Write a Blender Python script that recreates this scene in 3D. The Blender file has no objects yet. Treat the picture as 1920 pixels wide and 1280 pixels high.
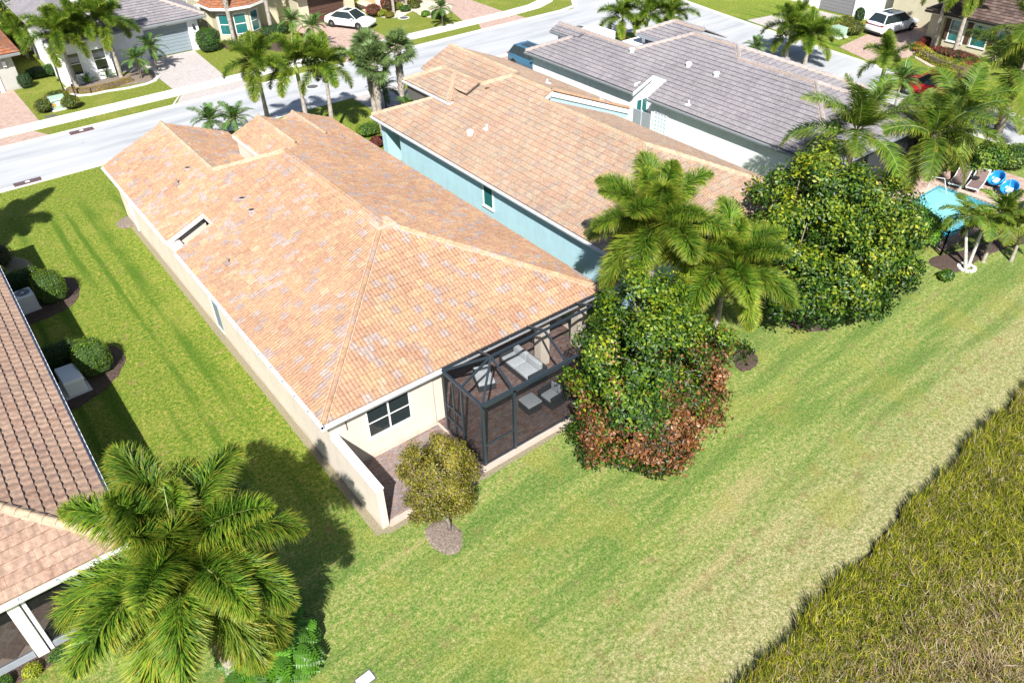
import bpy, bmesh, math, random
import numpy as np
from mathutils import Vector, Matrix
R = math.radians
rnd = random.Random(7)
C = bpy.context.scene.collection
S = bpy.context.scene

# ------------------------------------------------------------ camera
CAMZ = 20.4
FX = 1472.387
AX = ((0.7900800, -0.6126586, -0.0205684), (-0.3866998, -0.4720890, -0.7922091), (0.4756436, 0.6338624, -0.6099030))
cam = bpy.data.objects.new('camera', bpy.data.cameras.new('camera'))
cam.data.sensor_width = 36; cam.data.lens = FX / 1920 * 36; cam.data.clip_end = 3000
r_, d_, f_ = [Vector(v) for v in AX]
m = Matrix((r_, -d_, -f_)).transposed().to_4x4(); m.translation = (0, 0, CAMZ)
cam.matrix_world = m
C.objects.link(cam); S.camera = cam

# ------------------------------------------------------------ light
SUN_EL, SUN_ROT = 44.2, 217.1
w = bpy.data.worlds.new('World'); S.world = w; w.use_nodes = True
nt = w.node_tree; bg = nt.nodes['Background']; sky = nt.nodes.new('ShaderNodeTexSky')
sky.sky_type = 'NISHITA'; sky.sun_disc = False
sky.sun_elevation = R(SUN_EL); sky.sun_rotation = R(SUN_ROT)
nt.links.new(sky.outputs[0], bg.inputs[0]); bg.inputs[1].default_value = 0.065
sl = bpy.data.lights.new('sun', 'SUN'); sl.energy = 5.0; sl.angle = R(0.53); sl.color = (1, .965, .91)
so = bpy.data.objects.new('sun', sl); C.objects.link(so)
tol = Vector((-.6034 * math.cos(R(SUN_EL)), -.7974 * math.cos(R(SUN_EL)), math.sin(R(SUN_EL))))
so.rotation_euler = tol.to_track_quat('Z', 'Y').to_euler()
S.view_settings.view_transform = 'Standard'; S.view_settings.look = 'None'
S.view_settings.exposure = 0.92; S.view_settings.gamma = 1
S.view_settings.use_curve_mapping = False
S.cycles.transparent_max_bounces = 24

# ------------------------------------------------------------ helpers
def at(px, py, z=0.0):
    """place on the level z that a measurement in the survey photograph refers to"""
    d = (px - 960) / FX * r_ + (py - 640) / FX * d_ + f_
    t = (z - CAMZ) / d.z
    return Vector((d.x * t, d.y * t, z))

def thing(name, label, cat, loc=(0, 0, 0), rz=0, group=None, scale=None):
    o = bpy.data.objects.new(name, None); C.objects.link(o)
    o.empty_display_size = .3
    o.location = loc; o.rotation_euler = (0, 0, rz)
    if scale: o.scale = (scale,) * 3
    o['label'] = label; o['category'] = cat
    if group: o['group'] = group
    return o

def tag(o, label, cat, group=None):
    o['label'] = label; o['category'] = cat
    if group: o['group'] = group
    return o

def link(name, me, parent=None, loc=None, rot=None, mat=None):
    o = bpy.data.objects.new(name, me); C.objects.link(o)
    if parent: o.parent = parent
    if mat is not None: o.matrix_local = mat
    if loc is not None: o.location = loc
    if rot is not None: o.rotation_euler = rot
    return o

def struct(o): o['kind'] = 'structure'; return o
def stuff(o): o['kind'] = 'stuff'; return o

class MB:
    """collects shapes into one bmesh"""
    def __init__(s): s.bm = bmesh.new()
    def box(s, x0, x1, y0, y1, z0, z1, bev=0, rot=0, piv=None, M=None):
        n = len(s.bm.verts)
        r = bmesh.ops.create_cube(s.bm, size=1)
        vs = r['verts']
        for v in vs: v.co = Vector((x0 + (v.co.x + .5) * (x1 - x0), y0 + (v.co.y + .5) * (y1 - y0), z0 + (v.co.z + .5) * (z1 - z0)))
        if bev:
            es = {e for v in vs for e in v.link_edges}
            r2 = bmesh.ops.bevel(s.bm, geom=list(es), offset=bev, segments=2, affect='EDGES', profile=.6)
            vs = list({v for f in r2['faces'] for v in f.verts} | {v for v in vs if v.is_valid})
        if rot:
            c = Vector(piv or ((x0 + x1) / 2, (y0 + y1) / 2, (z0 + z1) / 2)); q = Matrix.Rotation(rot, 3, 'Z')
            for v in vs: v.co = q @ (v.co - c) + c
        if M is not None:
            for v in vs: v.co = M @ v.co
        return s
    def tube(s, pts, rad, seg=8, caps=True):
        pts = [Vector(p) for p in pts]; n = len(pts)
        if not hasattr(rad, '__len__'): rad = [rad] * n
        rings = []
        for i, p in enumerate(pts):
            t = (pts[min(i + 1, n - 1)] - pts[max(i - 1, 0)]).normalized()
            a = t.orthogonal().normalized() if i == 0 else (a - t * a.dot(t)).normalized()
            b = t.cross(a)
            rings.append([s.bm.verts.new(p + (a * math.cos(k * 2 * math.pi / seg) + b * math.sin(k * 2 * math.pi / seg)) * rad[i]) for k in range(seg)])
        for i in range(n - 1):
            for k in range(seg):
                s.bm.faces.new((rings[i][k], rings[i][(k + 1) % seg], rings[i + 1][(k + 1) % seg], rings[i + 1][k]))
        if caps:
            s.bm.faces.new(rings[0][::-1]); s.bm.faces.new(rings[-1])
        return s
    def poly(s, pts):
        s.bm.faces.new([s.bm.verts.new(p) for p in pts]); return s
    def prism(s, pts, z0, z1):
        """upright prism over an outline"""
        a = [s.bm.verts.new((p[0], p[1], z0)) for p in pts]; b = [s.bm.verts.new((p[0], p[1], z1)) for p in pts]
        s.bm.faces.new(a[::-1]); s.bm.faces.new(b)
        for i in range(len(pts)): s.bm.faces.new((a[i], a[(i + 1) % len(pts)], b[(i + 1) % len(pts)], b[i]))
        return s
    def lathe(s, prof, seg=16, c=(0, 0, 0)):
        c = Vector(c); rings = []
        for rr, z in prof:
            rings.append([s.bm.verts.new(c + Vector((rr * math.cos(k * 2 * math.pi / seg), rr * math.sin(k * 2 * math.pi / seg), z))) for k in range(seg)])
        for i in range(len(prof) - 1):
            for k in range(seg): s.bm.faces.new((rings[i][k], rings[i][(k + 1) % seg], rings[i + 1][(k + 1) % seg], rings[i + 1][k]))
        s.bm.faces.new(rings[0][::-1]); s.bm.faces.new(rings[-1])
        return s
    def mesh(s, name, mat=None, smooth=False):
        me = bpy.data.meshes.new(name)
        bmesh.ops.recalc_face_normals(s.bm, faces=s.bm.faces)
        s.bm.to_mesh(me); s.bm.free()
        if mat: me.materials.append(mat)
        me.polygons.foreach_set('use_smooth', [bool(smooth)] * len(me.polygons))
        return me
    def ob(s, name, mat, parent=None, smooth=False, **k):
        return link(name, s.mesh(name, mat, smooth), parent, **k)

def np_mesh(name, V, F, mat, col=None, tone=None, smooth=False):
    """V (n,3), F (m,k) with k=3 or 4"""
    me = bpy.data.meshes.new(name); V = np.asarray(V, dtype=np.float32); F = np.asarray(F, dtype=np.int32)
    k = F.shape[1]
    me.vertices.add(len(V)); me.vertices.foreach_set('co', V.ravel())
    me.loops.add(F.size); me.loops.foreach_set('vertex_index', F.ravel())
    me.polygons.add(len(F)); me.polygons.foreach_set('loop_start', np.arange(0, F.size, k, dtype=np.int32))
    me.update(calc_edges=True)
    me.polygons.foreach_set('use_smooth', np.full(len(F), bool(smooth)))
    if col is not None:
        a = me.attributes.new('col', 'FLOAT_COLOR', 'FACE')
        c4 = np.ones((len(F), 4), dtype=np.float32); c4[:, :3] = col; a.data.foreach_set('color', c4.ravel())
    if tone is not None:
        a = me.attributes.new('tone', 'FLOAT', 'FACE'); a.data.foreach_set('value', np.asarray(tone, dtype=np.float32))
    me.materials.append(mat)
    return me

# ------------------------------------------------------------ materials
def mat(name, base=(.5, .5, .5), rough=.7, metal=0, noise=0, nscale=5, bump=0, bscale=40, spec=.4, alpha=None):
    m = bpy.data.materials.new(name); m.use_nodes = True
    t = m.node_tree; p = t.nodes['Principled BSDF']
    p.inputs['Base Color'].default_value = (*base, 1); p.inputs['Roughness'].default_value = rough
    p.inputs['Metallic'].default_value = metal; p.inputs['Specular IOR Level'].default_value = spec
    if noise or bump:
        g = t.nodes.new('ShaderNodeNewGeometry')
    if noise:
        n = t.nodes.new('ShaderNodeTexNoise'); n.inputs['Scale'].default_value = nscale; n.inputs['Detail'].default_value = 6
        t.links.new(g.outputs['Position'], n.inputs['Vector'])
        r = t.nodes.new('ShaderNodeMapRange'); r.inputs['From Min'].default_value = .3; r.inputs['From Max'].default_value = .7
        r.inputs['To Min'].default_value = 1 - noise; r.inputs['To Max'].default_value = 1 + noise
        t.links.new(n.outputs['Fac'], r.inputs['Value'])
        x = t.nodes.new('ShaderNodeVectorMath'); x.operation = 'SCALE'; x.inputs[0].default_value = base
        t.links.new(r.outputs[0], x.inputs['Scale']); t.links.new(x.outputs[0], p.inputs['Base Color'])
    if bump:
        n = t.nodes.new('ShaderNodeTexNoise'); n.inputs['Scale'].default_value = bscale; n.inputs['Detail'].default_value = 4
        t.links.new(g.outputs['Position'], n.inputs['Vector'])
        b = t.nodes.new('ShaderNodeBump'); b.inputs['Strength'].default_value = bump; b.inputs['Distance'].default_value = .02
        t.links.new(n.outputs['Fac'], b.inputs['Height']); t.links.new(b.outputs[0], p.inputs['Normal'])
    return m

class NT:
    """tiny node writer"""
    def __init__(s, m): s.m = m; s.t = m.node_tree; s.p = s.t.nodes['Principled BSDF']
    def n(s, typ, **kw):
        o = s.t.nodes.new(typ)
        for k, v in kw.items():
            if k.startswith('i_'): o.inputs[k[2:].replace('_', ' ')].default_value = v
            else: setattr(o, k, v)
        return o
    def l(s, a, b): s.t.links.new(a, b)
    def noise(s, vec, scale, detail=5, rough=.55):
        o = s.n('ShaderNodeTexNoise', i_Scale=scale, i_Detail=detail, i_Roughness=rough); s.l(vec, o.inputs['Vector']); return o.outputs['Fac']
    def ramp(s, fac, stops, interp='LINEAR'):
        o = s.n('ShaderNodeValToRGB'); cr = o.color_ramp; cr.interpolation = interp
        while len(cr.elements) < len(stops): cr.elements.new(.5)
        for e, (pos, c) in zip(cr.elements, stops): e.position = pos; e.color = (*c, 1) if len(c) == 3 else c
        s.l(fac, o.inputs[0]); return o.outputs[0]
    def mix(s, fac, a, b, mode='MIX'):
        o = s.n('ShaderNodeMix', data_type='RGBA', blend_type=mode)
        for val, sock in ((fac, o.inputs[0]), (a, o.inputs[6]), (b, o.inputs[7])):
            if isinstance(val, (int, float)): sock.default_value = val
            elif isinstance(val, tuple): sock.default_value = (*val, 1)
            else: s.l(val, sock)
        return o.outputs[2]
    def math(s, op, a, b=None, c=None):
        o = s.n('ShaderNodeMath', operation=op)
        for i, v in enumerate((a, b, c)):
            if v is None: continue
            if isinstance(v, (int, float)): o.inputs[i].default_value = v
            else: s.l(v, o.inputs[i])
        return o.outputs[0]
    def sstep(s, v, a, b, lo=0., hi=1.):
        o = s.n('ShaderNodeMapRange', interpolation_type='SMOOTHSTEP'); s.l(v, o.inputs['Value'])
        o.inputs['From Min'].default_value = a; o.inputs['From Max'].default_value = b
        o.inputs['To Min'].default_value = lo; o.inputs['To Max'].default_value = hi
        return o.outputs[0]
    def bump(s, h, strength, dist=.03):
        b = s.n('ShaderNodeBump', i_Strength=strength, i_Distance=dist); s.l(h, b.inputs['Height']); s.l(b.outputs[0], s.p.inputs['Normal'])

def tile_mat(name, stops, streak=.25, dirt=.22, gain=.67):
    """concrete roof tile: colour picked per tile by its own 'tone' (face attribute on joined tiles, custom property on single ones)"""
    m = mat(name, rough=.75, spec=.25); k = NT(m)
    a = k.n('ShaderNodeAttribute', attribute_type='GEOMETRY', attribute_name='tone')
    b = k.n('ShaderNodeAttribute', attribute_type='OBJECT', attribute_name='tone')
    j = k.n('ShaderNodeAttribute', attribute_type='GEOMETRY', attribute_name='jit')
    t = k.math('ADD', a.outputs['Fac'], b.outputs['Fac'])
    c = k.ramp(t, stops, 'LINEAR')
    g = k.n('ShaderNodeNewGeometry').outputs['Position']
    n1 = k.noise(g, 9, 4); n2 = k.noise(g, .35, 3); n3 = k.noise(g, 45, 3)
    f = k.math('MULTIPLY', k.sstep(n1, .3, .7, 1 - dirt, 1 + dirt * .6), k.sstep(n2, .35, .65, .93, 1.06))
    f = k.math('MULTIPLY', f, k.sstep(n3, .3, .7, .9, 1.08))
    f = k.math('MULTIPLY', f, k.math('MULTIPLY', gain, k.math('SUBTRACT', 1.0, k.math('MULTIPLY', j.outputs['Fac'], streak))))
    v = k.n('ShaderNodeVectorMath', operation='SCALE'); k.l(c, v.inputs[0]); k.l(f, v.inputs['Scale'])
    k.l(v.outputs[0], k.p.inputs['Base Color'])
    k.bump(n3, .25, .01)
    return m

def leaf_mat(name, rough=.45, trans=.3, spec=.5, gain=1.0):
    m = mat(name, rough=rough, spec=spec); k = NT(m)
    a = k.n('ShaderNodeAttribute', attribute_type='GEOMETRY', attribute_name='col')
    oi = k.n('ShaderNodeObjectInfo')
    g = k.n('ShaderNodeNewGeometry').outputs['Position']
    f = k.math('MULTIPLY', k.sstep(k.noise(g, 1.3, 2), .3, .7, .82, 1.15), k.sstep(oi.outputs['Random'], 0, 1, .85 * gain, 1.15 * gain))
    v = k.n('ShaderNodeVectorMath', operation='SCALE'); k.l(a.outputs['Color'], v.inputs[0]); k.l(f, v.inputs['Scale'])
    k.l(v.outputs[0], k.p.inputs['Base Color'])
    tr = k.n('ShaderNodeBsdfTranslucent'); k.l(v.outputs[0], tr.inputs['Color'])
    mx = k.n('ShaderNodeMixShader'); mx.inputs[0].default_value = trans
    k.l(k.p.outputs[0], mx.inputs[1]); k.l(tr.outputs[0], mx.inputs[2])
    k.l(mx.outputs[0], k.t.nodes['Material Output'].inputs['Surface'])
    return m

def screen_mat(name, op=.45, col=(.012, .014, .018)):
    m = mat(name, col, .6); k = NT(m)
    tr = k.n('ShaderNodeBsdfTransparent'); mx = k.n('ShaderNodeMixShader'); mx.inputs[0].default_value = op
    k.l(tr.outputs[0], mx.inputs[1]); k.l(k.p.outputs[0], mx.inputs[2])
    k.l(mx.outputs[0], k.t.nodes['Material Output'].inputs['Surface'])
    return m

M = {}
M['stucco_cream'] = mat('stucco_cream', (.63, .56, .48), .9, noise=.05, nscale=1.2, bump=.3, bscale=60)
M['stucco_aqua'] = mat('stucco_aqua', (.37, .57, .64), .9, noise=.05, nscale=1.2, bump=.3, bscale=60)
M['stucco_white'] = mat('stucco_white', (.78, .79, .80), .9, noise=.04, nscale=1.2, bump=.3, bscale=60)
M['stucco_beige'] = mat('stucco_beige', (.50, .46, .33), .9, noise=.06, nscale=1.2, bump=.3, bscale=60)
M['stucco_grey'] = mat('stucco_grey', (.40, .40, .37), .9, noise=.06, nscale=1.2, bump=.3, bscale=60)
M['white_paint'] = mat('white_paint', (.78, .77, .74), .45, noise=.03, nscale=3)
M['white_metal'] = mat('white_metal', (.72, .75, .80), .35, noise=.04, nscale=4)
M['mortar'] = mat('mortar', (.50, .36, .27), .9, noise=.12, nscale=4, bump=.4)
M['bronze'] = mat('bronze', (.035, .05, .065), .38, metal=.3, spec=.5)
M['black_metal'] = mat('black_metal', (.02, .02, .022), .4)
M['grey_metal'] = mat('grey_metal', (.28, .31, .34), .5, noise=.08)
M['glass'] = mat('glass', (.02, .03, .032), .06, spec=1.0)
M['glass_teal'] = mat('glass_teal', (.02, .14, .14), .08, spec=1.0)
for nm in ('stucco_cream', 'stucco_aqua', 'stucco_white', 'stucco_beige', 'stucco_grey'):
    k = NT(M[nm]); src = k.p.inputs['Base Color'].links[0].from_socket; gpos = k.n('ShaderNodeNewGeometry').outputs['Position']
    mp = k.n('ShaderNodeMapping'); k.l(gpos, mp.inputs[0]); mp.inputs['Scale'].default_value = (2.2, 2.2, .35)
    sz = k.n('ShaderNodeSeparateXYZ'); k.l(gpos, sz.inputs[0])
    splash = k.math('MULTIPLY', k.sstep(k.math('ADD', sz.outputs[2], k.math('MULTIPLY', k.noise(gpos, 3, 3), .5)), .2, .6, 1., 0.), .35)
    k.l(k.mix(splash, k.mix(k.sstep(k.noise(mp.outputs[0], 1.6, 5, .65), .50, .78, 0, .28), src, (.30, .28, .25)), (.26, .21, .17)), k.p.inputs['Base Color'])
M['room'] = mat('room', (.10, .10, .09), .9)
M['curtain'] = mat('curtain', (.25, .42, .40), .9)
M['screen'] = screen_mat('screen', .5)
M['screen_top'] = screen_mat('screen_top', .22)
M['concrete'] = mat('concrete', (.60, .59, .56), .9, noise=.07, nscale=2.5, bump=.2)
M['gutter_concrete'] = mat('gutter_concrete', (.56, .55, .52), .9, noise=.10, nscale=1.5, bump=.2)
M['slab'] = mat('slab', (.48, .38, .32), .9, noise=.12, nscale=3)
M['mulch'] = mat('mulch', (.075, .05, .04), .95, noise=.6, nscale=18, bump=1, bscale=40)
M['pale_mulch'] = mat('pale_mulch', (.20, .16, .13), .95, noise=.5, nscale=14, bump=1, bscale=40)
M['chip'] = mat('chip', (.23, .20, .13), .95, noise=.4, nscale=25)
M['bark'] = mat('bark', (.20, .17, .14), .9, noise=.35, nscale=9, bump=.6, bscale=30)
M['palm_bark'] = mat('palm_bark', (.33, .29, .25), .85, noise=.3, nscale=6, bump=.5, bscale=20)
M['dark_bark'] = mat('dark_bark', (.13, .10, .07), .9, noise=.4, nscale=8, bump=.6, bscale=25)
M['crownshaft'] = mat('crownshaft', (.22, .30, .07), .45, noise=.15, nscale=4)
M['leaf'] = leaf_mat('leaf'); M['frond'] = leaf_mat('frond', .5, .25, .3)
M['blade'] = leaf_mat('blade', .6, .3, .2)
M['wicker'] = mat('wicker', (.035, .04, .045), .5, noise=.4, nscale=40, bump=.8, bscale=60)
M['cushion'] = mat('cushion', (.40, .43, .46), .9, noise=.10, nscale=10)
M['brown_door'] = mat('brown_door', (.085, .045, .032), .55, noise=.1, nscale=6)
M['grey_door'] = mat('grey_door', (.22, .27, .30), .5, noise=.04)
M['slate_door'] = mat('slate_door', (.20, .20, .21), .5, noise=.04)
M['utility_green'] = mat('utility_green', (.30, .42, .34), .6, noise=.06)
M['sticker_orange'] = mat('sticker_orange', (.75, .30, .03), .5)
M['sticker_white'] = mat('sticker_white', (.8, .8, .8), .5)
M['rust_iron'] = mat('rust_iron', (.12, .035, .03), .6, noise=.2)
M['iron'] = mat('iron', (.10, .10, .11), .6)
M['tyre'] = mat('tyre', (.015, .015, .015), .8)
M['rim'] = mat('rim', (.35, .35, .37), .3, metal=.8)
M['car_white'] = mat('car_white', (.78, .80, .82), .2, spec=.6)
M['car_blue'] = mat('car_blue', (.06, .17, .28), .2, metal=.3, spec=.6)
M['car_red'] = mat('car_red', (.45, .012, .02), .2, spec=.6)
M['car_trim'] = mat('car_trim', (.02, .02, .022), .5)
M['tail_red'] = mat('tail_red', (.30, .01, .02), .2, spec=.8)
M['white_plastic'] = mat('white_plastic', (.74, .76, .78), .4)
M['lounge_fabric'] = mat('lounge_fabric', (.17, .12, .11), .8, noise=.1, nscale=30)
M['float_blue'] = mat('float_blue', (.01, .22, .55), .3, spec=.6)
M['pale_blue'] = mat('pale_blue', (.45, .68, .80), .7)
M['rock'] = mat('rock', (.55, .48, .38), .9, noise=.3, nscale=5, bump=.6)

M['tile_main'] = tile_mat('tile_main', [(0, (.50, .38, .335)), (.07, (.56, .435, .375)), (.13, (.47, .36, .325)), (.18, (.57, .34, .225)), (.5, (.62, .375, .235)), (.75, (.65, .42, .25)), (.9, (.57, .315, .205)), (1, (.62, .46, .31))])
M['tile_aqua_house'] = tile_mat('tile_aqua_house', [(0, (.45, .35, .28)), (.3, (.56, .43, .31)), (.5, (.55, .36, .245)), (.7, (.50, .335, .25)), (.85, (.57, .38, .26)), (1, (.44, .335, .285))])
M['tile_grey'] = tile_mat('tile_grey', [(0, (.345, .32, .345)), (.4, (.38, .355, .375)), (.7, (.405, .38, .395)), (1, (.36, .335, .36))])
M['tile_left'] = tile_mat('tile_left', [(0, (.46, .31, .24)), (.3, (.52, .35, .26)), (.6, (.55, .38, .28)), (1, (.47, .30, .22))])
M['tile_red'] = tile_mat('tile_red', [(0, (.45, .16, .08)), (.5, (.55, .24, .12)), (1, (.40, .20, .14))])
M['tile_brown'] = tile_mat('tile_brown', [(0, (.12, .08, .07)), (.5, (.20, .14, .12)), (1, (.28, .2, .17))])
M['cap_main'] = tile_mat('cap_main', [(0, (.54, .40, .34)), (.3, (.58, .37, .25)), (.6, (.62, .42, .25)), (1, (.58, .33, .20))])
M['cap_pale'] = tile_mat('cap_pale', [(0, (.62, .46, .32)), (.5, (.66, .50, .34)), (1, (.62, .42, .28))])
M['cap_grey'] = tile_mat('cap_grey', [(0, (.46, .41, .40)), (.5, (.43, .39, .39)), (1, (.49, .44, .43))])

def lawn_mat():
    m = mat('lawn', rough=.95, spec=.1); k = NT(m)
    g = k.n('ShaderNodeNewGeometry').outputs['Position']
    sp = k.n('ShaderNodeSeparateXYZ'); k.l(g, sp.inputs[0]); X, Y = sp.outputs[0], sp.outputs[1]
    fine = k.noise(g, 21, 4, .8); mid = k.noise(g, 5.5, 5, .65); big = k.noise(g, .55, 5, .6); tuft = k.noise(g, 11, 3, .7)
    # side yards: lush green with yellow patches; rear: dry green going to straw near the marsh
    lush = k.ramp(mid, [(.28, (.055, .12, .014)), (.42, (.115, .185, .022)), (.55, (.19, .23, .034)), (.70, (.32, .30, .075))])
    dry = k.ramp(mid, [(.26, (.08, .175, .03)), (.40, (.15, .235, .045)), (.55, (.245, .285, .08)), (.72, (.38, .35, .145))])
    straw = k.ramp(mid, [(.26, (.16, .18, .06)), (.42, (.31, .29, .13)), (.58, (.43, .37, .21)), (.75, (.52, .44, .30))])
    wob = k.math('MULTIPLY', k.math('SUBTRACT', big, .5), 7.)
    yy = k.math('ADD', Y, wob)
    c = k.mix(k.sstep(yy, 14.5, 20.5, 1., 0.), lush, dry)
    far = k.ramp(mid, [(.3, (.09, .15, .015)), (.5, (.16, .20, .03)), (.7, (.27, .25, .07))])
    c = k.mix(k.sstep(yy, 53, 58), c, far)
    # drifts of straw and of greener grass running with the marsh edge, bending gently
    bend = k.math('ADD', Y, k.math('MULTIPLY', X, -.05))
    bend = k.math('ADD', bend, k.math('MULTIPLY', k.math('SUBTRACT', k.noise(g, .08, 2), .5), 1.6))
    cb = k.n('ShaderNodeCombineXYZ'); k.l(k.math('MULTIPLY', X, .10), cb.inputs[0]); k.l(k.math('MULTIPLY', bend, .85), cb.inputs[1])
    dr = k.noise(cb.outputs[0], 1.0, 5, .62)
    c = k.mix(k.math('MULTIPLY', k.sstep(k.math('ADD', bend, k.math('MULTIPLY', k.math('SUBTRACT', dr, .5), 8.)), 5.2, 10.2, 1., 0.), k.sstep(Y, 0, 15, 1, .15)), c, straw)
    brn = k.math('MULTIPLY', k.sstep(k.noise(g, 1.6, 4, .65), .52, .68), k.math('MULTIPLY', k.sstep(bend, 5.2, 6.0), k.sstep(bend, 9.5, 7.2)))
    c = k.mix(k.math('MULTIPLY', brn, .6), c, (.23, .16, .075))
    gr = k.math('MULTIPLY', k.sstep(dr, .45, .62), k.math('MULTIPLY', k.sstep(Y, 7, 9.5), k.sstep(Y, 19, 15)))
    c = k.mix(k.math('MULTIPLY', gr, .60), c, (.075, .16, .03))
    tan = k.math('MULTIPLY', k.sstep(dr, .42, .33), k.math('MULTIPLY', k.sstep(Y, 6, 7.5), k.sstep(Y, 19, 15)))
    c = k.mix(k.math('MULTIPLY', tan, .55), c, (.37, .31, .14))
    # brown worn patches
    pat = k.noise(g, 1.1, 4, .7)
    c = k.mix(k.sstep(pat, .57, .72, 0, .6), c, (.27, .18, .09))
    c = k.mix(k.math('MULTIPLY', k.sstep(k.noise(g, .45, 3), .52, .68), .45), c, (.27, .27, .06))
    # mower lines: dark wheel tracks along the side yard
    trk = k.math('ADD', X, k.math('MULTIPLY', k.math('SUBTRACT', k.noise(g, .12, 2), .5), .8))
    s1 = k.math('SINE', k.math('ADD', k.math('MULTIPLY', trk, 5.1), k.math('MULTIPLY', k.math('SINE', k.math('MULTIPLY', trk, 1.7)), 1.6)))
    m1 = k.math('MULTIPLY', k.sstep(s1, 0., 1.), k.math('MULTIPLY', k.sstep(Y, 16, 20), k.sstep(Y, 49, 44)))
    mp1 = k.n('ShaderNodeMapping'); k.l(g, mp1.inputs[0]); mp1.inputs['Scale'].default_value = (1., .14, 1)
    m1 = k.math('MULTIPLY', m1, k.sstep(k.noise(mp1.outputs[0], .8, 4, .6), .36, .56))
    m1 = k.math('MULTIPLY', m1, k.sstep(mid, .30, .5, .55, 1.))
    c = k.mix(k.math('MULTIPLY', m1, .75), c, (.05, .125, .010))
    s2 = k.math('SINE', k.math('MULTIPLY', bend, 7.))
    m2 = k.math('MULTIPLY', k.sstep(s2, .2, 1), k.sstep(Y, 15.5, 12)); m2 = k.math('MULTIPLY', m2, k.sstep(k.noise(g, .35, 3), .42, .6))
    c = k.mix(k.math('MULTIPLY', m2, .26), c, (.13, .16, .05))
    f = k.math('MULTIPLY', k.sstep(fine, .30, .70, .56, 1.44), k.sstep(tuft, .3, .7, .8, 1.22))
    v = k.n('ShaderNodeVectorMath', operation='SCALE'); k.l(c, v.inputs[0]); k.l(f, v.inputs['Scale'])
    k.l(v.outputs[0], k.p.inputs['Base Color'])
    k.bump(fine, 1.0, .04)
    return m

def road_mat():
    m = mat('asphalt', rough=.9, spec=.2); k = NT(m)
    g = k.n('ShaderNodeNewGeometry').outputs['Position']
    mp = k.n('ShaderNodeMapping'); k.l(g, mp.inputs[0]); mp.inputs['Scale'].default_value = (.1, .7, 1)
    c = k.ramp(k.noise(mp.outputs[0], 1.2, 6, .6), [(.3, (.29, .31, .335)), (.5, (.40, .41, .425)), (.7, (.46, .465, .47))])
    c = k.mix(k.sstep(k.noise(g, 30, 2), .3, .7, 0, .16), c, (.25, .26, .27))
    c = k.mix(k.sstep(k.noise(g, 1.7, 2, .4), .74, .80, 0, .6), c, (.10, .10, .11))
    k.l(c, k.p.inputs['Base Color']); k.bump(k.noise(g, 60, 2), .3, .01)
    return m

def paver_mat(name, cols, sx=.2, sy=.1, mortar=(.20, .17, .15), rot=0, var=.5):
    m = mat(name, rough=.85, spec=.2); k = NT(m)
    g = k.n('ShaderNodeNewGeometry').outputs['Position']
    mp = k.n('ShaderNodeMapping'); k.l(g, mp.inputs[0]); mp.inputs['Rotation'].default_value = (0, 0, rot)
    b = k.n('ShaderNodeTexBrick', offset=.5); k.l(mp.outputs[0], b.inputs['Vector'])
    b.inputs['Scale'].default_value = 1; b.inputs['Brick Width'].default_value = sx; b.inputs['Row Height'].default_value = sy
    b.inputs['Mortar Size'].default_value = .004; b.inputs['Bias'].default_value = 0
    b.inputs['Color1'].default_value = (0, 0, 0, 1); b.inputs['Color2'].default_value = (1, 1, 1, 1); b.inputs['Mortar'].default_value = (.5, .5, .5, 1)
    n = k.noise(g, 3.2, 4)
    t = k.math('ADD', k.math('MULTIPLY', b.outputs['Color'], .55), k.math('MULTIPLY', n, .55))
    c = k.ramp(t, [(.15 + .7 * i / (len(cols) - 1), q) for i, q in enumerate(cols)])
    c = k.mix(b.outputs['Fac'], c, mortar)
    c = k.mix(k.sstep(k.noise(g, 40, 2), .3, .7, 0, .15), c, mortar)
    k.l(c, k.p.inputs['Base Color']); k.bump(b.outputs['Fac'], -.4, .01)
    return m

M['lawn'] = lawn_mat(); M['asphalt'] = road_mat()
M['paver_red'] = paver_mat('paver_red', [(.20, .10, .08), (.30, .17, .13), (.26, .19, .19), (.36, .24, .18)])
M['paver_pink'] = paver_mat('paver_pink', [(.34, .22, .18), (.44, .31, .26), (.50, .37, .31)])
M['paver_pale'] = paver_mat('paver_pale', [(.38, .34, .33), (.46, .42, .41), (.50, .46, .44)])
M['paver_brown'] = paver_mat('paver_brown', [(.24, .17, .13), (.33, .24, .19), (.40, .30, .24)], .3, .2)

# ------------------------------------------------------------ ground and streets
def sheet(name, pts, z, material, thick=0):
    b = MB()
    if thick: b.prism([(p[0], p[1]) for p in pts], z - thick, z)
    else: b.poly([(p[0], p[1], z) for p in pts])
    o = b.ob(name, material); struct(o); return o

def ribbon(name, pts, width, z, material, thick=0):
    """a strip of even width along a centre line"""
    pts = [Vector((p[0], p[1], 0)) for p in pts]; L = []; Rr = []
    for i, p in enumerate(pts):
        t = (pts[min(i + 1, len(pts) - 1)] - pts[max(i - 1, 0)]).normalized(); nn = Vector((-t.y, t.x, 0)) * width / 2
        L.append(p + nn); Rr.append(p - nn)
    b = MB()
    for i in range(len(pts) - 1):
        q = [L[i], L[i + 1], Rr[i + 1], Rr[i]]
        if thick:
            a = [b.bm.verts.new((v.x, v.y, z - thick)) for v in q]; c = [b.bm.verts.new((v.x, v.y, z)) for v in q]
            b.bm.faces.new(a[::-1]); b.bm.faces.new(c)
            for j in range(4): b.bm.faces.new((a[j], a[(j + 1) % 4], c[(j + 1) % 4], c[j]))
        else: b.poly([(v.x, v.y, z) for v in q])
    return struct(b.ob(name, material))

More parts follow.
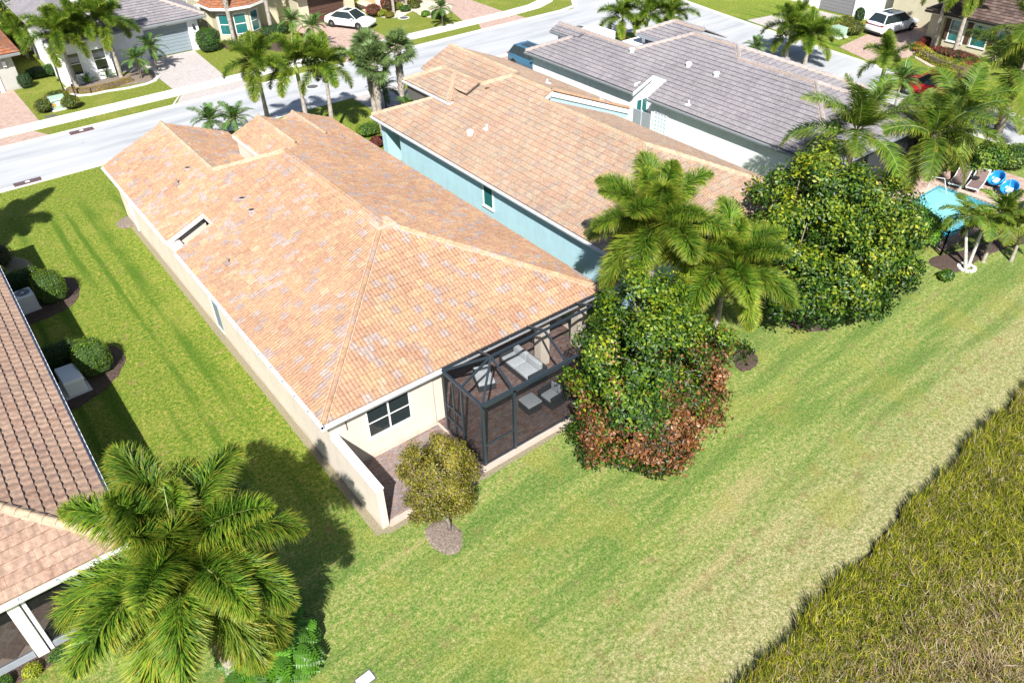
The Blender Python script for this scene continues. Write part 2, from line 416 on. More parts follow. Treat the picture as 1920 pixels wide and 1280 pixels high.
PX0, PX1, PY0, PY1 = 38.0, 43.2, 14.0, 17.35          # swimming pool opening
g_ = MB()
for x0, x1, y0, y1 in ((-400, PX0, -300, 900), (PX1, 700, -300, 900), (PX0, PX1, -300, PY0), (PX0, PX1, PY1, 900)):
    g_.poly([(x0, y0, 0), (x1, y0, 0), (x1, y1, 0), (x0, y1, 0)])
struct(g_.ob('lawn', M['lawn']))

Z1, Z2, Z3, Z4 = .004, .008, .012, .016
# street along the house fronts and the side street that leaves it on the right
sheet('street', [(-60, 51.6), (47.5, 51.6), (49.6, 50.8), (51.0, 49.2), (51.7, 47), (51.7, 40), (51.8, 28), (51.6, 16), (51.2, -10), (55.0, -10), (56.1, 18.7), (57.1, 25.5), (58.1, 31), (59.3, 41), (60.4, 48.3), (61.0, 51.8), (62.0, 58), (66, 90), (54.5, 90), (54.3, 62), (53.4, 59.4), (51.8, 58.1), (-60, 58.1)], Z1, M['asphalt'])
ribbon('kerb_gutter', [(-60, 58.28), (50.5, 58.28), (52.6, 58.75), (54.0, 60.6), (54.4, 64), (54.5, 90)], .5, .03, M['gutter_concrete'], .06)
ribbon('kerb_gutter', [(-60, 51.45), (46.8, 51.45), (49.3, 50.7), (50.9, 49.0), (51.5, 46.5), (51.5, 40), (51.6, 28), (51.4, 16), (51.0, -10)], .5, .03, M['gutter_concrete'], .06)
ribbon('kerb_gutter', [(55.2, -10), (56.3, 18.7), (57.3, 25.5), (58.3, 31), (59.5, 41), (60.6, 48.3), (61.2, 51.8), (62.3, 58), (66.3, 90)], .5, .03, M['gutter_concrete'], .06)
ribbon('sidewalk', [(-60, 60.85), (46, 60.85), (49.5, 61.1), (51.5, 61.9), (53.0, 64), (53.2, 90)], 1.55, .05, M['concrete'], .08)
# joints cut across the pavement slabs
jb = MB()
for i in range(70): jb.box(-20 + i * 1.0, -19.985 + i * 1.0, 60.08, 61.62, .049, .0515)
stuff(jb.ob('pavement_joint', M['iron']))
# driveways
sheet('driveway', [(-6, 58.5), (5.9, 58.5), (5.2, 60.0), (5.2, 60.0), (-6, 60.0)], Z2, M['paver_pink'])
sheet('driveway', [(-6, 61.7), (5.9, 61.7), (5.8, 69.7), (-6, 69.7)], Z2, M['paver_pink'])
sheet('driveway', [(14.4, 58.5), (20.9, 58.5), (20.1, 60.0), (15.2, 60.0)], Z2, M['paver_pale'])
sheet('driveway', [(15.2, 61.7), (19.3, 61.7), (19.8, 70.0), (13.2, 70.0), (13.4, 68.4), (15.2, 66.9)], Z2, M['paver_pale'])
sheet('driveway', [(28.0, 58.5), (34.6, 58.5), (33.9, 60.0), (28.8, 60.0)], Z2, M['paver_pink'])
sheet('driveway', [(28.8, 61.7), (33.9, 61.7), (34.4, 70.3), (28.9, 70.3)], Z2, M['paver_pink'])
sheet('driveway', [(41.4, 58.5), (46.6, 58.5), (46.5, 60.0), (42.2, 60.0)], Z2, M['paver_pink'])
sheet('driveway', [(41.7, 61.7), (46.3, 61.7), (46.6, 75), (43.2, 75), (42.6, 64.8)], Z2, M['paver_pink'])
sheet('driveway', [(58.9, 31.6), (60.2, 35.2), (64.2, 35.6), (70.5, 35.6), (70.5, 31.0), (65.0, 31.0), (62.0, 30.2)], Z2, M['paver_pink'])
sheet('driveway', [(60.7, 44.9), (60.0, 39.6), (67.9, 39.4), (67.9, 43.6)], Z2, M['paver_pale'])
sheet('driveway', [(35.6, 47.2), (41.4, 47.2), (41.4, 51.2), (35.6, 51.2)], Z2, M['paver_pink'])
sheet('driveway', [(24.6, 45.0), (28.5, 45.0), (28.5, 51.2), (24.6, 51.2)], Z2, M['paver_pale'])
sheet('verge_kerb', [(14.2, 58.52), (15.1, 59.98), (15.0, 60.0), (14.05, 58.52)], Z3, M['concrete'])

# terrace behind the main house: brick pavers laid as real pieces, joined
def pavers(name, x0, x1, y0, y1, z, mt, w_=.2, h_=.1):
    V = []; F = []; T = []; J = []; r = 0; y = y0
    while y < y1 - .01:
        x = x0 - (w_ / 2 if r % 2 else 0)
        while x < x1 - .01:
            a, b_ = max(x, x0) + .004, min(x + w_, x1) - .004
            if b_ - a > .02:
                zz = z + rnd.uniform(-.003, .003); n = len(V); c, d = y + .004, y + h_ - .004
                V += [(a, c, zz), (b_, c, zz), (b_, d, zz), (a, d, zz), (a, c, z - .03), (b_, c, z - .03), (b_, d, z - .03), (a, d, z - .03)]
                F += [(n, n + 1, n + 2, n + 3), (n, n + 4, n + 5, n + 1), (n + 1, n + 5, n + 6, n + 2), (n + 2, n + 6, n + 7, n + 3), (n + 3, n + 7, n + 4, n)]
                t = rnd.random(); T += [t] * 5
            x += w_
        y += h_; r += 1
    o = link(name, np_mesh(name, V, F, mt, tone=T)); stuff(o); return o
M['brick_paver'] = tile_mat('brick_paver', [(0, (.20, .12, .10)), (.35, (.27, .16, .13)), (.6, (.25, .20, .20)), (.8, (.32, .22, .18)), (1, (.18, .15, .155))])
M['brick_pale'] = tile_mat('brick_pale', [(0, (.33, .25, .24)), (.35, (.38, .26, .22)), (.6, (.34, .31, .32)), (.8, (.42, .31, .26)), (1, (.29, .25, .26))])
sheet('terrace_base', [(6.75, 15.85), (18.6, 15.85), (18.6, 22.6), (6.7, 22.6)], .03, M['slab'], .06)
pavers('brick_paving', 10.7, 18.3, 16.15, 22.4, .055, M['brick_paver'])
pavers('brick_paving', 6.8, 10.6, 16.1, 18.9, .055, M['brick_pale'])

# swimming pool with deck
sheet('pool_deck', [(35.6, PY1 + .0), (47.5, PY1 + .0), (47.5, 20.8), (35.6, 20.8)], .05, M['paver_pink'], .08)
sheet('pool_deck', [(PX1, 13.2), (47.5, 13.2), (47.5, PY1), (PX1, PY1)], .05, M['paver_pink'], .08)
sheet('pool_deck', [(36.6, 14.0), (PX0, 14.0), (PX0, PY1), (36.6, PY1)], .05, M['paver_pink'], .08)
sheet('pool_deck', [(36.6, 13.55), (PX1, 13.3), (PX1, 14.0), (36.6, 14.0)], .05, M['paver_pink'], .08)
M['plaster'] = mat('plaster', (.10, .44, .56), .6, noise=.25, nscale=4)
M['plaster_pale'] = mat('plaster_pale', (.62, .80, .80), .6)
pool = thing('swimming_pool', 'turquoise swimming pool with corner steps set in a pink paved deck', 'pool', (40.6, 15.7, 0))
def at_pool(mb, name, mt, smooth=False):
    o = mb.ob(name, mt, pool, smooth); o.location = (-40.6, -15.7, 0); return o
b = MB()
b.box(PX0, PX1, PY0, PY1, -1.45, -1.4)
b.box(PX0 - .05, PX0, PY0, PY1, -1.4, -.02); b.box(PX1, PX1 + .05, PY0, PY1, -1.4, -.02)
b.box(PX0, PX1, PY0 - .05, PY0, -1.4, -.02); b.box(PX0, PX1, PY1, PY1 + .05, -1.4, -.02)
at_pool(b, 'basin', M['plaster'])
for i in range(3):
    b = MB(); s_ = .55 + .5 * i; z = -.12 - .28 * i
    cx, cy = PX1 - .05, PY1 - .05
    b.prism([(cx - 1.2 - s_ * 1.3, cy), (cx - 1.5 - s_, cy - .5 - s_ * .3), (cx - .55, cy - 1.0 - s_), (cx, cy - 1.0 - s_ * 1.3), (cx, cy)], -1.4, z)
    at_pool(b, 'pool_step', M['plaster_pale'])
b = MB()
b.box(PX0 - .3, PX1 + .3, PY1, PY1 + .3, .052, .09); b.box(PX0 - .3, PX1 + .3, PY0 - .3, PY0, .052, .09)
b.box(PX0 - .3, PX0, PY0, PY1, .052, .09); b.box(PX1, PX1 + .3, PY0, PY1, .052, .09)
at_pool(b, 'coping', M['slab'])
wm = mat('pool_water', (.0, .3, .4), .03, spec=.8); k = NT(wm)
gg = k.n('ShaderNodeNewGeometry').outputs['Position']
bp = k.n('ShaderNodeBump', i_Strength=.5, i_Distance=.06); k.l(k.noise(gg, 5, 3), bp.inputs['Height'])
gl = k.n('ShaderNodeBsdfGlossy'); gl.inputs['Roughness'].default_value = .04; k.l(bp.outputs[0], gl.inputs['Normal'])
rf = k.n('ShaderNodeBsdfRefraction'); rf.inputs['IOR'].default_value = 1.15; rf.inputs['Color'].default_value = (.72, .97, 1, 1); k.l(bp.outputs[0], rf.inputs['Normal'])
tp = k.n('ShaderNodeBsdfTransparent'); tp.inputs['Color'].default_value = (.72, .97, 1, 1)
m0 = k.n('ShaderNodeMixShader'); m0.inputs[0].default_value = .6; k.l(rf.outputs[0], m0.inputs[1]); k.l(tp.outputs[0], m0.inputs[2])
fr = k.n('ShaderNodeFresnel'); fr.inputs['IOR'].default_value = 1.33; k.l(bp.outputs[0], fr.inputs['Normal'])
m1_ = k.n('ShaderNodeMixShader'); k.l(fr.outputs[0], m1_.inputs[0]); k.l(m0.outputs[0], m1_.inputs[1]); k.l(gl.outputs[0], m1_.inputs[2])
k.l(m1_.outputs[0], k.t.nodes['Material Output'].inputs['Surface'])
b = MB(); b.poly([(PX0, PY0, -.06), (PX1, PY0, -.06), (PX1, PY1, -.06), (PX0, PY1, -.06)]); at_pool(b, 'water', wm)

# planting beds
def bed(name, pts, z=Z3, mt='mulch', chips=0):
    pts = [(p[0], p[1]) for p in pts]; n = len(pts); c = Vector((sum(p[0] for p in pts) / n, sum(p[1] for p in pts) / n, 0))
    out = []                                                     # rounded, slightly ragged outline
    for i in range(n):
        p0, p1, p2, p3 = [Vector((*pts[(i + j) % n], 0)) for j in (-1, 0, 1, 2)]
        for s in range(6):
            t = s / 6
            q = .5 * ((2 * p1) + (-p0 + p2) * t + (2 * p0 - 5 * p1 + 4 * p2 - p3) * t * t + (-p0 + 3 * p1 - 3 * p2 + p3) * t ** 3)
            out.append(q + Vector((rnd.uniform(-.04, .04), rnd.uniform(-.04, .04), 0)))
    b = MB()
    cv = b.bm.verts.new((c.x, c.y, z + .07)); o1 = [b.bm.verts.new((q.x, q.y, z)) for q in out]
    mid = [b.bm.verts.new(((q.x * .8 + c.x * .2), (q.y * .8 + c.y * .2), z + .05)) for q in out]
    for i in range(len(out)):
        j = (i + 1) % len(out); b.bm.faces.new((o1[i], o1[j], mid[j], mid[i])); b.bm.faces.new((mid[i], mid[j], cv))
    o = b.ob(name, M[mt]); struct(o)
    return o
P2 = lambda l, z=0: [tuple(at(x, y, z)[:2]) for x, y in l]
bed('mulch_bed', P2([(797, 990), (835, 975), (866, 1000), (862, 1030), (838, 1040), (808, 1022)]), mt='pale_mulch')
bed('mulch_bed', P2([(1143, 845), (1190, 820), (1242, 850), (1235, 875), (1195, 884), (1160, 872)]))
bed('mulch_bed', P2([(1375, 665), (1400, 650), (1421, 672), (1410, 692), (1385, 694)]))
bed('mulch_bed', P2([(1462, 585), (1510, 560), (1560, 570), (1560, 612), (1530, 622), (1490, 615)]))
bed('mulch_bed', P2([(1745, 485), (1800, 470), (1850, 455), (1930, 432), (1960, 450), (1900, 462), (1850, 480), (1795, 510), (1750, 500)]))
bed('mulch_bed', [(-.5, 36.2), (.8, 35.9), (2.0, 36.4), (2.5, 37.6), (2.2, 39.0), (-.5, 39.3)])
bed('mulch_bed', [(-.5, 28.9), (.8, 28.8), (2.0, 29.6), (2.6, 30.8), (2.2, 32.0), (-.5, 32.2)])
bed('mulch_bed', [(-.5, 40.3), (.9, 40.4), (1.2, 41.6), (.4, 43), (-1, 43)], mt='chip')
bed('mulch_bed', [(6.5, 42.2), (6.5, 43.4), (5.9, 43.2), (5.7, 42.6), (6.0, 42.1)], mt='pale_mulch')
bed('mulch_bed', P2([(0, 1262), (60, 1232), (150, 1190), (190, 1195), (120, 1232), (60, 1268), (0, 1300)]))
bed('mulch_bed', P2([(415, 80), (440, 70), (500, 66), (560, 75), (600, 90), (560, 100), (480, 92), (440, 95), (420, 90)]))
# bare strip of soil along the main house wall
ribbon('soil_strip', [(6.38, 43), (6.40, 36), (6.36, 30), (6.40, 24), (6.35, 18), (6.35, 15.8)], .3, Z1, M['chip'])
ribbon('soil_strip', [(6.5, 15.78), (10.6, 15.75), (14, 15.8), (18, 15.7)], .26, Z2, M['chip'])

# ------------------------------------------------------------ tiled roofs
KP = 5 / 12
def tile_prof(style):
    if style == 'barrel':   # low double roll
        return [(.0, .004), (.04, .022), (.075, .027), (.11, .022), (.15, .004), (.19, .022), (.225, .027), (.26, .022), (.298, .004)]
    if style == 'wave':
        return [(.0, .0), (.05, .016), (.11, .020), (.17, .012), (.23, .0), (.29, -.002), (.328, .004)]
    if style == 'flat':
        return [(.0, .0), (.005, .004), (.16, .007), (.325, .004), (.33, .0)]
    return [(.0, 0), (.328, 0)]
TW = {'barrel': .30, 'wave': .33, 'flat': .333, 'plain': .33}
def tile_geo(style, var, EXP, jitter=.0):
    pr = tile_prof(style); n = len(pr); q = random.Random(var * 13 + 1)
    hf, hb = (.048, .012) if style == 'barrel' else (.066, .014)
    lo = -.012 if style == 'barrel' else None
    V = [(u, 0, h + hf) for u, h in pr] + [(u, EXP + .02, h + hb) for u, h in pr] + [(u, .0, -.012 if lo is not None else h + hf - .030) for u, h in pr]
    F = [(i, i + 1, n + i + 1, n + i) for i in range(n - 1)] + [(2 * n + i, 2 * n + i + 1, i + 1, i) for i in range(n - 1)]
    J = [q.choice([0, 0, 0, .2, .35, .7]) * q.random() for _ in range(n - 1)]
    J += J
    return V, F, J
def clip_poly(P, Q):
    pass

def frame_of(poly):
    a, b_, c = [Vector(p) for p in poly[:3]]
    nrm = (b_ - a).cross(c - a).normalized()
    if nrm.z < 0: nrm = -nrm
    ud = Vector((0, 0, 1)).cross(nrm).normalized(); vd = nrm.cross(ud).normalized()   # u along the course, v up the slope
    return nrm, ud, vd

def make_roof(parent, polys, mt, style='barrel', z0=2.9, singles=300, EXP=.335, tone=None, lift=.0, uoff=0., skip=None):
    """deck polygons with their courses of tiles; the tiles nearest the viewer are single objects"""
    b = MB()
    for p in polys: b.poly([Vector(q) + Vector((0, 0, -.01 + lift)) for q in p])
    roof = b.ob('roof', mt, parent)
    roofw = parent.matrix_world if False else None
    W = TW[style]; vs_ = [tile_geo(style, i, EXP) for i in range(6)]
    meshes = []
    for i, (V, F, J) in enumerate(vs_):
        me = np_mesh('roof_tile', V, F, mt); a = me.attributes.new('jit', 'FLOAT', 'FACE'); a.data.foreach_set('value', J); meshes.append(me)
    cand = []; edge_tiles = []
    for pi, p in enumerate(polys):
        nrm, ud, vd = frame_of(p)
        org = Vector((0, 0, 0)); sl_ = vd.z
        zr = z0 if z0 is not None else min(q[2] for q in p)
        # v measured up the slope from the eave level
        def uv(q): q = Vector(q); return (q.dot(ud), (q.z - zr) / sl_)
        Q = [uv(q) for q in p]
        area = sum(Q[i][0] * Q[(i + 1) % len(Q)][1] - Q[(i + 1) % len(Q)][0] * Q[i][1] for i in range(len(Q)))
        if area < 0: Q = Q[::-1]
        def side(i, u, v):
            (a0, a1), (b0, b1) = Q[i], Q[(i + 1) % len(Q)]
            return (b0 - a0) * (v - a1) - (b1 - a1) * (u - a0)
        u0, u1 = min(q[0] for q in Q), max(q[0] for q in Q); v0, v1 = min(q[1] for q in Q), max(q[1] for q in Q)
        base = Vector(p[0]); bu, bv = uv(p[0])
        r0 = math.floor(v0 / EXP + 1e-4)
        for r in range(r0, math.ceil(v1 / EXP)):
            off = (W / 2 if r % 2 else 0)
            for c in range(math.floor((u0 - off) / W) - 1, math.ceil((u1 - off) / W) + 1):
                uu, vv = c * W + off, r * EXP
                cs = [(uu, vv + .001), (uu + W, vv + .001), (uu, vv + EXP), (uu + W, vv + EXP)]
                ins = True; out = False
                for i in range(len(Q)):
                    sd = [side(i, *q) for q in cs]
                    if max(sd) < 1e-6: out = True; break
                    if min(sd) < -1e-4: ins = False
                if out: continue
                o = base + ud * (uu - bu) + vd * (vv - bv)
                t = rnd.random() if tone is None else tone(o)
                k_ = rnd.randrange(6)
                if ins: cand.append(((o - Vector((0, 0, CAMZ))).length, pi, o, ud, vd, nrm, t, k_))
                else: edge_tiles.append((pi, o, ud, vd, nrm, t, k_, Q, bu, bv, base))
    cand.sort(key=lambda a: a[0])
    for (_, pi, o, ud, vd, nrm, t, k_) in cand[:singles]:
        mm = Matrix((ud, vd, nrm)).transposed().to_4x4(); mm.translation = o + Vector((0, 0, lift)) + nrm * rnd.uniform(-.003, .004)
        q = link('roof_tile', meshes[k_], roof, mat=mm); q['tone'] = t
    V = []; F = []; T = []; J = []
    nv = 0
    for (_, pi, o, ud, vd, nrm, t, k_) in cand[singles:]:
        Vt, Ft, Jt = vs_[k_]
        A = np.array([ud, vd, nrm]); oo = np.array(o) + np.array((0, 0, lift)) + np.array(nrm) * rnd.uniform(-.003, .004)
        V.append(np.array(Vt) @ A + oo); F.append(np.array(Ft) + nv); nv += len(Vt); T += [t] * len(Ft); J += Jt
    if V:
        me = np_mesh('roof_tiling', np.vstack(V), np.vstack(F), mt, tone=T); a = me.attributes.new('jit', 'FLOAT', 'FACE'); a.data.foreach_set('value', np.array(J, dtype=np.float32))
        stuff(link('roof_tiling', me, roof))
    if edge_tiles:                                                # tiles cut along hips, ridges and valleys
        V = []; F = []; T = []
        for (pi, o, ud, vd, nrm, t, k_, Q, bu, bv, base) in edge_tiles:
            Vt, Ft, Jt = vs_[k_]
            uo, vo = bu + (o - base).dot(ud), bv + (o - base).dot(vd)
            for f in Ft:
                pg = [(Vt[i][0] + uo, Vt[i][1] + vo, Vt[i][2]) for i in f]
                for i in range(len(Q)):
                    (a0, a1), (b0, b1) = Q[i], Q[(i + 1) % len(Q)]
                    ex, ey = b0 - a0, b1 - a1; ln = math.hypot(ex, ey)
                    if ln < 1e-9: continue
                    if abs(ey) < 1e-6 and ex > 0: sh_ = .02        # eave edge: let the tile overhang
                    else: sh_ = 0
                    out = []
                    for j in range(len(pg)):
                        A_, B_ = pg[j], pg[(j + 1) % len(pg)]
                        da = (ex * (A_[1] - a1) - ey * (A_[0] - a0)) / ln + sh_; db = (ex * (B_[1] - a1) - ey * (B_[0] - a0)) / ln + sh_
                        if da >= 0: out.append(A_)
                        if (da >= 0) != (db >= 0):
                            s = da / (da - db); out.append(tuple(A_[q] + (B_[q] - A_[q]) * s for q in range(3)))
                    pg = out
                    if len(pg) < 3: break
                if len(pg) < 3: continue
                n = len(V)
                for (u, v, h) in pg:
                    V.append(base + ud * (u - bu) + vd * (v - bv) + nrm * h + Vector((0, 0, lift)))
                for j in range(1, len(pg) - 1): F.append((n, n + j, n + j + 1)); T.append(t)
        if F:
            me = np_mesh('cut_tiles', [tuple(v) for v in V], F, mt, tone=T); stuff(link('cut_tiles', me, roof))
    return roof

def cap_mesh(mt, w_=.12, L=.42):
    pr = [(-w_, -.035), (-w_ * .78, .04), (-w_ * .35, .085), (0, .098), (w_ * .35, .085), (w_ * .78, .04), (w_, -.035)]
    V = []; F = []; n = len(pr)
    for y, s, dz in ((0, 1.0, .022), (L, .9, 0)): V += [(u * s, y, h * s + dz) for u, h in pr]
    V += [(u * .8, 0, h * .6 - .02) for u, h in pr]
    for i in range(n - 1): F += [(i, i + 1, n + i + 1, n + i), (2 * n + i, 2 * n + i + 1, i + 1, i)]
    me = np_mesh('ridge_cap', V, F, mt, smooth=False); a = me.attributes.new('jit', 'FLOAT', 'FACE'); a.data.foreach_set('value', [0.] * len(F))
    return me
_caps = {}
def caps(roof, p0, p1, mt='cap_main', step=.36, w_=.12, bed_=True):
    """overlapping ridge or hip caps from the low end p0 to the high end p1, on a bed of mortar"""
    p0, p1 = Vector(p0), Vector(p1); d = p1 - p0; n = max(1, int(d.length / step)); st = d.length / n; d.normalize()
    x = d.cross(Vector((0, 0, 1))).normalized(); z = x.cross(d)
    key = (mt, w_)
    if key not in _caps: _caps[key] = cap_mesh(M[mt], w_)
    A = Matrix((x, d, z)).transposed().to_4x4()
    for i in range(n):
        q = A.copy(); q.translation = p0 + d * st * i + Vector((0, 0, .045))
        o = link('ridge_cap', _caps[key], roof, mat=q); o['tone'] = rnd.random()
    if bed_:
        b = MB(); hw = w_ + .012
        L = [p0 + x * hw + Vector((0, 0, -.03)), p0 - x * hw + Vector((0, 0, -.03)), p1 - x * hw + Vector((0, 0, -.03)), p1 + x * hw + Vector((0, 0, -.03))]
        T = [v + Vector((0, 0, .075)) for v in L]
        va = [b.bm.verts.new(v) for v in L + T]
        for f in ((4, 5, 6, 7), (0, 4, 7, 3), (1, 2, 6, 5), (0, 1, 5, 4), (3, 7, 6, 2)): b.bm.faces.new([va[i] for i in f])
        b.ob('mortar_bed', M['mortar'], roof)

def beam(mb, p0, p1, w_, h, up=Vector((0, 0, 1))):
    """rectangular bar between two points"""
    p0, p1 = Vector(p0), Vector(p1); d = (p1 - p0).normalized()
    x = d.cross(up)
    x = x.normalized() if x.length > 1e-4 else Vector((1, 0, 0)); z = x.cross(d)
    vs = [mb.bm.verts.new(p + x * a * w_ / 2 + z * c * h / 2) for p in (p0, p1) for a, c in ((-1, -1), (1, -1), (1, 1), (-1, 1))]
    for f in ((3, 2, 1, 0), (4, 5, 6, 7), (0, 1, 5, 4), (1, 2, 6, 5), (2, 3, 7, 6), (3, 0, 4, 7)): mb.bm.faces.new([vs[i] for i in f])
    return mb

def gutter(parent, p0, p1, out, mt='white_metal', straps=True, drop=.0):
    """open eave gutter with a fascia board behind; out = horizontal outward direction"""
    p0, p1, out = Vector(p0), Vector(p1), Vector(out).normalized(); d = p1 - p0
    b = MB(); z = Vector((0, 0, 1))
    prof = [(.0, -.01), (.0, -.11), (.075, -.12), (.11, -.02), (.125, -.02), (.085, -.14), (-.012, -.13), (-.012, -.01)]
    ra = [b.bm.verts.new(p0 + out * o + z * h) for o, h in prof]; rb = [b.bm.verts.new(p1 + out * o + z * h) for o, h in prof]
    for i in range(len(prof)): b.bm.faces.new((ra[i], ra[(i + 1) % len(prof)], rb[(i + 1) % len(prof)], rb[i]))
    b.bm.faces.new(ra[:4]); b.bm.faces.new(rb[:4])
    g = b.ob('gutter', M[mt], parent)
    b = MB(); beam(b, p0 - out * .03 + z * -.11, p1 - out * .03 + z * -.11, .03, .20); b.ob('fascia', M['white_paint'], parent)
    if straps:
        n = int(d.length / 1.0); b = MB()
        for i in range(1, n + 1):
            c = p0 + d * (i / (n + 1)); beam(b, c + z * -.012, c + out * .115 + z * -.006, .035, .012)
        b.ob('gutter_strap', M['grey_metal'], g)

def rake(parent, p0, p1, mt='white_paint', h=.2):
    b = MB(); z = Vector((0, 0, 1)); beam(b, Vector(p0) - z * .10, Vector(p1) - z * .10, .03, h); b.ob('fascia', M[mt], parent)

def soffit(parent, pts, z=2.74):
    b = MB(); b.prism(pts, z, z + .02); b.ob('soffit', M['white_paint'], parent)

def wallbox(parent, mt, x0, x1, y0, y1, h=2.74, z0=0, name='wall'):
    b = MB(); b.box(x0, x1, y0, y1, z0, h); return b.ob(name, M[mt], parent)

def win(parent, c, w_, h, face, frame='white_paint', pane='glass', cols=1, rows=1, name='window', t=.05, sash=True):
    """framed window on a wall; face = outward direction ('-y','+y','-x','+x'), c = centre on the wall plane"""
    c = Vector(c); fx = {'-y': (Vector((1, 0, 0)), Vector((0, -1, 0))), '+y': (Vector((-1, 0, 0)), Vector((0, 1, 0))), '-x': (Vector((0, -1, 0)), Vector((-1, 0, 0))), '+x': (Vector((0, 1, 0)), Vector((1, 0, 0)))}[face]
    u, n = fx; z = Vector((0, 0, 1)); A = Matrix((u, n, z)).transposed().to_4x4(); A.translation = c
    b = MB(); f = .07
    for x0, x1, z0_, z1 in ((-w_ / 2 - f, w_ / 2 + f, -h / 2 - f, -h / 2), (-w_ / 2 - f, w_ / 2 + f, h / 2, h / 2 + f), (-w_ / 2 - f, -w_ / 2, -h / 2, h / 2), (w_ / 2, w_ / 2 + f, -h / 2, h / 2)):
        b.box(x0, x1, -.02, t, z0_, z1, M=A)
    for i in range(1, cols): x = -w_ / 2 + w_ * i / cols; b.box(x - .03, x + .03, -.01, t - .008, -h / 2, h / 2, M=A)
    for j in range(1, rows): q = -h / 2 + h * j / rows; b.box(-w_ / 2, w_ / 2, -.01, t - .016, q - .022, q + .022, M=A)
    b.box(-w_ / 2 - f - .03, w_ / 2 + f + .03, -.01, t + .04, -h / 2 - f - .05, -h / 2 - f, M=A)
    wi = b.ob(name, M[frame], parent)
    b = MB(); b.box(-w_ / 2, w_ / 2, .004, .014, -h / 2, h / 2, M=A); b.ob('pane', M[pane], wi)
    return wi

def vent(roof, p, kind='hood', mt=None):
    """small roof vent standing on the tiles"""
    p = Vector(p)
    b = MB()
    if kind == 'pipe': b.tube([p + Vector((0, 0, -.1)), p + Vector((0, 0, .28))], .045, 10); b.box(p.x - .16, p.x + .16, p.y - .16, p.y + .16, p.z + .0, p.z + .06)
    elif kind == 'round': b.lathe([(.17, -.1), (.16, .12), (.20, .13), (.17, .22), (.04, .26)], 14, p)
    else:
        q = [(-.2, -.2, -.05), (.2, -.2, -.05), (.2, .22, -.05), (-.2, .22, -.05), (-.16, -.18, .17), (.16, -.18, .17), (.14, .2, .05), (-.14, .2, .05)]
        vs = [b.bm.verts.new(p + Vector(a)) for a in q]
        for f in ((4, 5, 6, 7), (1, 2, 6, 5), (2, 3, 7, 6), (3, 0, 4, 7)): b.bm.faces.new([vs[i] for i in f])
        b.box(p.x - .15, p.x + .15, p.y - .17, p.y - .15, p.z - .02, p.z + .04)
    return b.ob('roof_vent', M[mt] if mt else M['white_metal'], roof)

# ------------------------------------------------------------ the main house in the middle
H1 = thing('house', 'cream stucco house with mottled orange tile roof and dark screen cage, in the middle', 'house', (0, 0, 0))
L1, R1, B1, F1 = 6.2, 18.55, 18.55, 43.8
zl = lambda x, x0=L1: 2.9 + KP * (x - x0)
rx, rz = 12.37, zl(12.37)                    # main ridge
ya, yb = B1 + (rx - L1), 33.5
ax, az = 9.68, zl(9.68)                      # ridge of the left front wing
bx_, bz = 13.5, 2.9 + KP * (R1 - 13.5)       # ridge of the middle front wing
cx_, cz = 16.3, 2.9 + KP * (R1 - 16.3)
yc = yb + (rx - ax)
P1 = [
    # left slope, with the notch at y 32.45-33.65
    [(L1, B1, 2.9), (rx, ya, rz), (rx, 32.45, rz), (L1, 32.45, 2.9)],
    [(8.0, 32.45, zl(8)), (rx, 32.45, rz), (rx, yb, rz), (rx - .15, 33.65, zl(rx - .15)), (8.0, 33.65, zl(8))],
    [(L1, 33.65, 2.9), (rx - .15, 33.65, zl(rx - .15)), (ax, yc, az), (L1, yc, 2.9)],
    [(L1, yc, 2.9), (ax, yc, az), (ax, F1, az), (L1, F1, 2.9)],
    # rear hip
    [(L1, B1, 2.9), (R1, B1, 2.9), (rx, ya, rz)],
    # right slope
    [(R1, B1, 2.9), (R1, yb, 2.9), (rx, yb, rz), (rx, ya, rz)], [(R1, yb, 2.9), (R1, 34.7, 2.9), (bx_, 34.7, bz), (rx, yb, rz)], [(R1, 34.7, 2.9), (R1, 37.7, 2.9), (bx_, 37.7, bz), (bx_, 34.7, bz)],
    [(R1, 37.7, 2.9), (R1, 41.9, 2.9), (cx_, 41.9, cz), (cx_, 37.7, cz)],
    [(cx_, 37.7, cz), (cx_, 39.6, cz), (bx_, 39.6, bz), (bx_, 37.7, bz)],
    # right slope of the left wing
    [(ax, yc - .6, az), (13.0, yc - .6, 2.95), (13.0, F1, 2.95), (ax, F1, az)],
    # left slope of the middle wing
    [(bx_, 34.6, bz), (bx_, 39.6, bz), (12.0, 39.6, bz - KP * 1.5), (12.0, 34.6, bz - KP * 1.5)],
    # front hip slope of the main roof
    [(rx, yb, rz), (ax, yc, az), (12.0, yc, az)],
    # left slope of the right front gable
    [(cx_, 37.7, cz), (cx_, 41.9, cz), (14.3, 41.9, cz - .84), (14.3, 37.7, cz - .84)],
]
roof1 = make_roof(H1, P1, M['tile_main'], 'barrel')
caps(roof1, (L1 + .05, B1 + .05, 2.92), (rx, ya, rz)); caps(roof1, (R1 - .05, B1 + .05, 2.92), (rx, ya, rz))
caps(roof1, (rx, ya, rz), (rx, yb, rz)); caps(roof1, (ax, yc, az), (rx, yb, rz), 'cap_pale'); caps(roof1, (ax, F1 - .05, az), (ax, yc, az), 'cap_pale')
caps(roof1, (bx_, 39.5, bz), (bx_, 35.0, bz), 'cap_pale'); caps(roof1, (cx_, 41.8, cz), (cx_, 37.7, cz), 'cap_pale')
b = MB(); b.box(rx - .42, rx + .42, ya - .4, ya + .35, rz - .16, rz + .045, .04); b.ob('mortar_patch', M['mortar'], roof1)
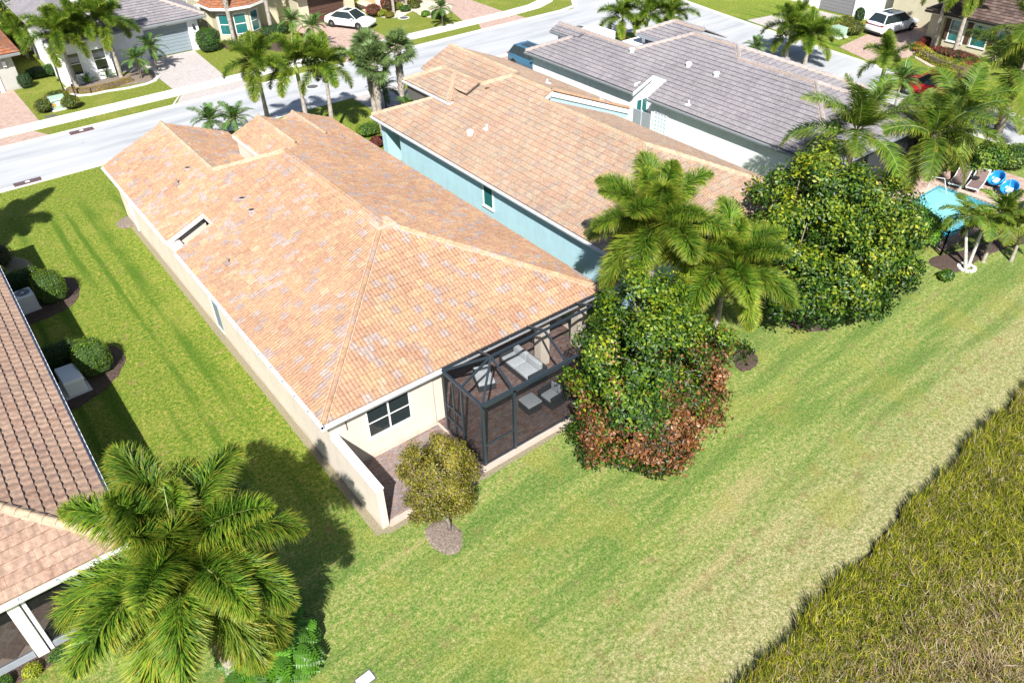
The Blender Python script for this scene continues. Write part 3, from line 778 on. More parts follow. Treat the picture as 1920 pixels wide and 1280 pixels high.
for q in ((353, 318, 'hood'), (455, 375, 'hood'), (473, 397, 'hood')):
    d = (q[0] - 960) / FX * r_ + (q[1] - 640) / FX * d_ + f_; t = (2.9 - KP * L1 - CAMZ) / (d.z - KP * d.x); pp = Vector((0, 0, CAMZ)) + d * t
    b = MB(); b.lathe([(.20, -.06), (.21, .06), (.15, .12), (.13, .13), (.10, .05)], 12, pp); b.ob('roof_vent', M['tile_main'], roof1); b = MB(); b.lathe([(.105, .10), (.10, .112)], 10, pp); b.ob('roof_vent', M['black_metal'], roof1)
for x, y in ((8.15, 37.2), (7.4, 29.2), (17.0, 37.4)):
    z = min(zl(x), 2.9 + KP * (R1 - x)); vent(roof1, (x, y, z + .03), 'pipe', 'tile_main')
# notch: wall behind, fascia round it
b = MB(); b.poly([(6.5, 33.85, 2.2), (8.1, 33.85, 2.2), (8.1, 33.85, zl(8.1) - .08), (6.5, 33.85, zl(6.5) - .08)]); b.box(6.52, 6.7, 32.2, 33.84, 1.9, 2.80); b.ob('wall', M['stucco_cream'], H1)
b = MB(); V_ = [(6.25, 33.64, 2.80), (8.02, 33.64, zl(8) - .06), (8.02, 33.64, zl(8) + .05), (6.25, 33.64, 2.95)]
b = MB(); beam(b, (6.2, 33.63, 2.84), (8.04, 33.63, zl(8.04) - .07), .05, .2); b.ob('fascia', M['white_paint'], H1)
b = MB(); beam(b, (8.03, 33.65, zl(8) - .05), (8.03, 32.4, zl(8) - .05), .05, .2); b.ob('fascia', M['white_paint'], H1)
b = MB(); beam(b, (6.25, 32.47, 2.93), (8.0, 32.47, zl(8) + .03), .12, .07); b.ob('mortar_edge', M['mortar'], roof1)
caps(roof1, (6.3, 33.7, 2.98), (8.0, 33.7, zl(8) + .02), 'cap_main', w_=.10, bed_=False)
gutter(H1, (L1, B1, 2.86), (L1, 32.45, 2.86), (-1, 0, 0)); gutter(H1, (L1, 33.65, 2.86), (L1, F1, 2.86), (-1, 0, 0))
gutter(H1, (L1 - .1, B1, 2.86), (R1, B1, 2.86), (0, -1, 0)); gutter(H1, (R1, B1, 2.86), (R1, 41.9, 2.86), (1, 0, 0))
rake(H1, (L1, F1, 2.9), (ax, F1, az)); rake(H1, (13.0, F1, 2.9), (ax, F1, az)); rake(H1, (R1, 41.9, 2.9), (cx_, 41.9, cz)); rake(H1, (14.3, 41.9, cz - .84), (cx_, 41.9, cz)); rake(H1, (12.0, 39.6, bz - .6), (bx_, 39.6, bz))
beam_ = MB(); beam(beam_, (12.0, 34.6, bz - KP * 1.5 - .05), (12.0, 39.6, bz - KP * 1.5 - .05), .05, .2); beam_.ob('fascia', M['white_paint'], H1)
# walls (left one with its tall niche, rear one with the window opening)
b = MB()
b.box(6.49, 6.75, 30.35, 43.35, 0, 2.78); b.box(6.49, 6.75, 18.95, 29.35, 0, 2.78); b.box(6.78, 6.9, 29.3, 30.4, 0, 2.78); b.box(6.6, 6.8, 29.3, 29.35, 0, 2.78); b.box(6.6, 6.8, 30.35, 30.4, 0, 2.78)
b.box(6.75, 12.6, 43.1, 43.35, 0, 3.2)
b.box(12.1, 12.2, 34.8, 39.4, 0, 4.1); b.box(12.6, 12.7, 39.4, 43.1, 0, 2.78); b.box(12.2, 14.3, 39.2, 39.4, 0, 3.9); b.box(14.1, 18.2, 41.4, 41.6, 0, 2.8); b.box(18.0, 18.2, 22.6, 41.4, 0, 2.78)
b.box(10.4, 10.6, 19.15, 22.8, 0, 2.78); b.box(10.6, 18.0, 22.6, 22.8, 0, 2.78)
wx0, wx1, wz0, wz1 = 7.85, 9.62, .95, 2.28
b.box(6.75, wx0, 18.95, 19.15, 0, 2.78); b.box(wx1, 10.6, 18.95, 19.15, 0, 2.78); b.box(wx0, wx1, 18.95, 19.15, 0, wz0); b.box(wx0, wx1, 18.95, 19.15, wz1, 2.78)
b.ob('wall', M['stucco_cream'], H1)
soffit(H1, [(L1 + .02, B1 + .02), (R1 - .02, B1 + .02), (R1 - .02, 19.0), (L1 + .02, 19.0)]); soffit(H1, [(L1 + .02, 19.0), (6.6, 19.0), (6.6, 43.5), (L1 + .02, 43.5)])
soffit(H1, [(10.6, 19.0), (R1 - .02, 19.0), (R1 - .02, 22.6), (10.6, 22.6)], 2.76)
# gable infill under the front wings
b = MB(); b.poly([(6.5, 43.2, 2.7), (12.8, 43.2, 2.7), (ax, 43.2, az - .1)]); b.ob('wall', M['stucco_cream'], H1)
# twin sash window on the rear wall
wi = win(H1, ((wx0 + wx1) / 2, 18.97, (wz0 + wz1) / 2), wx1 - wx0 - .12, wz1 - wz0 - .12, '-y', cols=2, rows=2, t=.04)
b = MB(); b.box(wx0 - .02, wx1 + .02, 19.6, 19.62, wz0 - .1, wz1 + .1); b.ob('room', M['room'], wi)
b = MB(); b.box(wx1 - .32, wx1 - .1, 19.2, 19.24, wz0, wz1); b.ob('curtain', M['curtain'], wi)
b = MB(); b.box(6.50, 6.555, 29.42, 30.28, .0, .06); b.ob('niche_sill', M['concrete'], H1)
b = MB(); b.box(6.56, 6.70, 29.36, 30.34, .02, 2.72); b.ob('niche_panel', M.setdefault('grey_blue', mat('grey_blue', (.16, .22, .28), .6)), H1)
# lanai columns and downpipes
for x, y in ((15.95, 19.25), (17.9, 19.25), (10.82, 19.25)):
    b = MB(); b.box(x - .22, x + .22, y - .22, y + .22, .06, 2.76, .015); b.ob('column', M['stucco_cream'], H1)
b = MB(); b.tube([(6.95, 18.9, 2.72), (7.1, 18.93, 2.5), (7.12, 18.93, 1.85)], .02, 6); b.ob('cable', M['dark_bark'], H1)
b = MB(); b.tube([(6.45, 41.2, 2.75), (6.45, 41.2, .1)], .04, 8); b.ob('downpipe', M['white_metal'], H1)
b = MB(); b.box(6.41, 6.49, 41.4, 41.75, .9, 1.4); b.ob('meter_box', M['white_plastic'], H1)
# sliding doors in the lanai
for x in (11.9, 13.6, 15.3, 16.7): win(H1, (x, 22.6, 1.25), 1.3, 2.2, '-y', 'bronze', 'glass', 1, 1, 'glass_door')
win(H1, (10.6, 20.9, 1.25), 1.2, 2.1, '+x', 'white_paint', 'glass', 1, 1, 'glass_door')

# privacy wall beside the rear window
pw = MB(); pw.box(6.49, 6.74, 15.93, 18.94, 0, 1.80); pwo = pw.ob('privacy_wall', M['stucco_cream']); tag(pwo, 'low cream stucco wall jutting out past the rear corner of the middle house', 'wall')
pc = MB(); pc.box(6.465, 6.765, 15.905, 18.94, 1.80, 1.86, .01); pc.ob('wall_cap', M['stucco_white'], pwo)

# ------------------------------------------------------------ screen cage
cage = thing('screen_cage', 'dark bronze pool cage with mosquito screens over the brick terrace', 'screen enclosure', (0, 0, 0))
cx0, cx1, cy0, cy1, ct = 10.78, 18.35, 16.12, 18.5, 2.80
post_x = [cx0, 12.12, 14.5, 16.9, cx1]; rz_, ry_ = 3.36, 17.5
def member(p0, p1, w_=.09, h=.06, nm='frame_beam'):
    b = MB(); beam(b, p0, p1, w_, h); return b.ob(nm, M['bronze'], cage)
for x in (cx0, 12.12, 16.9, cx1): member((x, cy0, .03), (x, cy0, ct), .10, .10, 'frame_post')
for y in (17.36, 18.45): member((cx0, y, .03), (cx0, y, ct), .07, .07, 'frame_post')
member((cx1, 17.36, .03), (cx1, 17.36, ct), .07, .07, 'frame_post')
member((cx0, cy0, ct), (cx1, cy0, ct), .10, .16); member((cx0, cy0, ct), (cx0, cy1, ct), .09, .10); member((cx1, cy0, ct), (cx1, cy1, ct), .09, .10)
member((cx0, cy0, .06), (cx1, cy0, .06), .06, .06); member((cx0, cy0, .06), (cx0, cy1, .06), .06, .06); member((cx1, cy0, .06), (cx1, cy1, .06), .06, .06)
member((cx0, cy0, .95), (12.12, cy0, .95), .05, .06); member((cx0, 17.36, 1.35), (cx0, cy1, 1.35), .05, .06); member((cx0, 17.36, .7), (cx0, cy1, .7), .05, .06)
member((cx0, 17.9, .06), (cx0, 17.9, ct), .05, .05, 'frame_post')
member((12.2, ry_, rz_), (17.0, ry_, rz_), .08, .08)
for a_, c_ in (((cx0, cy0, ct), (12.2, ry_, rz_)), ((cx0, 17.36, ct), (12.2, ry_, rz_)), ((cx0, cy1, ct), (12.2, ry_, rz_)), ((12.12, cy0, ct), (12.2, ry_, rz_)), ((12.3, 18.5, 2.95), (12.2, ry_, rz_)),
             ((14.5, cy0, ct), (14.6, ry_, rz_)), ((14.6, 18.5, 2.95), (14.6, ry_, rz_)), ((16.9, cy0, ct), (17.0, ry_, rz_)), ((17.0, 18.5, 2.95), (17.0, ry_, rz_)), ((cx1, cy0, ct), (17.0, ry_, rz_)), ((cx1, cy1, ct), (17.0, ry_, rz_))):
    member(a_, c_, .07, .07)
member((cx0, cy1, 2.86), (cx1, cy1, 2.86), .05, .12)
def scr(pts, mt='screen', par=None):
    b = MB(); b.poly(pts); return b.ob('screen_panel', M[mt], par or cage)
for x0, x1 in ((cx0, 12.12), (12.12, 16.9), (16.9, cx1)): scr([(x0, cy0, .08), (x1, cy0, .08), (x1, cy0, ct), (x0, cy0, ct)])
for x in (cx0, cx1):
    for y0, y1 in ((cy0, 17.36), (17.36, 18.45)): scr([(x, y0, .08), (x, y1, .08), (x, y1, ct), (x, y0, ct)])
T_ = 'screen_top'
scr([(cx0, cy0, ct), (12.12, cy0, ct), (12.2, ry_, rz_)], T_); scr([(cx0, cy0, ct), (12.2, ry_, rz_), (cx0, 17.36, ct)], T_); scr([(cx0, 17.36, ct), (12.2, ry_, rz_), (cx0, cy1, ct)], T_)
scr([(cx0, cy1, ct), (12.2, ry_, rz_), (12.3, 18.5, 2.95)], T_)
for i, (a_, c_) in enumerate(((12.15, 14.5), (14.5, 16.95))):
    scr([(a_, cy0, ct), (c_, cy0, ct), (c_ + .08, ry_, rz_), (a_ + .06, ry_, rz_)], T_); scr([(a_ + .06, ry_, rz_), (c_ + .08, ry_, rz_), (c_ + .1, 18.5, 2.95), (a_ + .1, 18.5, 2.95)], T_)
scr([(16.95, cy0, ct), (cx1, cy0, ct), (17.0, ry_, rz_)], T_); scr([(cx1, cy0, ct), (cx1, cy1, ct), (17.0, ry_, rz_)], T_); scr([(cx1, cy1, ct), (17.0, 18.5, 2.95), (17.0, ry_, rz_)], T_)
member((12.06, cy0 - .03, .9), (12.06, cy0 - .03, 1.15), .03, .05, 'door_handle')

# ------------------------------------------------------------ aqua house behind, right of the main one
H2 = thing('house', 'aqua stucco house with pale peach tile roof, right of the orange-roofed house', 'house', (0, 0, 0))
L2 = 20.6; z2 = lambda x: 2.9 + KP * (x - L2)
sx_, sz_ = 25.97, z2(25.97); R2 = 31.34; B2 = 18.55
nx_, nz_ = 26.6, z2(26.6); R2n = 32.6; yn0, yn1 = 31.4, 34.7
wx_, wy0, wy1, we = 25.1, 38.25, 39.5, 4.25   # raised front wing
W0 = 23.3
P = [
    [(L2, B2, 2.9), (sx_, B2 + 5.37, sz_), (sx_, yn0, sz_), (L2, yn0, 2.9)],
    [(L2, yn0, 2.9), (nx_, yn0, nz_), (nx_, yn1, nz_), (23.5, 37.8, z2(23.5)), (L2, 40.7, 2.9)],
    [(L2, B2, 2.9), (R2, B2, 2.9), (sx_, B2 + 5.37, sz_)],
    [(R2, B2, 2.9), (R2, yn0, 2.9), (sx_, yn0, sz_), (sx_, B2 + 5.37, sz_)],
    [(R2n, yn0, nz_ - KP * (R2n - nx_)), (R2n, 36.7, nz_ - KP * (R2n - nx_)), (28.3, 36.7, nz_ - KP * (28.3 - nx_)), (nx_, yn1, nz_), (nx_, yn0, nz_)],
    [(R2n, 36.7, nz_ - KP * (R2n - nx_)), (R2n, 43.6, nz_ - KP * (R2n - nx_)), (28.3, 43.6, nz_ - KP * (28.3 - nx_)), (28.3, 36.7, nz_ - KP * (28.3 - nx_))],
    # wing
    [(W0, 36.4, we), (wx_, wy0, we + .75), (wx_, wy1, we + .75), (W0, 41.2, we)],
    [(W0, 36.4, we), (26.9, 36.4, we), (wx_, wy0, we + .75)],
    [(wx_, 35.9, we + .75), (wx_, wy1, we + .75), (26.6, wy1 + 1.3, we + .15), (26.6, 35.9, we + .15)],
    [(W0, 41.2, we), (26.9, 41.2, we), (wx_, wy1, we + .75)],
    [(24.2, 35.9, we + .375), (wx_, 35.9, we + .75), (wx_, wy0, we + .75), (24.2, 37.35, we + .375)],
    [(28.3, 36.2, 4.69), (28.3, 43.6, 4.69), (26.0, 43.6, 3.73), (26.0, 36.2, 3.73)],
    [(L2, 40.7, 2.9), (23.5, 37.8, z2(23.5)), (27, 37.8, z2(23.5)), (27, 40.7, 2.9)],
]
roof2 = make_roof(H2, P, M['tile_aqua_house'], 'barrel')
for a_, c_ in (((L2 + .05, B2 + .05, 2.92), (sx_, B2 + 5.37, sz_)), ((R2 - .05, B2 + .05, 2.92), (sx_, B2 + 5.37, sz_)), ((sx_, B2 + 5.37, sz_), (sx_, yn0, sz_)), ((nx_, yn0, nz_), (nx_, yn1, nz_)), ((L2 + .05, 40.65, 2.92), (23.55, 37.75, z2(23.5))),
             ((25.35, 35.95, z2(25.35) + .02), (nx_, yn1, nz_)), ((W0, 36.4, we + .02), (wx_, wy0, we + .75)), ((W0, 41.15, we + .02), (wx_, wy1, we + .75)), ((25.3, 35.9, we + .68), (wx_, wy1, we + .76)), ((28.3, 43.5, 4.71), (28.3, 36.4, 4.71)), ((28.3, 36.4, 4.71), (nx_, yn1, nz_))):
    caps(roof2, a_, c_, 'cap_pale')
caps(roof2, (R2n, yn0 + .08, nz_ - KP * (R2n - nx_) + .06), (nx_ + .1, yn0 + .08, nz_ + .04), 'cap_main', w_=.11, bed_=False)
rake(H2, (nx_, yn0 - .02, nz_), (R2n, yn0 - .02, nz_ - KP * (R2n - nx_)), h=.24); rake(H2, (nx_ - .02, yn0 - .02, nz_ - .02), (25.97, yn0 - .02, sz_ - .02), h=.2)
b = MB(); b.poly([(nx_, yn0 + .06, nz_ - .2), (R2n, yn0 + .06, nz_ - KP * (R2n - nx_) - .2), (R2n, yn0 + .06, 2.5), (nx_ - .5, yn0 + .06, 2.5)]); b.ob('wall', M['stucco_aqua'], H2)
gutter(H2, (L2, B2, 2.86), (L2, 40.7, 2.86), (-1, 0, 0)); gutter(H2, (W0, 36.4, we - .03), (W0, 41.2, we - .03), (-1, 0, 0)); gutter(H2, (W0, 36.4, we - .03), (24.9, 36.4, we - .03), (0, -1, 0)); gutter(H2, (L2, B2, 2.86), (R2, B2, 2.86), (0, -1, 0))
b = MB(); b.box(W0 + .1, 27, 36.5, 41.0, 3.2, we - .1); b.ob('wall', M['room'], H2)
b = MB(); b.box(20.95, 31.0, 18.95, 38.2, 0, 2.78); b.box(23.7, 27.5, 38.2, 41.0, 0, we - .15); b.box(27.5, 32, 38.2, 43.6, 0, 3.0); b.ob('wall', M['stucco_aqua'], H2)
b = MB(); b.box(20.95, 22.1, 39.8, 40.3, 0, 2.78); b.box(20.95, 22.1, 39.0, 39.2, 2.2, 2.78); b.ob('porch_pier', M['stucco_aqua'], H2)
soffit(H2, [(L2 + .02, B2 + .02), (21.0, B2 + .02), (21.0, 40.6), (L2 + .02, 40.6)]); soffit(H2, [(21.0, 38.2), (25, 38.2), (25, 40.6), (21.0, 40.6)])
rake(H2, (L2, 40.7, 2.95), (27, 40.7, 2.95))
win(H2, (20.95, 29.6, 1.85), .75, 1.1, '-x', 'white_paint', 'glass_teal', 1, 1)
for x, y, kd in ((21.9, 32.5, 0), (21.9, 32.3, 0)): pass
def on2(px, py, x0):
    d = (px - 960) / FX * r_ + (py - 640) / FX * d_ + f_; t = (2.9 - KP * x0 - CAMZ) / (d.z - KP * d.x); return Vector((0, 0, CAMZ)) + d * t
vent(roof2, on2(882, 253, L2) + Vector((0, 0, .03)), 'round'); vent(roof2, on2(913, 243, L2), 'pipe'); vent(roof2, on2(911, 168, L2), 'hood', 'cap_pale')
for q in ((29.0, 34.6), (31.2, 32.4)): vent(roof2, (q[0], q[1], nz_ - KP * (q[0] - nx_) + .03), 'pipe')

# ------------------------------------------------------------ white house with the grey roof
H3 = thing('house', 'white stucco house with long grey tile roof, behind the aqua house', 'house', (0, 0, 0))
L3 = 34.8; z3 = lambda x: 2.9 + KP * (x - L3)
B3 = 19.3; lx, lz = 39.55, z3(39.55); px_, pz = 37.93, z3(37.93); qx, qz = 40.4, z3(40.4)
P = [
    [(L3, B3, 2.9), (lx, B3 + 4.75, lz), (lx, 29.4, lz), (lx, 32.05, lz), (L3, 32.05, 2.9)],
    [(36.45, 32.05, z3(36.45)), (lx, 32.05, lz), (lx, 33.3, lz), (36.45, 33.3, z3(36.45))],
    [(lx, 29.4, lz), (qx, 30.3, qz), (qx, 33.7, qz), (lx, 34.6, lz)],
    [(L3, 33.3, 2.9), (lx, 33.3, lz), (lx, 34.6, lz), (px_, 36.2, pz), (L3, 36.2, 2.9)],
    [(L3, 36.2, 2.9), (px_, 36.2, pz), (px_, 41.0, pz), (37.14, 41.7, z3(37.14)), (L3, 44.0, 2.9)],
    [(L3, 44.0, 2.9), (37.14, 44.0, 2.9), (37.14, 41.7, z3(37.14))],
    [(37.14, 41.0, z3(37.14)), (px_, 41.0, pz), (px_, 44.0, pz), (37.14, 44.0, z3(37.14))],
    [(L3, B3, 2.9), (44.3, B3, 2.9), (lx, B3 + 4.75, lz)],
    [(44.3, B3, 2.9), (44.3, 28, 2.9), (lx, 29.4, lz), (lx, B3 + 4.75, lz)],
    [(qx, 30.3, qz), (lx, 29.4, lz), (43.5, 25.5, 3.25), (46.1, 24.6, 2.9)],
    [(qx, 30.3, qz), (46.1, 24.6, 2.9), (46.1, 39.4, 2.9), (qx, 33.7, qz)],
    [(qx, 33.7, qz), (46.1, 39.4, 2.9), (39, 39.4, 2.9), (px_, 36.2, pz)],
    [(px_, 36.2, pz), (41.2, 36.2, 2.85), (41.2, 44.0, 2.85), (px_, 44.0, pz)],
    [(42.1, 35.8, 3.5), (44.0, 35.8, 4.3), (44.0, 38.6, 4.3), (42.1, 40.5, 3.5)],
    [(44.0, 35.8, 4.3), (46.5, 35.8, 3.25), (46.5, 40.5, 3.25), (44.0, 38.6, 4.3)],
    [(42.1, 40.5, 3.5), (44.0, 38.6, 4.3), (46.5, 40.5, 3.25)],
]
roof3 = make_roof(H3, P, M['tile_grey'], 'flat', singles=300)
for a_, c_ in (((L3 + .05, B3 + .05, 2.92), (lx, B3 + 4.75, lz)), ((44.25, B3 + .05, 2.92), (lx, B3 + 4.75, lz)), ((lx, B3 + 4.75, lz), (lx, 29.4, lz)), ((lx, 29.4, lz), (qx, 30.3, qz)), ((46.1, 24.65, 2.92), (qx, 30.3, qz)), ((qx, 30.3, qz), (qx, 33.7, qz)),
             ((px_, 36.2, pz), (qx, 33.7, qz)), ((px_, 43.9, pz), (px_, 36.2, pz)), ((L3 + .05, 43.95, 2.92), (37.14, 41.7, z3(37.14))), ((42.1, 40.45, 3.52), (44.0, 38.6, 4.32)), ((44.0, 35.9, 4.32), (44.0, 38.6, 4.32)), ((46.05, 39.35, 2.92), (qx, 33.7, qz))):
    caps(roof3, a_, c_, 'cap_grey')
gutter(H3, (L3, B3, 2.86), (L3, 32.05, 2.86), (-1, 0, 0), 'grey_metal', False); gutter(H3, (L3, 33.3, 2.86), (L3, 44.0, 2.86), (-1, 0, 0), 'grey_metal', False); gutter(H3, (L3, B3, 2.86), (44.3, B3, 2.86), (0, -1, 0), 'grey_metal', False)
rake(H3, (L3, 33.28, 2.9), (36.45, 33.28, z3(36.45)), 'white_metal'); beam_ = MB(); beam(beam_, (36.45, 33.28, z3(36.45) - .08), (36.45, 32.05, z3(36.45) - .08), .05, .2); beam_.ob('fascia', M['white_metal'], H3)
rake(H3, (37.14, 44.0, z3(37.14)), (px_, 44.0, pz), 'grey_metal'); gutter(H3, (37.14, 41.7, z3(37.14) - .03), (37.14, 44.0, z3(37.14) - .03), (-1, 0, 0), 'grey_metal', False)
b = MB(); b.box(35.15, 44, 19.7, 32.0, 0, 2.78); b.box(35.15, 37.5, 33.55, 43.55, 0, 2.78); b.box(37.5, 44, 33.55, 41.4, 0, 2.78); b.box(36.45, 37.4, 32.0, 33.55, 0, 3.45); b.box(37.5, 41, 41.4, 43.6, 0, 3.6); b.box(35.15, 36.5, 33.55, 33.6, 2.78, 3.3)
b.box(43.2, 46.3, 24.9, 39, 0, 2.78); b.ob('wall', M['stucco_white'], H3)
b = MB(); b.poly([(35.15, 33.54, 2.7), (36.5, 33.54, 2.7), (36.5, 33.54, 3.42), (35.15, 33.54, 2.9)]); b.ob('wall', M['stucco_white'], H3)
b = MB(); b.box(42.5, 42.8, 39.9, 40.2, 0, 3.4); b.ob('column', M['stucco_white'], H3)
b = MB(); beam(b, (42.05, 40.4, 3.4), (42.05, 37.0, 3.4), .08, .2); b.ob('fascia', M['grey_metal'], H3)
soffit(H3, [(L3 + .02, B3 + .02), (35.2, B3 + .02), (35.2, 32.0), (L3 + .02, 32.0)]); soffit(H3, [(L3 + .02, 33.35), (35.2, 33.35), (35.2, 43.8), (L3 + .02, 43.8)])
b = MB(); b.box(36.3, 44.0, 19.64, 19.69, .1, 2.62); b.ob('lanai_screen', M.setdefault('dark_screen', mat('dark_screen', (.035, .04, .045), .5)), H3)
for x in (36.3, 38.8, 41.4, 43.9): b = MB(); b.box(x - .05, x + .05, 19.56, 19.64, .05, 2.7); b.ob('frame_post', M['bronze'], H3)
win(H3, (35.9, 33.55, 1.45), .9, 1.4, '-y', 'white_paint', 'glass_teal', 2, 1)
# glass block window
gb = win(H3, (35.15, 31.2, 1.35), .95, 1.45, '-x', 'white_paint', 'pale_blue', 4, 6, 'glass_block_window', .06)
for q in ((1185, 98), (1291, 125), (1343, 143)): vent(roof3, on2(*q, L3) + Vector((0, 0, .03)), 'round')
vent(roof3, on2(1291, 197, L3), 'pipe')
# privacy gate in the notch between the two parts
gt = thing('side_gate', 'dark grey solid gate closing the notch in the white side wall', 'gate', (35.2, 32.8, 0))
b = MB(); b.box(-.03, .03, -.75, -.02, .05, 1.75); b.ob('gate_panel', M['grey_metal'], gt); b = MB(); b.box(-.03, .03, .02, .72, .05, 1.75); b.ob('gate_panel', M['grey_metal'], gt)
b = MB(); b.box(-.04, .04, -.02, .02, 0, 1.8); b.ob('gate_post', M['white_metal'], gt)

# ------------------------------------------------------------ left neighbour
H4 = thing('house', 'house cut off by the left edge, with pinkish beige tile roof and screened porch', 'house', (0, 0, 0))
R4 = -.2; B4 = 17.75; F4 = 41.0; x4 = -6.35; rz4 = 2.9 + KP * (R4 - x4)
roof4 = make_roof(H4, [[(R4, B4, 2.9), (R4, F4, 2.9), (x4, F4 - 6.15, rz4), (x4, B4 + 6.15, rz4)], [(R4, B4, 2.9), (-12.5, B4, 2.9), (x4, B4 + 6.15, rz4)], [(-12.5, B4, 2.9), (-12.5, F4, 2.9), (x4, F4 - 6.15, rz4), (x4, B4 + 6.15, rz4)], [(R4, F4, 2.9), (-12.5, F4, 2.9), (x4, F4 - 6.15, rz4)]], M['tile_left'], 'wave', tone=None)
caps(roof4, (R4 - .05, B4 + .05, 2.92), (x4, B4 + 6.15, rz4), 'cap_pale', w_=.15); caps(roof4, (x4, B4 + 6.15, rz4), (x4, F4 - 6.15, rz4), 'cap_pale', w_=.15); caps(roof4, (R4 - .05, F4 - .05, 2.92), (x4, F4 - 6.15, rz4), 'cap_pale', w_=.15)
gutter(H4, (R4, B4, 2.86), (R4, F4, 2.86), (1, 0, 0)); gutter(H4, (R4, B4, 2.86), (-12.5, B4, 2.86), (0, -1, 0))
b = MB(); b.box(-.8, -.55, 18.1, 40.6, 0, 2.78); b.box(-12.2, -.55, 40.4, 40.6, 0, 2.78); b.box(-12.2, -.8, 22.4, 22.6, 0, 2.78); b.box(-.8, -.4, 18.05, 18.45, 0, 2.78); b.ob('wall', M['stucco_grey'], H4)
soffit(H4, [(R4 - .02, B4 + .02), (-12.4, B4 + .02), (-12.4, 18.2), (-.6, 18.2), (-.6, 40.8), (R4 - .02, 40.8)])
b = MB(); b.box(-3.46, -3.16, 18.05, 18.45, .02, 2.78, .01); b.ob('column', M['white_paint'], H4)
b = MB(); b.box(-3.12, -3.02, 18.1, 18.2, .02, 2.78); b.ob('column_trim', M['white_metal'], H4)
b = MB(); b.box(-12, -3.5, 18.12, 18.22, .02, .30); b.box(-3.0, -.8, 18.12, 18.22, .02, .30); b.ob('kick_plate', M['grey_metal'], H4)
for x0, x1 in ((-8.9, -3.5), (-3.0, -.85)): scr([(x0, 18.16, .3), (x1, 18.16, .3), (x1, 18.16, 2.76), (x0, 18.16, 2.76)], 'screen', H4)
sheet('porch_base', [(-12, 17.95), (-.5, 17.95), (-.5, 22.4), (-12, 22.4)], .03, M['slab'], .06)
# large porch pavers laid diagonally: single pieces
M['porch_paver'] = tile_mat('porch_paver', [(0, (.30, .21, .17)), (.4, (.36, .26, .21)), (.8, (.42, .34, .29)), (1, (.50, .44, .38))])
porch = thing('porch_floor', 'screened porch floor of large tan pavers laid diagonally, at the left edge', 'floor', (0, 0, 0))
pm = MB(); pm.box(-.222, .222, -.222, .222, -.03, 0, .006); pme = pm.mesh('paver', M['porch_paver'])
cnt = 0
for i in range(-40, 40):
    for j in range(-40, 40):
        c_ = Vector(((i - j) * .45 * .7071 - 4, (i + j) * .45 * .7071 + 20, 0))
        if -7.2 < c_.x < -1.15 and 18.6 < c_.y < 22.0 and cnt < 300:
            o = link('paver', pme, porch, loc=(c_.x, c_.y, .07 + rnd.uniform(-.003, .003)), rot=(0, 0, R(45))); o['tone'] = rnd.random(); cnt += 1

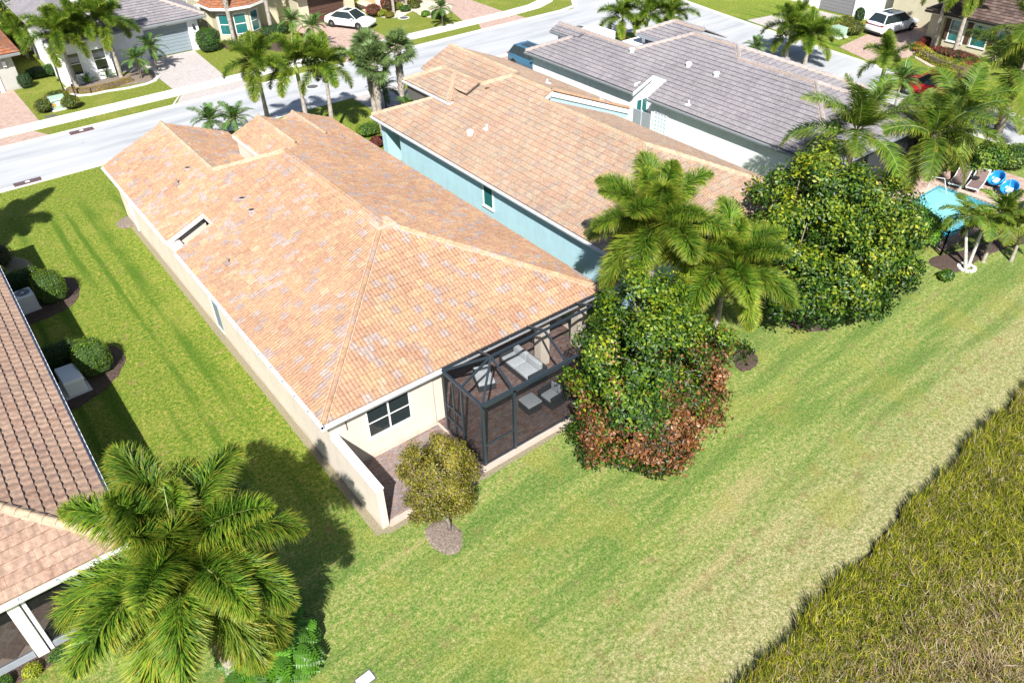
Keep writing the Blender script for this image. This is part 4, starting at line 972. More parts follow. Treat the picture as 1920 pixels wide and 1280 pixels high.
# ------------------------------------------------------------ palms
def frond_mesh(kind, elev, seed, L, nleaf, leafL, droop, far=False):
    q = random.Random(seed * 97 + int(elev * 10)); V = []; F = []; Cc = []
    # rachis: arc in the x-z plane
    N = 14; pts = []; p = Vector((0, 0, 0)); yaw = 0
    for i in range(N + 1):
        t = i / N; e = elev - droop * (t ** 1.4); yaw += q.uniform(-.03, .03)
        pts.append(p.copy()); p = p + Vector((math.cos(e) * math.cos(yaw), math.cos(e) * math.sin(yaw), math.sin(e))) * (L / N)
    def P(t):
        x = t * N; i = min(int(x), N - 1); return pts[i].lerp(pts[i + 1], x - i)
    def T(t):
        i = min(int(t * N), N - 1); return (pts[i + 1] - pts[i]).normalized()
    pal = {'foxtail': ((.03, .095, .012), (.15, .265, .018), (.33, .37, .03), (.50, .34, .05)), 'coconut': ((.03, .085, .012), (.14, .23, .015), (.36, .36, .03), (.44, .36, .08)),
           'pygmy': ((.04, .12, .025), (.08, .19, .03), (.17, .24, .04), (.28, .28, .06)), 'adonidia': ((.05, .12, .012), (.13, .21, .018), (.32, .32, .03), (.4, .30, .05)), 'dead': ((.14, .09, .05), (.22, .15, .09), (.28, .2, .13), (.3, .2, .14))}[kind]
    # rachis as a tapering ridge
    for i in range(N):
        r0, r1 = .03 * (1 - i / N) + .005, .03 * (1 - (i + 1) / N) + .005; t0 = T(i / N); s = t0.cross(Vector((0, 0, 1))).normalized(); u = s.cross(t0)
        n = len(V)
        for p_, r in ((pts[i], r0), (pts[i + 1], r1)): V += [p_ + s * r, p_ + u * r, p_ - s * r, p_ - u * r * .5]
        for a in range(4): F.append((n + a, n + (a + 1) % 4, n + 4 + (a + 1) % 4, n + 4 + a)); Cc.append((.26, .27, .10) if kind != 'dead' else pal[1])
    for i in range(nleaf):
        t = .14 + .86 * (i + q.random()) / nleaf if kind != 'foxtail' else .16 + .84 * (i + q.random()) / nleaf
        o = P(t); tg = T(t); s = tg.cross(Vector((0, 0, 1))).normalized(); u = s.cross(tg)
        ln = leafL * (math.sin(math.pi * min(1, .18 + t * .80)) ** .6) * q.uniform(.8, 1.1)
        if t > .9: ln *= 1 - (t - .9) * 3
        if kind in ('foxtail',):
            a = q.uniform(-.7, math.pi + .7)                     # leaflets all round, like a brush
            d = (s * math.cos(a) * 1.1 + u * math.sin(a) * .6 + tg * q.uniform(.25, .7)).normalized(); g = .6
        elif kind == 'dead':
            a = q.uniform(0, 6.28); d = (s * math.cos(a) * .6 + u * math.sin(a) * .4 + tg * 1.0).normalized(); g = .9
        else:
            sd = 1 if i % 2 else -1
            d = (s * sd * q.uniform(.75, 1) + tg * q.uniform(.4, .7) + u * q.uniform(-.05, .35)).normalized(); g = {'coconut': .75, 'adonidia': .55, 'pygmy': .35}[kind]
        wd = {'foxtail': .029, 'coconut': .042, 'pygmy': .024, 'adonidia': .05, 'dead': .03}[kind] * q.uniform(.8, 1.2) * (1.25 if far else 1)
        n = len(V); segs = 2 if far else 3; pp = o.copy(); sc = 1
        side = d.cross(u if abs(d.dot(u)) < .9 else s).normalized()
        side = (side + u * q.uniform(-.5, .5)).normalized()
        hue = q.random()
        for j in range(segs + 1):
            tt = j / segs; ww = wd * (1 - tt) ** .5 * (.6 + 1.2 * tt if tt < .4 else 1) * .5 if j < segs else .001
            V += [pp + side * ww, pp - side * ww]
            dd = (d + Vector((0, 0, -1)) * g * tt * 1.1).normalized(); pp = pp + dd * ln / segs
        for j in range(segs):
            F.append((n + 2 * j, n + 2 * j + 1, n + 2 * j + 3, n + 2 * j + 2))
            tt = (j + .5) / segs
            a_, b_ = (pal[0], pal[1]) ; mixv = min(1, hue * .9 + .1)
            c = [a_[z] + (b_[z] - a_[z]) * mixv for z in range(3)]
            yel = max(0, tt - .6) * 1.6 * (.3 + hue) + max(0, t - .8) * .9
            if elev < .2: yel += .14
            yel = min(1, yel); tip = pal[2] if hue < .75 else pal[3]
            Cc.append([c[z] + (tip[z] - c[z]) * yel for z in range(3)])
    return np_mesh('frond', [tuple(v) for v in V], F, M['frond'], col=np.array(Cc))

SPEC = {  # length, leaflets, leaflet length, droop
    'foxtail': (2.5, 980, .64, R(92)), 'coconut': (3.8, 270, 1.0, R(92)), 'pygmy': (1.2, 120, .30, R(80)), 'adonidia': (1.6, 110, .55, R(105)), 'dead': (1.9, 200, .45, R(60))}
ELS = (80, 58, 36, 14, -12, -36)
_fr = {}
def get_frond(kind, ei, v, far):
    key = (kind, ei, v, far)
    if key not in _fr:
        L, n, ll, dr = SPEC[kind]
        if far: n = int(n * .55)
        _fr[key] = frond_mesh(kind, R(ELS[ei]), v * 7 + ei + (50 if far else 0), L * (1.0 if ei else .75), n, ll, dr * (.4, .75, .95, 1, .9, .6)[ei], far)
    return _fr[key]

def ring_trunk(base, top, r0, r1, bulge=0, seg=12, n=16, lean=None):
    b = MB(); pts = []; rr = []
    base, top = Vector(base), Vector(top)
    for i in range(n + 1):
        t = i / n; p = base.lerp(top, t)
        if lean: p = p + Vector(lean) * math.sin(math.pi * t)
        pts.append(p); rr.append((r0 + (r1 - r0) * t + bulge * math.sin(math.pi * min(1, t * 1.3)) ** 2) * (1.05 if i % 2 else .97) * (1.25 if i == 0 else 1))
    b.tube(pts, rr, seg); return b

def palm(kind, x, y, h, label, cat='palm tree', group=None, n=15, sc=1., seed=1, top=None, far=False, trunk='palm_bark', tr=.14, name=None, shaft=True, lowest=4, spear=True, dead=0):
    q = random.Random(seed)
    o = thing(name or {'foxtail': 'foxtail_palm', 'coconut': 'coconut_palm', 'pygmy': 'pygmy_palm', 'adonidia': 'christmas_palm'}[kind], label, cat, (x, y, 0), 0, group)
    tp = Vector(top) - Vector((x, y, 0)) if top else Vector((q.uniform(-.1, .1), q.uniform(-.1, .1), h))
    tp.z = h
    sh = .9 * sc if (shaft and kind in ('foxtail', 'adonidia')) else 0
    d = tp.normalized()
    ring_trunk((0, 0, -.05), tp - d * (sh + .15), tr * 1.1, tr * .72, .02 if kind == 'foxtail' else 0, n=22).ob('trunk', M[trunk], o, True)
    if sh:
        b = MB(); b.tube([tp - d * (sh + .2), tp - d * sh * .6, tp - d * .1, tp + d * .15], [tr * .78, tr * .9, tr * .55, tr * .2], 10); b.ob('crownshaft', M['crownshaft'], o, True)
    else:
        b = MB(); b.tube([tp - d * .35, tp - d * .05, tp + d * .12], [tr * .75, tr * 1.0, tr * .4], 10); b.ob('crown_base', M['crownshaft' if kind != 'coconut' else 'dark_bark'], o, True)
    for i in range(n):
        f = i / max(1, n - 1); ei = min(lowest, int(f * (lowest + 1) * .999)) if n > 5 else q.randrange(1, 4)
        if ei == 0 and i > max(1, n // 8): ei = 1
        az_ = i * 2.39996 + seed * 1.7 + q.uniform(-.25, .25)
        me = get_frond(kind, ei, q.randrange(2), far); s_ = sc * q.uniform(.88, 1.1)
        A = Matrix.Translation(tp + Vector((0, 0, q.uniform(-.08, .05)))) @ Matrix.Rotation(az_, 4, 'Z') @ Matrix.Rotation(q.uniform(-.2, .2), 4, 'X') @ Matrix.Scale(s_, 4)
        link('frond', me, o, mat=A)
    if spear:
        b = MB(); b.tube([tp, tp + Vector((.08, .1, 1.1 * sc)), tp + Vector((.22, .25, 1.7 * sc))], [.028, .018, .003], 5); b.ob('spear_leaf', M['spear'], o)
    for i in range(dead):
        me = get_frond('dead', 4, i, far); A = Matrix.Translation(tp + Vector((0, 0, -.3))) @ Matrix.Rotation(R(-125) + i * .5, 4, 'Z') @ Matrix.Rotation(R(18), 4, 'Y') @ Matrix.Scale(sc, 4)
        l_ = link('frond', me, o, mat=A); l_['label'] = 'dry brown hanging frond'
    return o
M['spear'] = mat('spear', (.40, .42, .20), .5)

def fan_mesh(seed, Rr=.75):
    """fan leaf of a sabal palm: petiole, then strips radiating from the hastula and drooping at the tips"""
    q = random.Random(seed); V = []; F = []; Cc = []
    pet = .75; n = 30
    b0 = Vector((0, 0, 0)); b1 = Vector((pet, 0, .05))
    s = .014
    V += [b0 + Vector((0, s, 0)), b0 - Vector((0, s, 0)), b1 - Vector((0, s, 0)), b1 + Vector((0, s, 0))]; F.append((0, 1, 2, 3)); Cc.append((.24, .28, .08))
    for i in range(n):
        a = -2.0 + 4.0 * i / (n - 1) + q.uniform(-.04, .04); L = Rr * (1 - .22 * abs(a) / 2) * q.uniform(.85, 1.1); nn = len(V); p = b1.copy(); hue = q.random()
        d0 = Vector((math.cos(a), math.sin(a), .15)); sd = Vector((-math.sin(a), math.cos(a), q.uniform(-.4, .4))).normalized()
        for j in range(4):
            w_ = (.012, .034, .022, .001)[j]; V += [p + sd * w_, p - sd * w_]
            g = (0, .12, .9)[min(j, 2)]; dd = (d0 + Vector((0, 0, -1)) * g).normalized(); p = p + dd * L / 3
        for j in range(3):
            F.append((nn + 2 * j, nn + 2 * j + 1, nn + 2 * j + 3, nn + 2 * j + 2)); k_ = hue * .8 + j * .1
            Cc.append((.05 + .10 * k_, .11 + .10 * k_, .022 + .05 * k_))
    return np_mesh('frond', [tuple(v) for v in V], F, M['frond'], col=np.array(Cc))
_fans = []
def sabal(x, y, h, label, seed, top=None, n=42, group=None, sc=1.0):
    if not _fans: _fans.extend(fan_mesh(i) for i in range(4))
    q = random.Random(seed); o = thing('sabal_palm', label, 'palm tree', (x, y, 0), 0, group)
    tp = (Vector(top) - Vector((x, y, 0))) if top else Vector((0, 0, h)); tp.z = h
    b = MB(); pts = [Vector((0, 0, -.05)).lerp(tp, i / 14) for i in range(15)]
    b.tube(pts, [(.17 if i < 7 else .23) * (1.06 if i % 2 else .95) for i in range(15)], 12); b.ob('trunk', M['palm_bark'], o, True)
    # boot stubs on the upper trunk, one joined part
    V = []; F = []; Cc = []
    for i in range(90):
        t = .45 + .55 * i / 90; p = Vector((0, 0, 0)).lerp(tp, t); a = i * 2.4; d = Vector((math.cos(a), math.sin(a), 0)); s = Vector((-math.sin(a), math.cos(a), 0)); n0 = len(V)
        b0 = p + d * .18; b1 = p + d * .30 + Vector((0, 0, .30))
        V += [b0 + s * .06, b0 - s * .06, b1 - s * .025, b1 + s * .025, b0 + d * .03]; F += [(n0, n0 + 1, n0 + 2, n0 + 3), (n0 + 4, n0 + 1, n0 + 2, n0 + 2), ]
        g = q.uniform(.6, 1.1); Cc += [(.34 * g, .29 * g, .22 * g)] * 2
    F = [f if len(set(f)) == 4 else (f[0], f[1], f[2], f[0]) for f in F]
    F2 = []; C2 = []
    for f, c in zip(F, Cc):
        if len(set(f)) == 4: F2 += [(f[0], f[1], f[2]), (f[0], f[2], f[3])]; C2 += [c, c]
    stuff(link('leaf_boots', np_mesh('leaf_boots', [tuple(v) for v in V], F2, M['leaf'], col=np.array(C2)), o))
    for i in range(n):
        f = i / n; el = R(78 - 115 * f + q.uniform(-8, 8))
        A = Matrix.Translation(tp + Vector((0, 0, .05 - .25 * f))) @ Matrix.Rotation(i * 2.39996 + seed, 4, 'Z') @ Matrix.Rotation(-el, 4, 'Y') @ Matrix.Rotation(q.uniform(-.5, .5), 4, 'X') @ Matrix.Scale(sc * q.uniform(.85, 1.1), 4)
        link('frond', _fans[q.randrange(4)], o, mat=A)
    return o

# ------------------------------------------------------------ leafy masses
def leaves(name, pts, nrm, size, cols, parent=None, matn='leaf', asp=.55, loc=None, flat=.35, seed=0):
    """one folded two-face leaf at every point"""
    r = np.random.default_rng(seed + len(pts)); n = len(pts); pts = np.asarray(pts); nrm = np.asarray(nrm)
    up = nrm + r.normal(0, .55, (n, 3)); up[:, 2] += flat; up /= np.linalg.norm(up, axis=1, keepdims=True)
    a = r.normal(size=(n, 3)); a -= up * (a * up).sum(1, keepdims=True); a /= np.linalg.norm(a, axis=1, keepdims=True); b_ = np.cross(up, a)
    s = (size * r.uniform(.65, 1.25, n))[:, None]
    tip = pts + a * s; tail = pts - a * s * .9; l = pts + b_ * s * asp - up * s * .12; rr = pts - b_ * s * asp - up * s * .12
    V = np.stack([tail, l, tip, rr], 1).reshape(-1, 3); i = np.arange(n) * 4
    F = np.stack([i, i + 1, i + 2, i + 3], 1)
    me = np_mesh(name, V, F, M[matn], col=cols)
    return link(name, me, parent, loc=loc)

def shade_cols(n, r, pal, w_=None):
    pal = np.array(pal); k_ = len(pal) - 1; t = np.clip(w_ if w_ is not None else r.random(n), 0, .999) * k_; i = t.astype(int); f = (t - i)[:, None]
    return pal[i] * (1 - f) + pal[i + 1] * f

def noise3(p, s, seed=0):
    r = np.random.default_rng(seed); K = r.normal(0, 1, (6, 3)) * s; ph = r.uniform(0, 6.28, 6)
    return np.sin(p @ K.T + ph).mean(1) * 1.2

def crown_points(lobes, nclump, per, spread, seed, fill=.35, bough=.62):
    """leaves in sprays on boughs that stand out of several lobes (cx,cy,cz,rx,ry,rz), with gaps between the boughs"""
    r = np.random.default_rng(seed); L = np.array(lobes, float); vol = L[:, 3] * L[:, 4] + L[:, 4] * L[:, 5]
    nb = max(20, int(vol.sum() / bough ** 2 * 1.75))
    idx = r.choice(len(L), nb, p=vol / vol.sum()); d = r.normal(size=(nb, 3)); d /= np.linalg.norm(d, axis=1, keepdims=True)
    rad = 1.02 - fill * r.random(nb) ** 1.3 + r.normal(0, .05, nb)
    B = L[idx, :3] + d * L[idx, 3:] * rad[:, None]; br = bough * r.uniform(.55, 1.15, nb)
    bi = r.choice(nb, nclump, p=br ** 2 / (br ** 2).sum()); e = r.normal(size=(nclump, 3)) + d[bi] * .9; e /= np.linalg.norm(e, axis=1, keepdims=True)
    c = B[bi] + e * br[bi][:, None] * (r.random(nclump) ** .5 * .5 + .5)[:, None] * (1, 1, .75)
    nr = e * .7 + d[bi] * .5; nr /= np.linalg.norm(nr, axis=1, keepdims=True)
    P_ = np.repeat(c, per, 0) + r.normal(0, spread, (nclump * per, 3)); N_ = np.repeat(nr, per, 0)
    tone = np.clip(.5 + (r.random(nb) - .5)[bi] * .7 + (r.random(nclump) - .5) * .5, 0, 1)
    return P_, N_, np.repeat(tone, per)

def tree_limbs(o, lobes, base_h, r0, seed, bark='bark'):
    q = random.Random(seed); b = MB(); fork = Vector((q.uniform(-.1, .1), q.uniform(-.1, .1), base_h))
    b.tube([(0, 0, -.1), (.02, .03, base_h * .5), fork], [r0 * 1.3, r0, r0 * .85], 9); b.ob('trunk', M[bark], o, True)
    for lb in lobes:
        e = Vector(lb[:3]); m_ = fork.lerp(e, .5) + Vector((q.uniform(-.25, .25), q.uniform(-.25, .25), .2))
        b = MB(); b.tube([fork - Vector((0, 0, .05)), m_, e, e + Vector((q.uniform(-.4, .4), q.uniform(-.4, .4), lb[5] * .6))], [r0 * .6, r0 * .38, r0 * .2, .015], 7); b.ob('limb', M[bark], o, True)
        for i in range(5):
            t = e + Vector((q.uniform(-1, 1) * lb[3], q.uniform(-1, 1) * lb[4], q.uniform(-.3, .9) * lb[5])) * .75
            b = MB(); s_ = m_.lerp(e, q.uniform(.2, 1)); b.tube([s_, s_.lerp(t, .5) + Vector((0, 0, .15)), t], [r0 * .16, r0 * .1, .01], 5); b.ob('branch', M[bark], o, True)

def shrub(name, label, cat, x, y, rx_, ry_, h, pal, n=900, size=.045, group=None, box=0, z0=0, rot=0, seed=0, core=(.012, .03, .006), stem=False, stick=.06):
    """clipped or loose bush: dark twiggy heart with leaves over the whole surface"""
    r = np.random.default_rng(seed + int(abs(x * 31 + y * 17))); o = thing(name, label, cat, (x, y, 0), rot, group)
    d = r.normal(size=(n, 3)); d[:, 2] = np.where(d[:, 2] < -.5, -d[:, 2], d[:, 2])
    if box:                                                       # superellipsoid for hedges
        d = np.sign(d) * np.abs(d / np.abs(d).max(1, keepdims=True)) ** 1.6
        ln = (np.abs(d) ** 5).sum(1, keepdims=True) ** .2
    else: ln = np.linalg.norm(d, axis=1, keepdims=True)
    d = d / ln; hz = (h - z0) / 2
    p = d * (rx_, ry_, hz) * (1 + r.normal(0, stick, (n, 1)) + .06 * noise3(d, 4, seed)[:, None]) + (0, 0, z0 + hz)
    p[:, 2] = np.maximum(p[:, 2], .03 if not z0 else z0 * .8)
    nr = d / (rx_, ry_, hz); nr /= np.linalg.norm(nr, axis=1, keepdims=True)
    w_ = np.clip(.5 + .5 * noise3(p, 2.2, seed + 5) + r.normal(0, .22, n), 0, 1)
    leaves('foliage', p, nr, size, shade_cols(n, r, pal, w_), o, seed=seed)
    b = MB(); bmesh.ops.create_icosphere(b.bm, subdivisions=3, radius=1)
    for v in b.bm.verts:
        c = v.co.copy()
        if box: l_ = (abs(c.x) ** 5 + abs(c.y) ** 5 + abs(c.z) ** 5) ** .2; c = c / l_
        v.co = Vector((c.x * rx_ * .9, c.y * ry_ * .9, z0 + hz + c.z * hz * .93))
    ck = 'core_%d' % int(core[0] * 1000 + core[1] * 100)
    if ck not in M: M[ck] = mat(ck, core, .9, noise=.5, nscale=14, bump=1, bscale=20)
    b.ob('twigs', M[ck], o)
    if stem: MB().tube([(0, 0, -.05), (0, .02, z0 + .3)], [.07, .05], 8).ob('trunk', M['bark'], o, True)
    return o

G_LUSH = [(.02, .07, .006), (.05, .13, .01), (.12, .21, .015), (.24, .30, .03)]
G_DARK = [(.015, .05, .008), (.03, .09, .012), (.06, .14, .02)]
G_OLIVE = [(.05, .075, .01), (.12, .14, .015), (.22, .21, .02), (.16, .10, .05)]
G_GOLD = [(.10, .10, .01), (.26, .22, .01), (.36, .28, .02)]
G_YEL = [(.16, .22, .01), (.34, .36, .02), (.50, .45, .04)]
G_RED = [(.08, .02, .015), (.22, .03, .03), (.30, .08, .04), (.10, .10, .02)]

# tall broadleaf trees on the rear lawn
def broad_tree(name, label, x, y, lobes, nclump, per, size, palf, seed, base_h=1.4, r0=.12, spread=.2, bark='bark', fill=.4, bough=.62):
    o = thing(name, label, 'tree', (x, y, 0)); tree_limbs(o, lobes, base_h, r0, seed, bark)
    p, nr, cl = crown_points(lobes, nclump, per, spread, seed, fill, bough); keep = p[:, 2] > .25; p, nr, cl = p[keep], nr[keep], cl[keep]
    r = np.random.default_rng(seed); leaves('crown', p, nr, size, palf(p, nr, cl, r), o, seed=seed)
    return o
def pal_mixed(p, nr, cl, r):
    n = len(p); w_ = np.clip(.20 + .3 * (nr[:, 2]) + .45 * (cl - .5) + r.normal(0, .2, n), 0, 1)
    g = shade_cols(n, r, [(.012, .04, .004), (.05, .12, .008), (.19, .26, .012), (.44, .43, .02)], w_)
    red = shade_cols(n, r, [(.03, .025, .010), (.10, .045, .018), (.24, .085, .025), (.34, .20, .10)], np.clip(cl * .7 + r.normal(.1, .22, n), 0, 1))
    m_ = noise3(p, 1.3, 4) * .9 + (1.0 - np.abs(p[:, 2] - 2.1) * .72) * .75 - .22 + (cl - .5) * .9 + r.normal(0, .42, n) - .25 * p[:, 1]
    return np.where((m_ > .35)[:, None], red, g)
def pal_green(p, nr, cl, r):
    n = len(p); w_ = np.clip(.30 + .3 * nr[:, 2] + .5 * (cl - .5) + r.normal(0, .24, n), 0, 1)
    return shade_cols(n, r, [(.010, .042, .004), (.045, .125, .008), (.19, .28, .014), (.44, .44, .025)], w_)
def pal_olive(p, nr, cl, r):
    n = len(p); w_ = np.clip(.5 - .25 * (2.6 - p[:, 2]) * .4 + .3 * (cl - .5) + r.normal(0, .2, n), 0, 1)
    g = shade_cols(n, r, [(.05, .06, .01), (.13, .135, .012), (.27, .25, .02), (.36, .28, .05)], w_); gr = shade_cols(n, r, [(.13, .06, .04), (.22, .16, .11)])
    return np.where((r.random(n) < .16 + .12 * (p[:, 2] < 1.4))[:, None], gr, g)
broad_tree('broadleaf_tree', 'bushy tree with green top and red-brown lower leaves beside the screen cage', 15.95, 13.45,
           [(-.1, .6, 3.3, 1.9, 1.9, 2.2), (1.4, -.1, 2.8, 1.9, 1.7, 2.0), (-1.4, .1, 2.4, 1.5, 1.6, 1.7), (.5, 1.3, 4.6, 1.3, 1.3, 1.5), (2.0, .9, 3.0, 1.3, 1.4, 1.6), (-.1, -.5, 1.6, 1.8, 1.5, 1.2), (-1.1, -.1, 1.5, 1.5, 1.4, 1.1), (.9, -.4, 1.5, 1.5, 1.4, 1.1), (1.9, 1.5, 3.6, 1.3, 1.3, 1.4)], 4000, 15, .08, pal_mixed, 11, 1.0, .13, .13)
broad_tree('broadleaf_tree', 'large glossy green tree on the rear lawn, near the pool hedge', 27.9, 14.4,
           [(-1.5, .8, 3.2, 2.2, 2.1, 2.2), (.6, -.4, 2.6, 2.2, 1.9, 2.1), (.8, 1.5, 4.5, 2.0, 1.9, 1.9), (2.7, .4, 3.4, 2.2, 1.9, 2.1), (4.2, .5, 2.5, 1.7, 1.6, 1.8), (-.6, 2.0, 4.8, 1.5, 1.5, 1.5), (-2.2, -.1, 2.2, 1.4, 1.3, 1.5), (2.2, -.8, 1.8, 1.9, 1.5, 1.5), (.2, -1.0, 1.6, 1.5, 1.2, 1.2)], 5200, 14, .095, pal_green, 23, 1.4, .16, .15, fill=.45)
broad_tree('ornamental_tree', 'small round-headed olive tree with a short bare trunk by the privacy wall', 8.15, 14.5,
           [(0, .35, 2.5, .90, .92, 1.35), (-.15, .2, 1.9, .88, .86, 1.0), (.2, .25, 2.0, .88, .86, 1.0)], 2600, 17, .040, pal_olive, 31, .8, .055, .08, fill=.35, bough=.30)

# ------------------------------------------------------------ palms where they stand
def hat(base, px, py):
    """height above the base at which the upright through it passes the given measurement"""
    v = at(*base); d = (px - 960) / FX * r_ + (py - 640) / FX * d_ + f_
    t = math.hypot(v.x, v.y) / math.hypot(d.x, d.y); return CAMZ + d.z * t
def heart(px, py, h): v = at(px, py, h); return (v.x, v.y)
hx, hy = heart(354, 1050, 5.2)
palm('foxtail', hx - .1, hy, 5.2, 'big foxtail palm with a brown hanging frond in the near left corner', n=27, sc=1.30, seed=5, dead=2, tr=.17, lowest=5)
hx, hy = heart(1232, 425, 5.9)
palm('foxtail', hx, hy, 5.9, 'tall foxtail palm with its crown in front of the aqua house roof', n=22, sc=1.22, seed=12, lowest=4)
hx, hy = heart(1362, 505, 4.6)
palm('foxtail', hx, hy, 4.6, 'shorter foxtail palm between the red-green tree and the large green tree', n=20, sc=1.15, seed=23)
G1 = 'foxtail palms in the front yard of the middle house'
for (px, py, yy, h, lab, sd) in ((480, 118, 47.6, 5.2, 'leftmost foxtail palm of the three on the near side of the street, crown yellowish', 3), (556, 118, 47.6, 4.9, 'middle foxtail palm of the three on the near side of the street', 8), (604, 122, 47.6, 4.6, 'rightmost foxtail palm of the three on the near side of the street, smooth green crownshaft', 15)):
    xx = at(px, py, h); bx = xx.x; palm('foxtail', bx, xx.y, h, lab, group=G1, n=12, sc=1.0, seed=sd, far=True, lowest=4)
G2 = 'sabal palms beside the aqua house'
for (px, py, h, bxy, lab, sd) in ((688, 95, 5.0, (23.4, 44.9), 'front left sabal palm with a rough booted trunk beside the aqua house', 1), (700, 118, 4.6, (23.2, 43.9), 'sabal palm with a slim trunk nearest the aqua porch pier', 2), (745, 95, 4.8, (26.0, 45.5), 'sabal palm with a dark booted trunk, nearest the street', 3)):
    v = at(px, py, h); sabal(v.x, v.y, h, lab, sd, group=G2, n=44)
G3 = 'foxtail palms in front of the white house across the street'
for (bs, px, py, lab, sd) in (((146, 165), 120, 62, 'foxtail palm nearest the street lamp, in front of the white wall', 21), ((181, 150), 157, 45, 'middle foxtail palm of three before the twin windows of the white house', 22), ((228, 146), 204, 40, 'foxtail palm between the white house window and its garage', 24)):
    v = at(*bs); palm('foxtail', v.x, v.y, hat(bs, px, py), lab, group=G3, n=14, sc=1.15, seed=sd, far=True)
v = at(52, 108); palm('foxtail', v.x, v.y, hat((52, 108), 38, 58), 'yellowish foxtail palm in the gap between the brown-door garage and the white house', n=13, sc=1.0, seed=27, far=True)
G4 = 'sabal palms before the bay window house'
for (b_, h, lab, sd) in (((440, 80), 5.6, 'left sabal palm before the bay window', 5), ((483, 65), 5.8, 'middle sabal palm before the bay window', 6), ((511, 68), 6.2, 'right sabal palm past the bay window, pale thin trunk', 7)):
    v = at(*b_); sabal(v.x, v.y, h, lab, sd, group=G4, n=30)
G5 = 'foxtail palms by the street corner'
for (bs, px, py, lab, sd) in (((1165, 80), 1167, 32, 'left foxtail palm of three at the street corner, with dry lower fronds', 31), ((1210, 84), 1215, 27, 'middle foxtail palm of three at the street corner', 32), ((1254, 80), 1262, 28, 'right foxtail palm of three at the street corner', 33)):
    v = at(*bs); palm('foxtail', v.x, v.y, hat(bs, px, py), lab, group=G5, n=13, sc=.95, seed=sd, far=True, dead=1 if sd == 31 else 0)
G6 = 'foxtail palms behind the grey roof'
for (bs, px, py, lab, sd) in (((1474, 108), 1482, 52, 'left foxtail palm of two leaning over the street behind the grey roof', 41), ((1508, 122), 1530, 68, 'right foxtail palm of two behind the grey roof, with orange frond tips', 42)):
    v = at(*bs); palm('foxtail', v.x, v.y, hat(bs, px, py), lab, group=G6, n=16, sc=1.05, seed=sd, far=True)
G7 = 'palms with straight grey trunks before the windows of the far right house'
for (b_, h, lab, sd) in (((1745, 97), 5.0, 'left straight-trunked palm before the teal windows at the top right', 44), ((1785, 112), 5.2, 'right straight-trunked palm before the teal windows at the top right', 45)):
    v = at(*b_); palm('foxtail', v.x, v.y, h, lab, group=G7, n=12, sc=1.05, seed=sd, far=True, tr=.16)
v = at(1692, 150, 3.0); palm('pygmy', v.x, v.y, 3.0, 'round yellow-green palm just left of the red car', n=22, sc=1.2, seed=51, tr=.08)
v = at(1660, 112, 3.6); palm('foxtail', v.x, v.y, 3.6, 'small blue-green palm before the pink driveway', n=8, sc=.9, seed=52, far=True)
G8 = 'coconut palms around the pool'
for (bs, px, py, n, sc, lab, sd) in ((None, 1606, 250, 16, .95, 'coconut palm rising behind the large green tree, casting shade on the grey roof', 61), ((1718, 338), 1752, 255, 17, 1.0, 'coconut palm with yellow fruit stalks beside the swimming pool', 62), ((1768, 318), 1800, 212, 13, .92, 'taller coconut palm with upright fronds behind the pool', 63), ((1866, 248), 1896, 140, 15, 1.0, 'coconut palm with a leaning grey trunk at the right edge', 64)):
    if bs: v = at(*bs); h = hat(bs, px, py)
    else: h = 5.6; v = at(px, py, h)
    tp_ = at(px, py, h); palm('coconut', v.x, v.y, h, lab, group=G8, n=n, sc=sc, seed=sd, top=(tp_.x * .85 + v.x * .15, tp_.y * .85 + v.y * .15, h), trunk='dark_bark', tr=.15)
v = at(1945, 60, 6.5); palm('coconut', v.x, v.y, 6.5, 'coconut palm reaching in from the upper right corner', group=G8, n=13, sc=1.0, seed=66, tr=.15)
# yellow fruit stalk on the pool coconut palm
v = at(1750, 275, hat((1718, 338), 1752, 255) - .5); b = MB()
for i in range(14): bmesh.ops.create_icosphere(b.bm, subdivisions=1, radius=.09, matrix=Matrix.Translation(v + Vector((rnd.uniform(-.25, .25), rnd.uniform(-.25, .25), rnd.uniform(-.35, .1)))))
M['fruit'] = mat('fruit', (.62, .38, .03), .5); pal_ = [o for o in C.objects if o.get('label', '').startswith('coconut palm with yellow')][0]
fo = b.ob('fruit_cluster', M['fruit']); fo.parent = pal_; fo.location = -Vector(pal_.location); stuff(fo)
# twin christmas palm on the lawn
v = at(1812, 503); tw = thing('christmas_palm', 'twin-trunked christmas palm in a pale stone ring on the lawn before the pool fence', 'palm tree', (v.x, v.y, 0))
for (px, py, h, sd) in ((1812, 405, 2.6, 1), (1850, 412, 2.5, 2)):
    tpp = at(px, py, h) - v; d = tpp.normalized()
    ring_trunk((.1 * (sd * 2 - 3), 0, 0), tpp - d * .5, .085, .06, seg=10).ob('trunk', M['palm_pale'] if 'palm_pale' in M else M.setdefault('palm_pale', mat('palm_pale', (.48, .46, .42), .8, noise=.15, nscale=8)), tw, True)
    b = MB(); b.tube([tpp - d * .5, tpp - d * .25, tpp], [.07, .075, .03], 10); b.ob('crownshaft', M['crownshaft'], tw, True)
    for i in range(9):
        ei = (1, 1, 2, 2, 2, 3, 3, 3, 4)[i]; A = Matrix.Translation(tpp) @ Matrix.Rotation(i * 2.4 + sd, 4, 'Z') @ Matrix.Scale(.85, 4); link('frond', get_frond('adonidia', ei, i % 2, False), tw, mat=A)
b = MB()
for i in range(12): a = i * 2 * math.pi / 12; b.box(.34 * math.cos(a) - .09, .34 * math.cos(a) + .09, .34 * math.sin(a) - .08, .34 * math.sin(a) + .08, 0, .09, .02, rot=a)
stuff(b.ob('stone_ring', M['concrete'], tw))
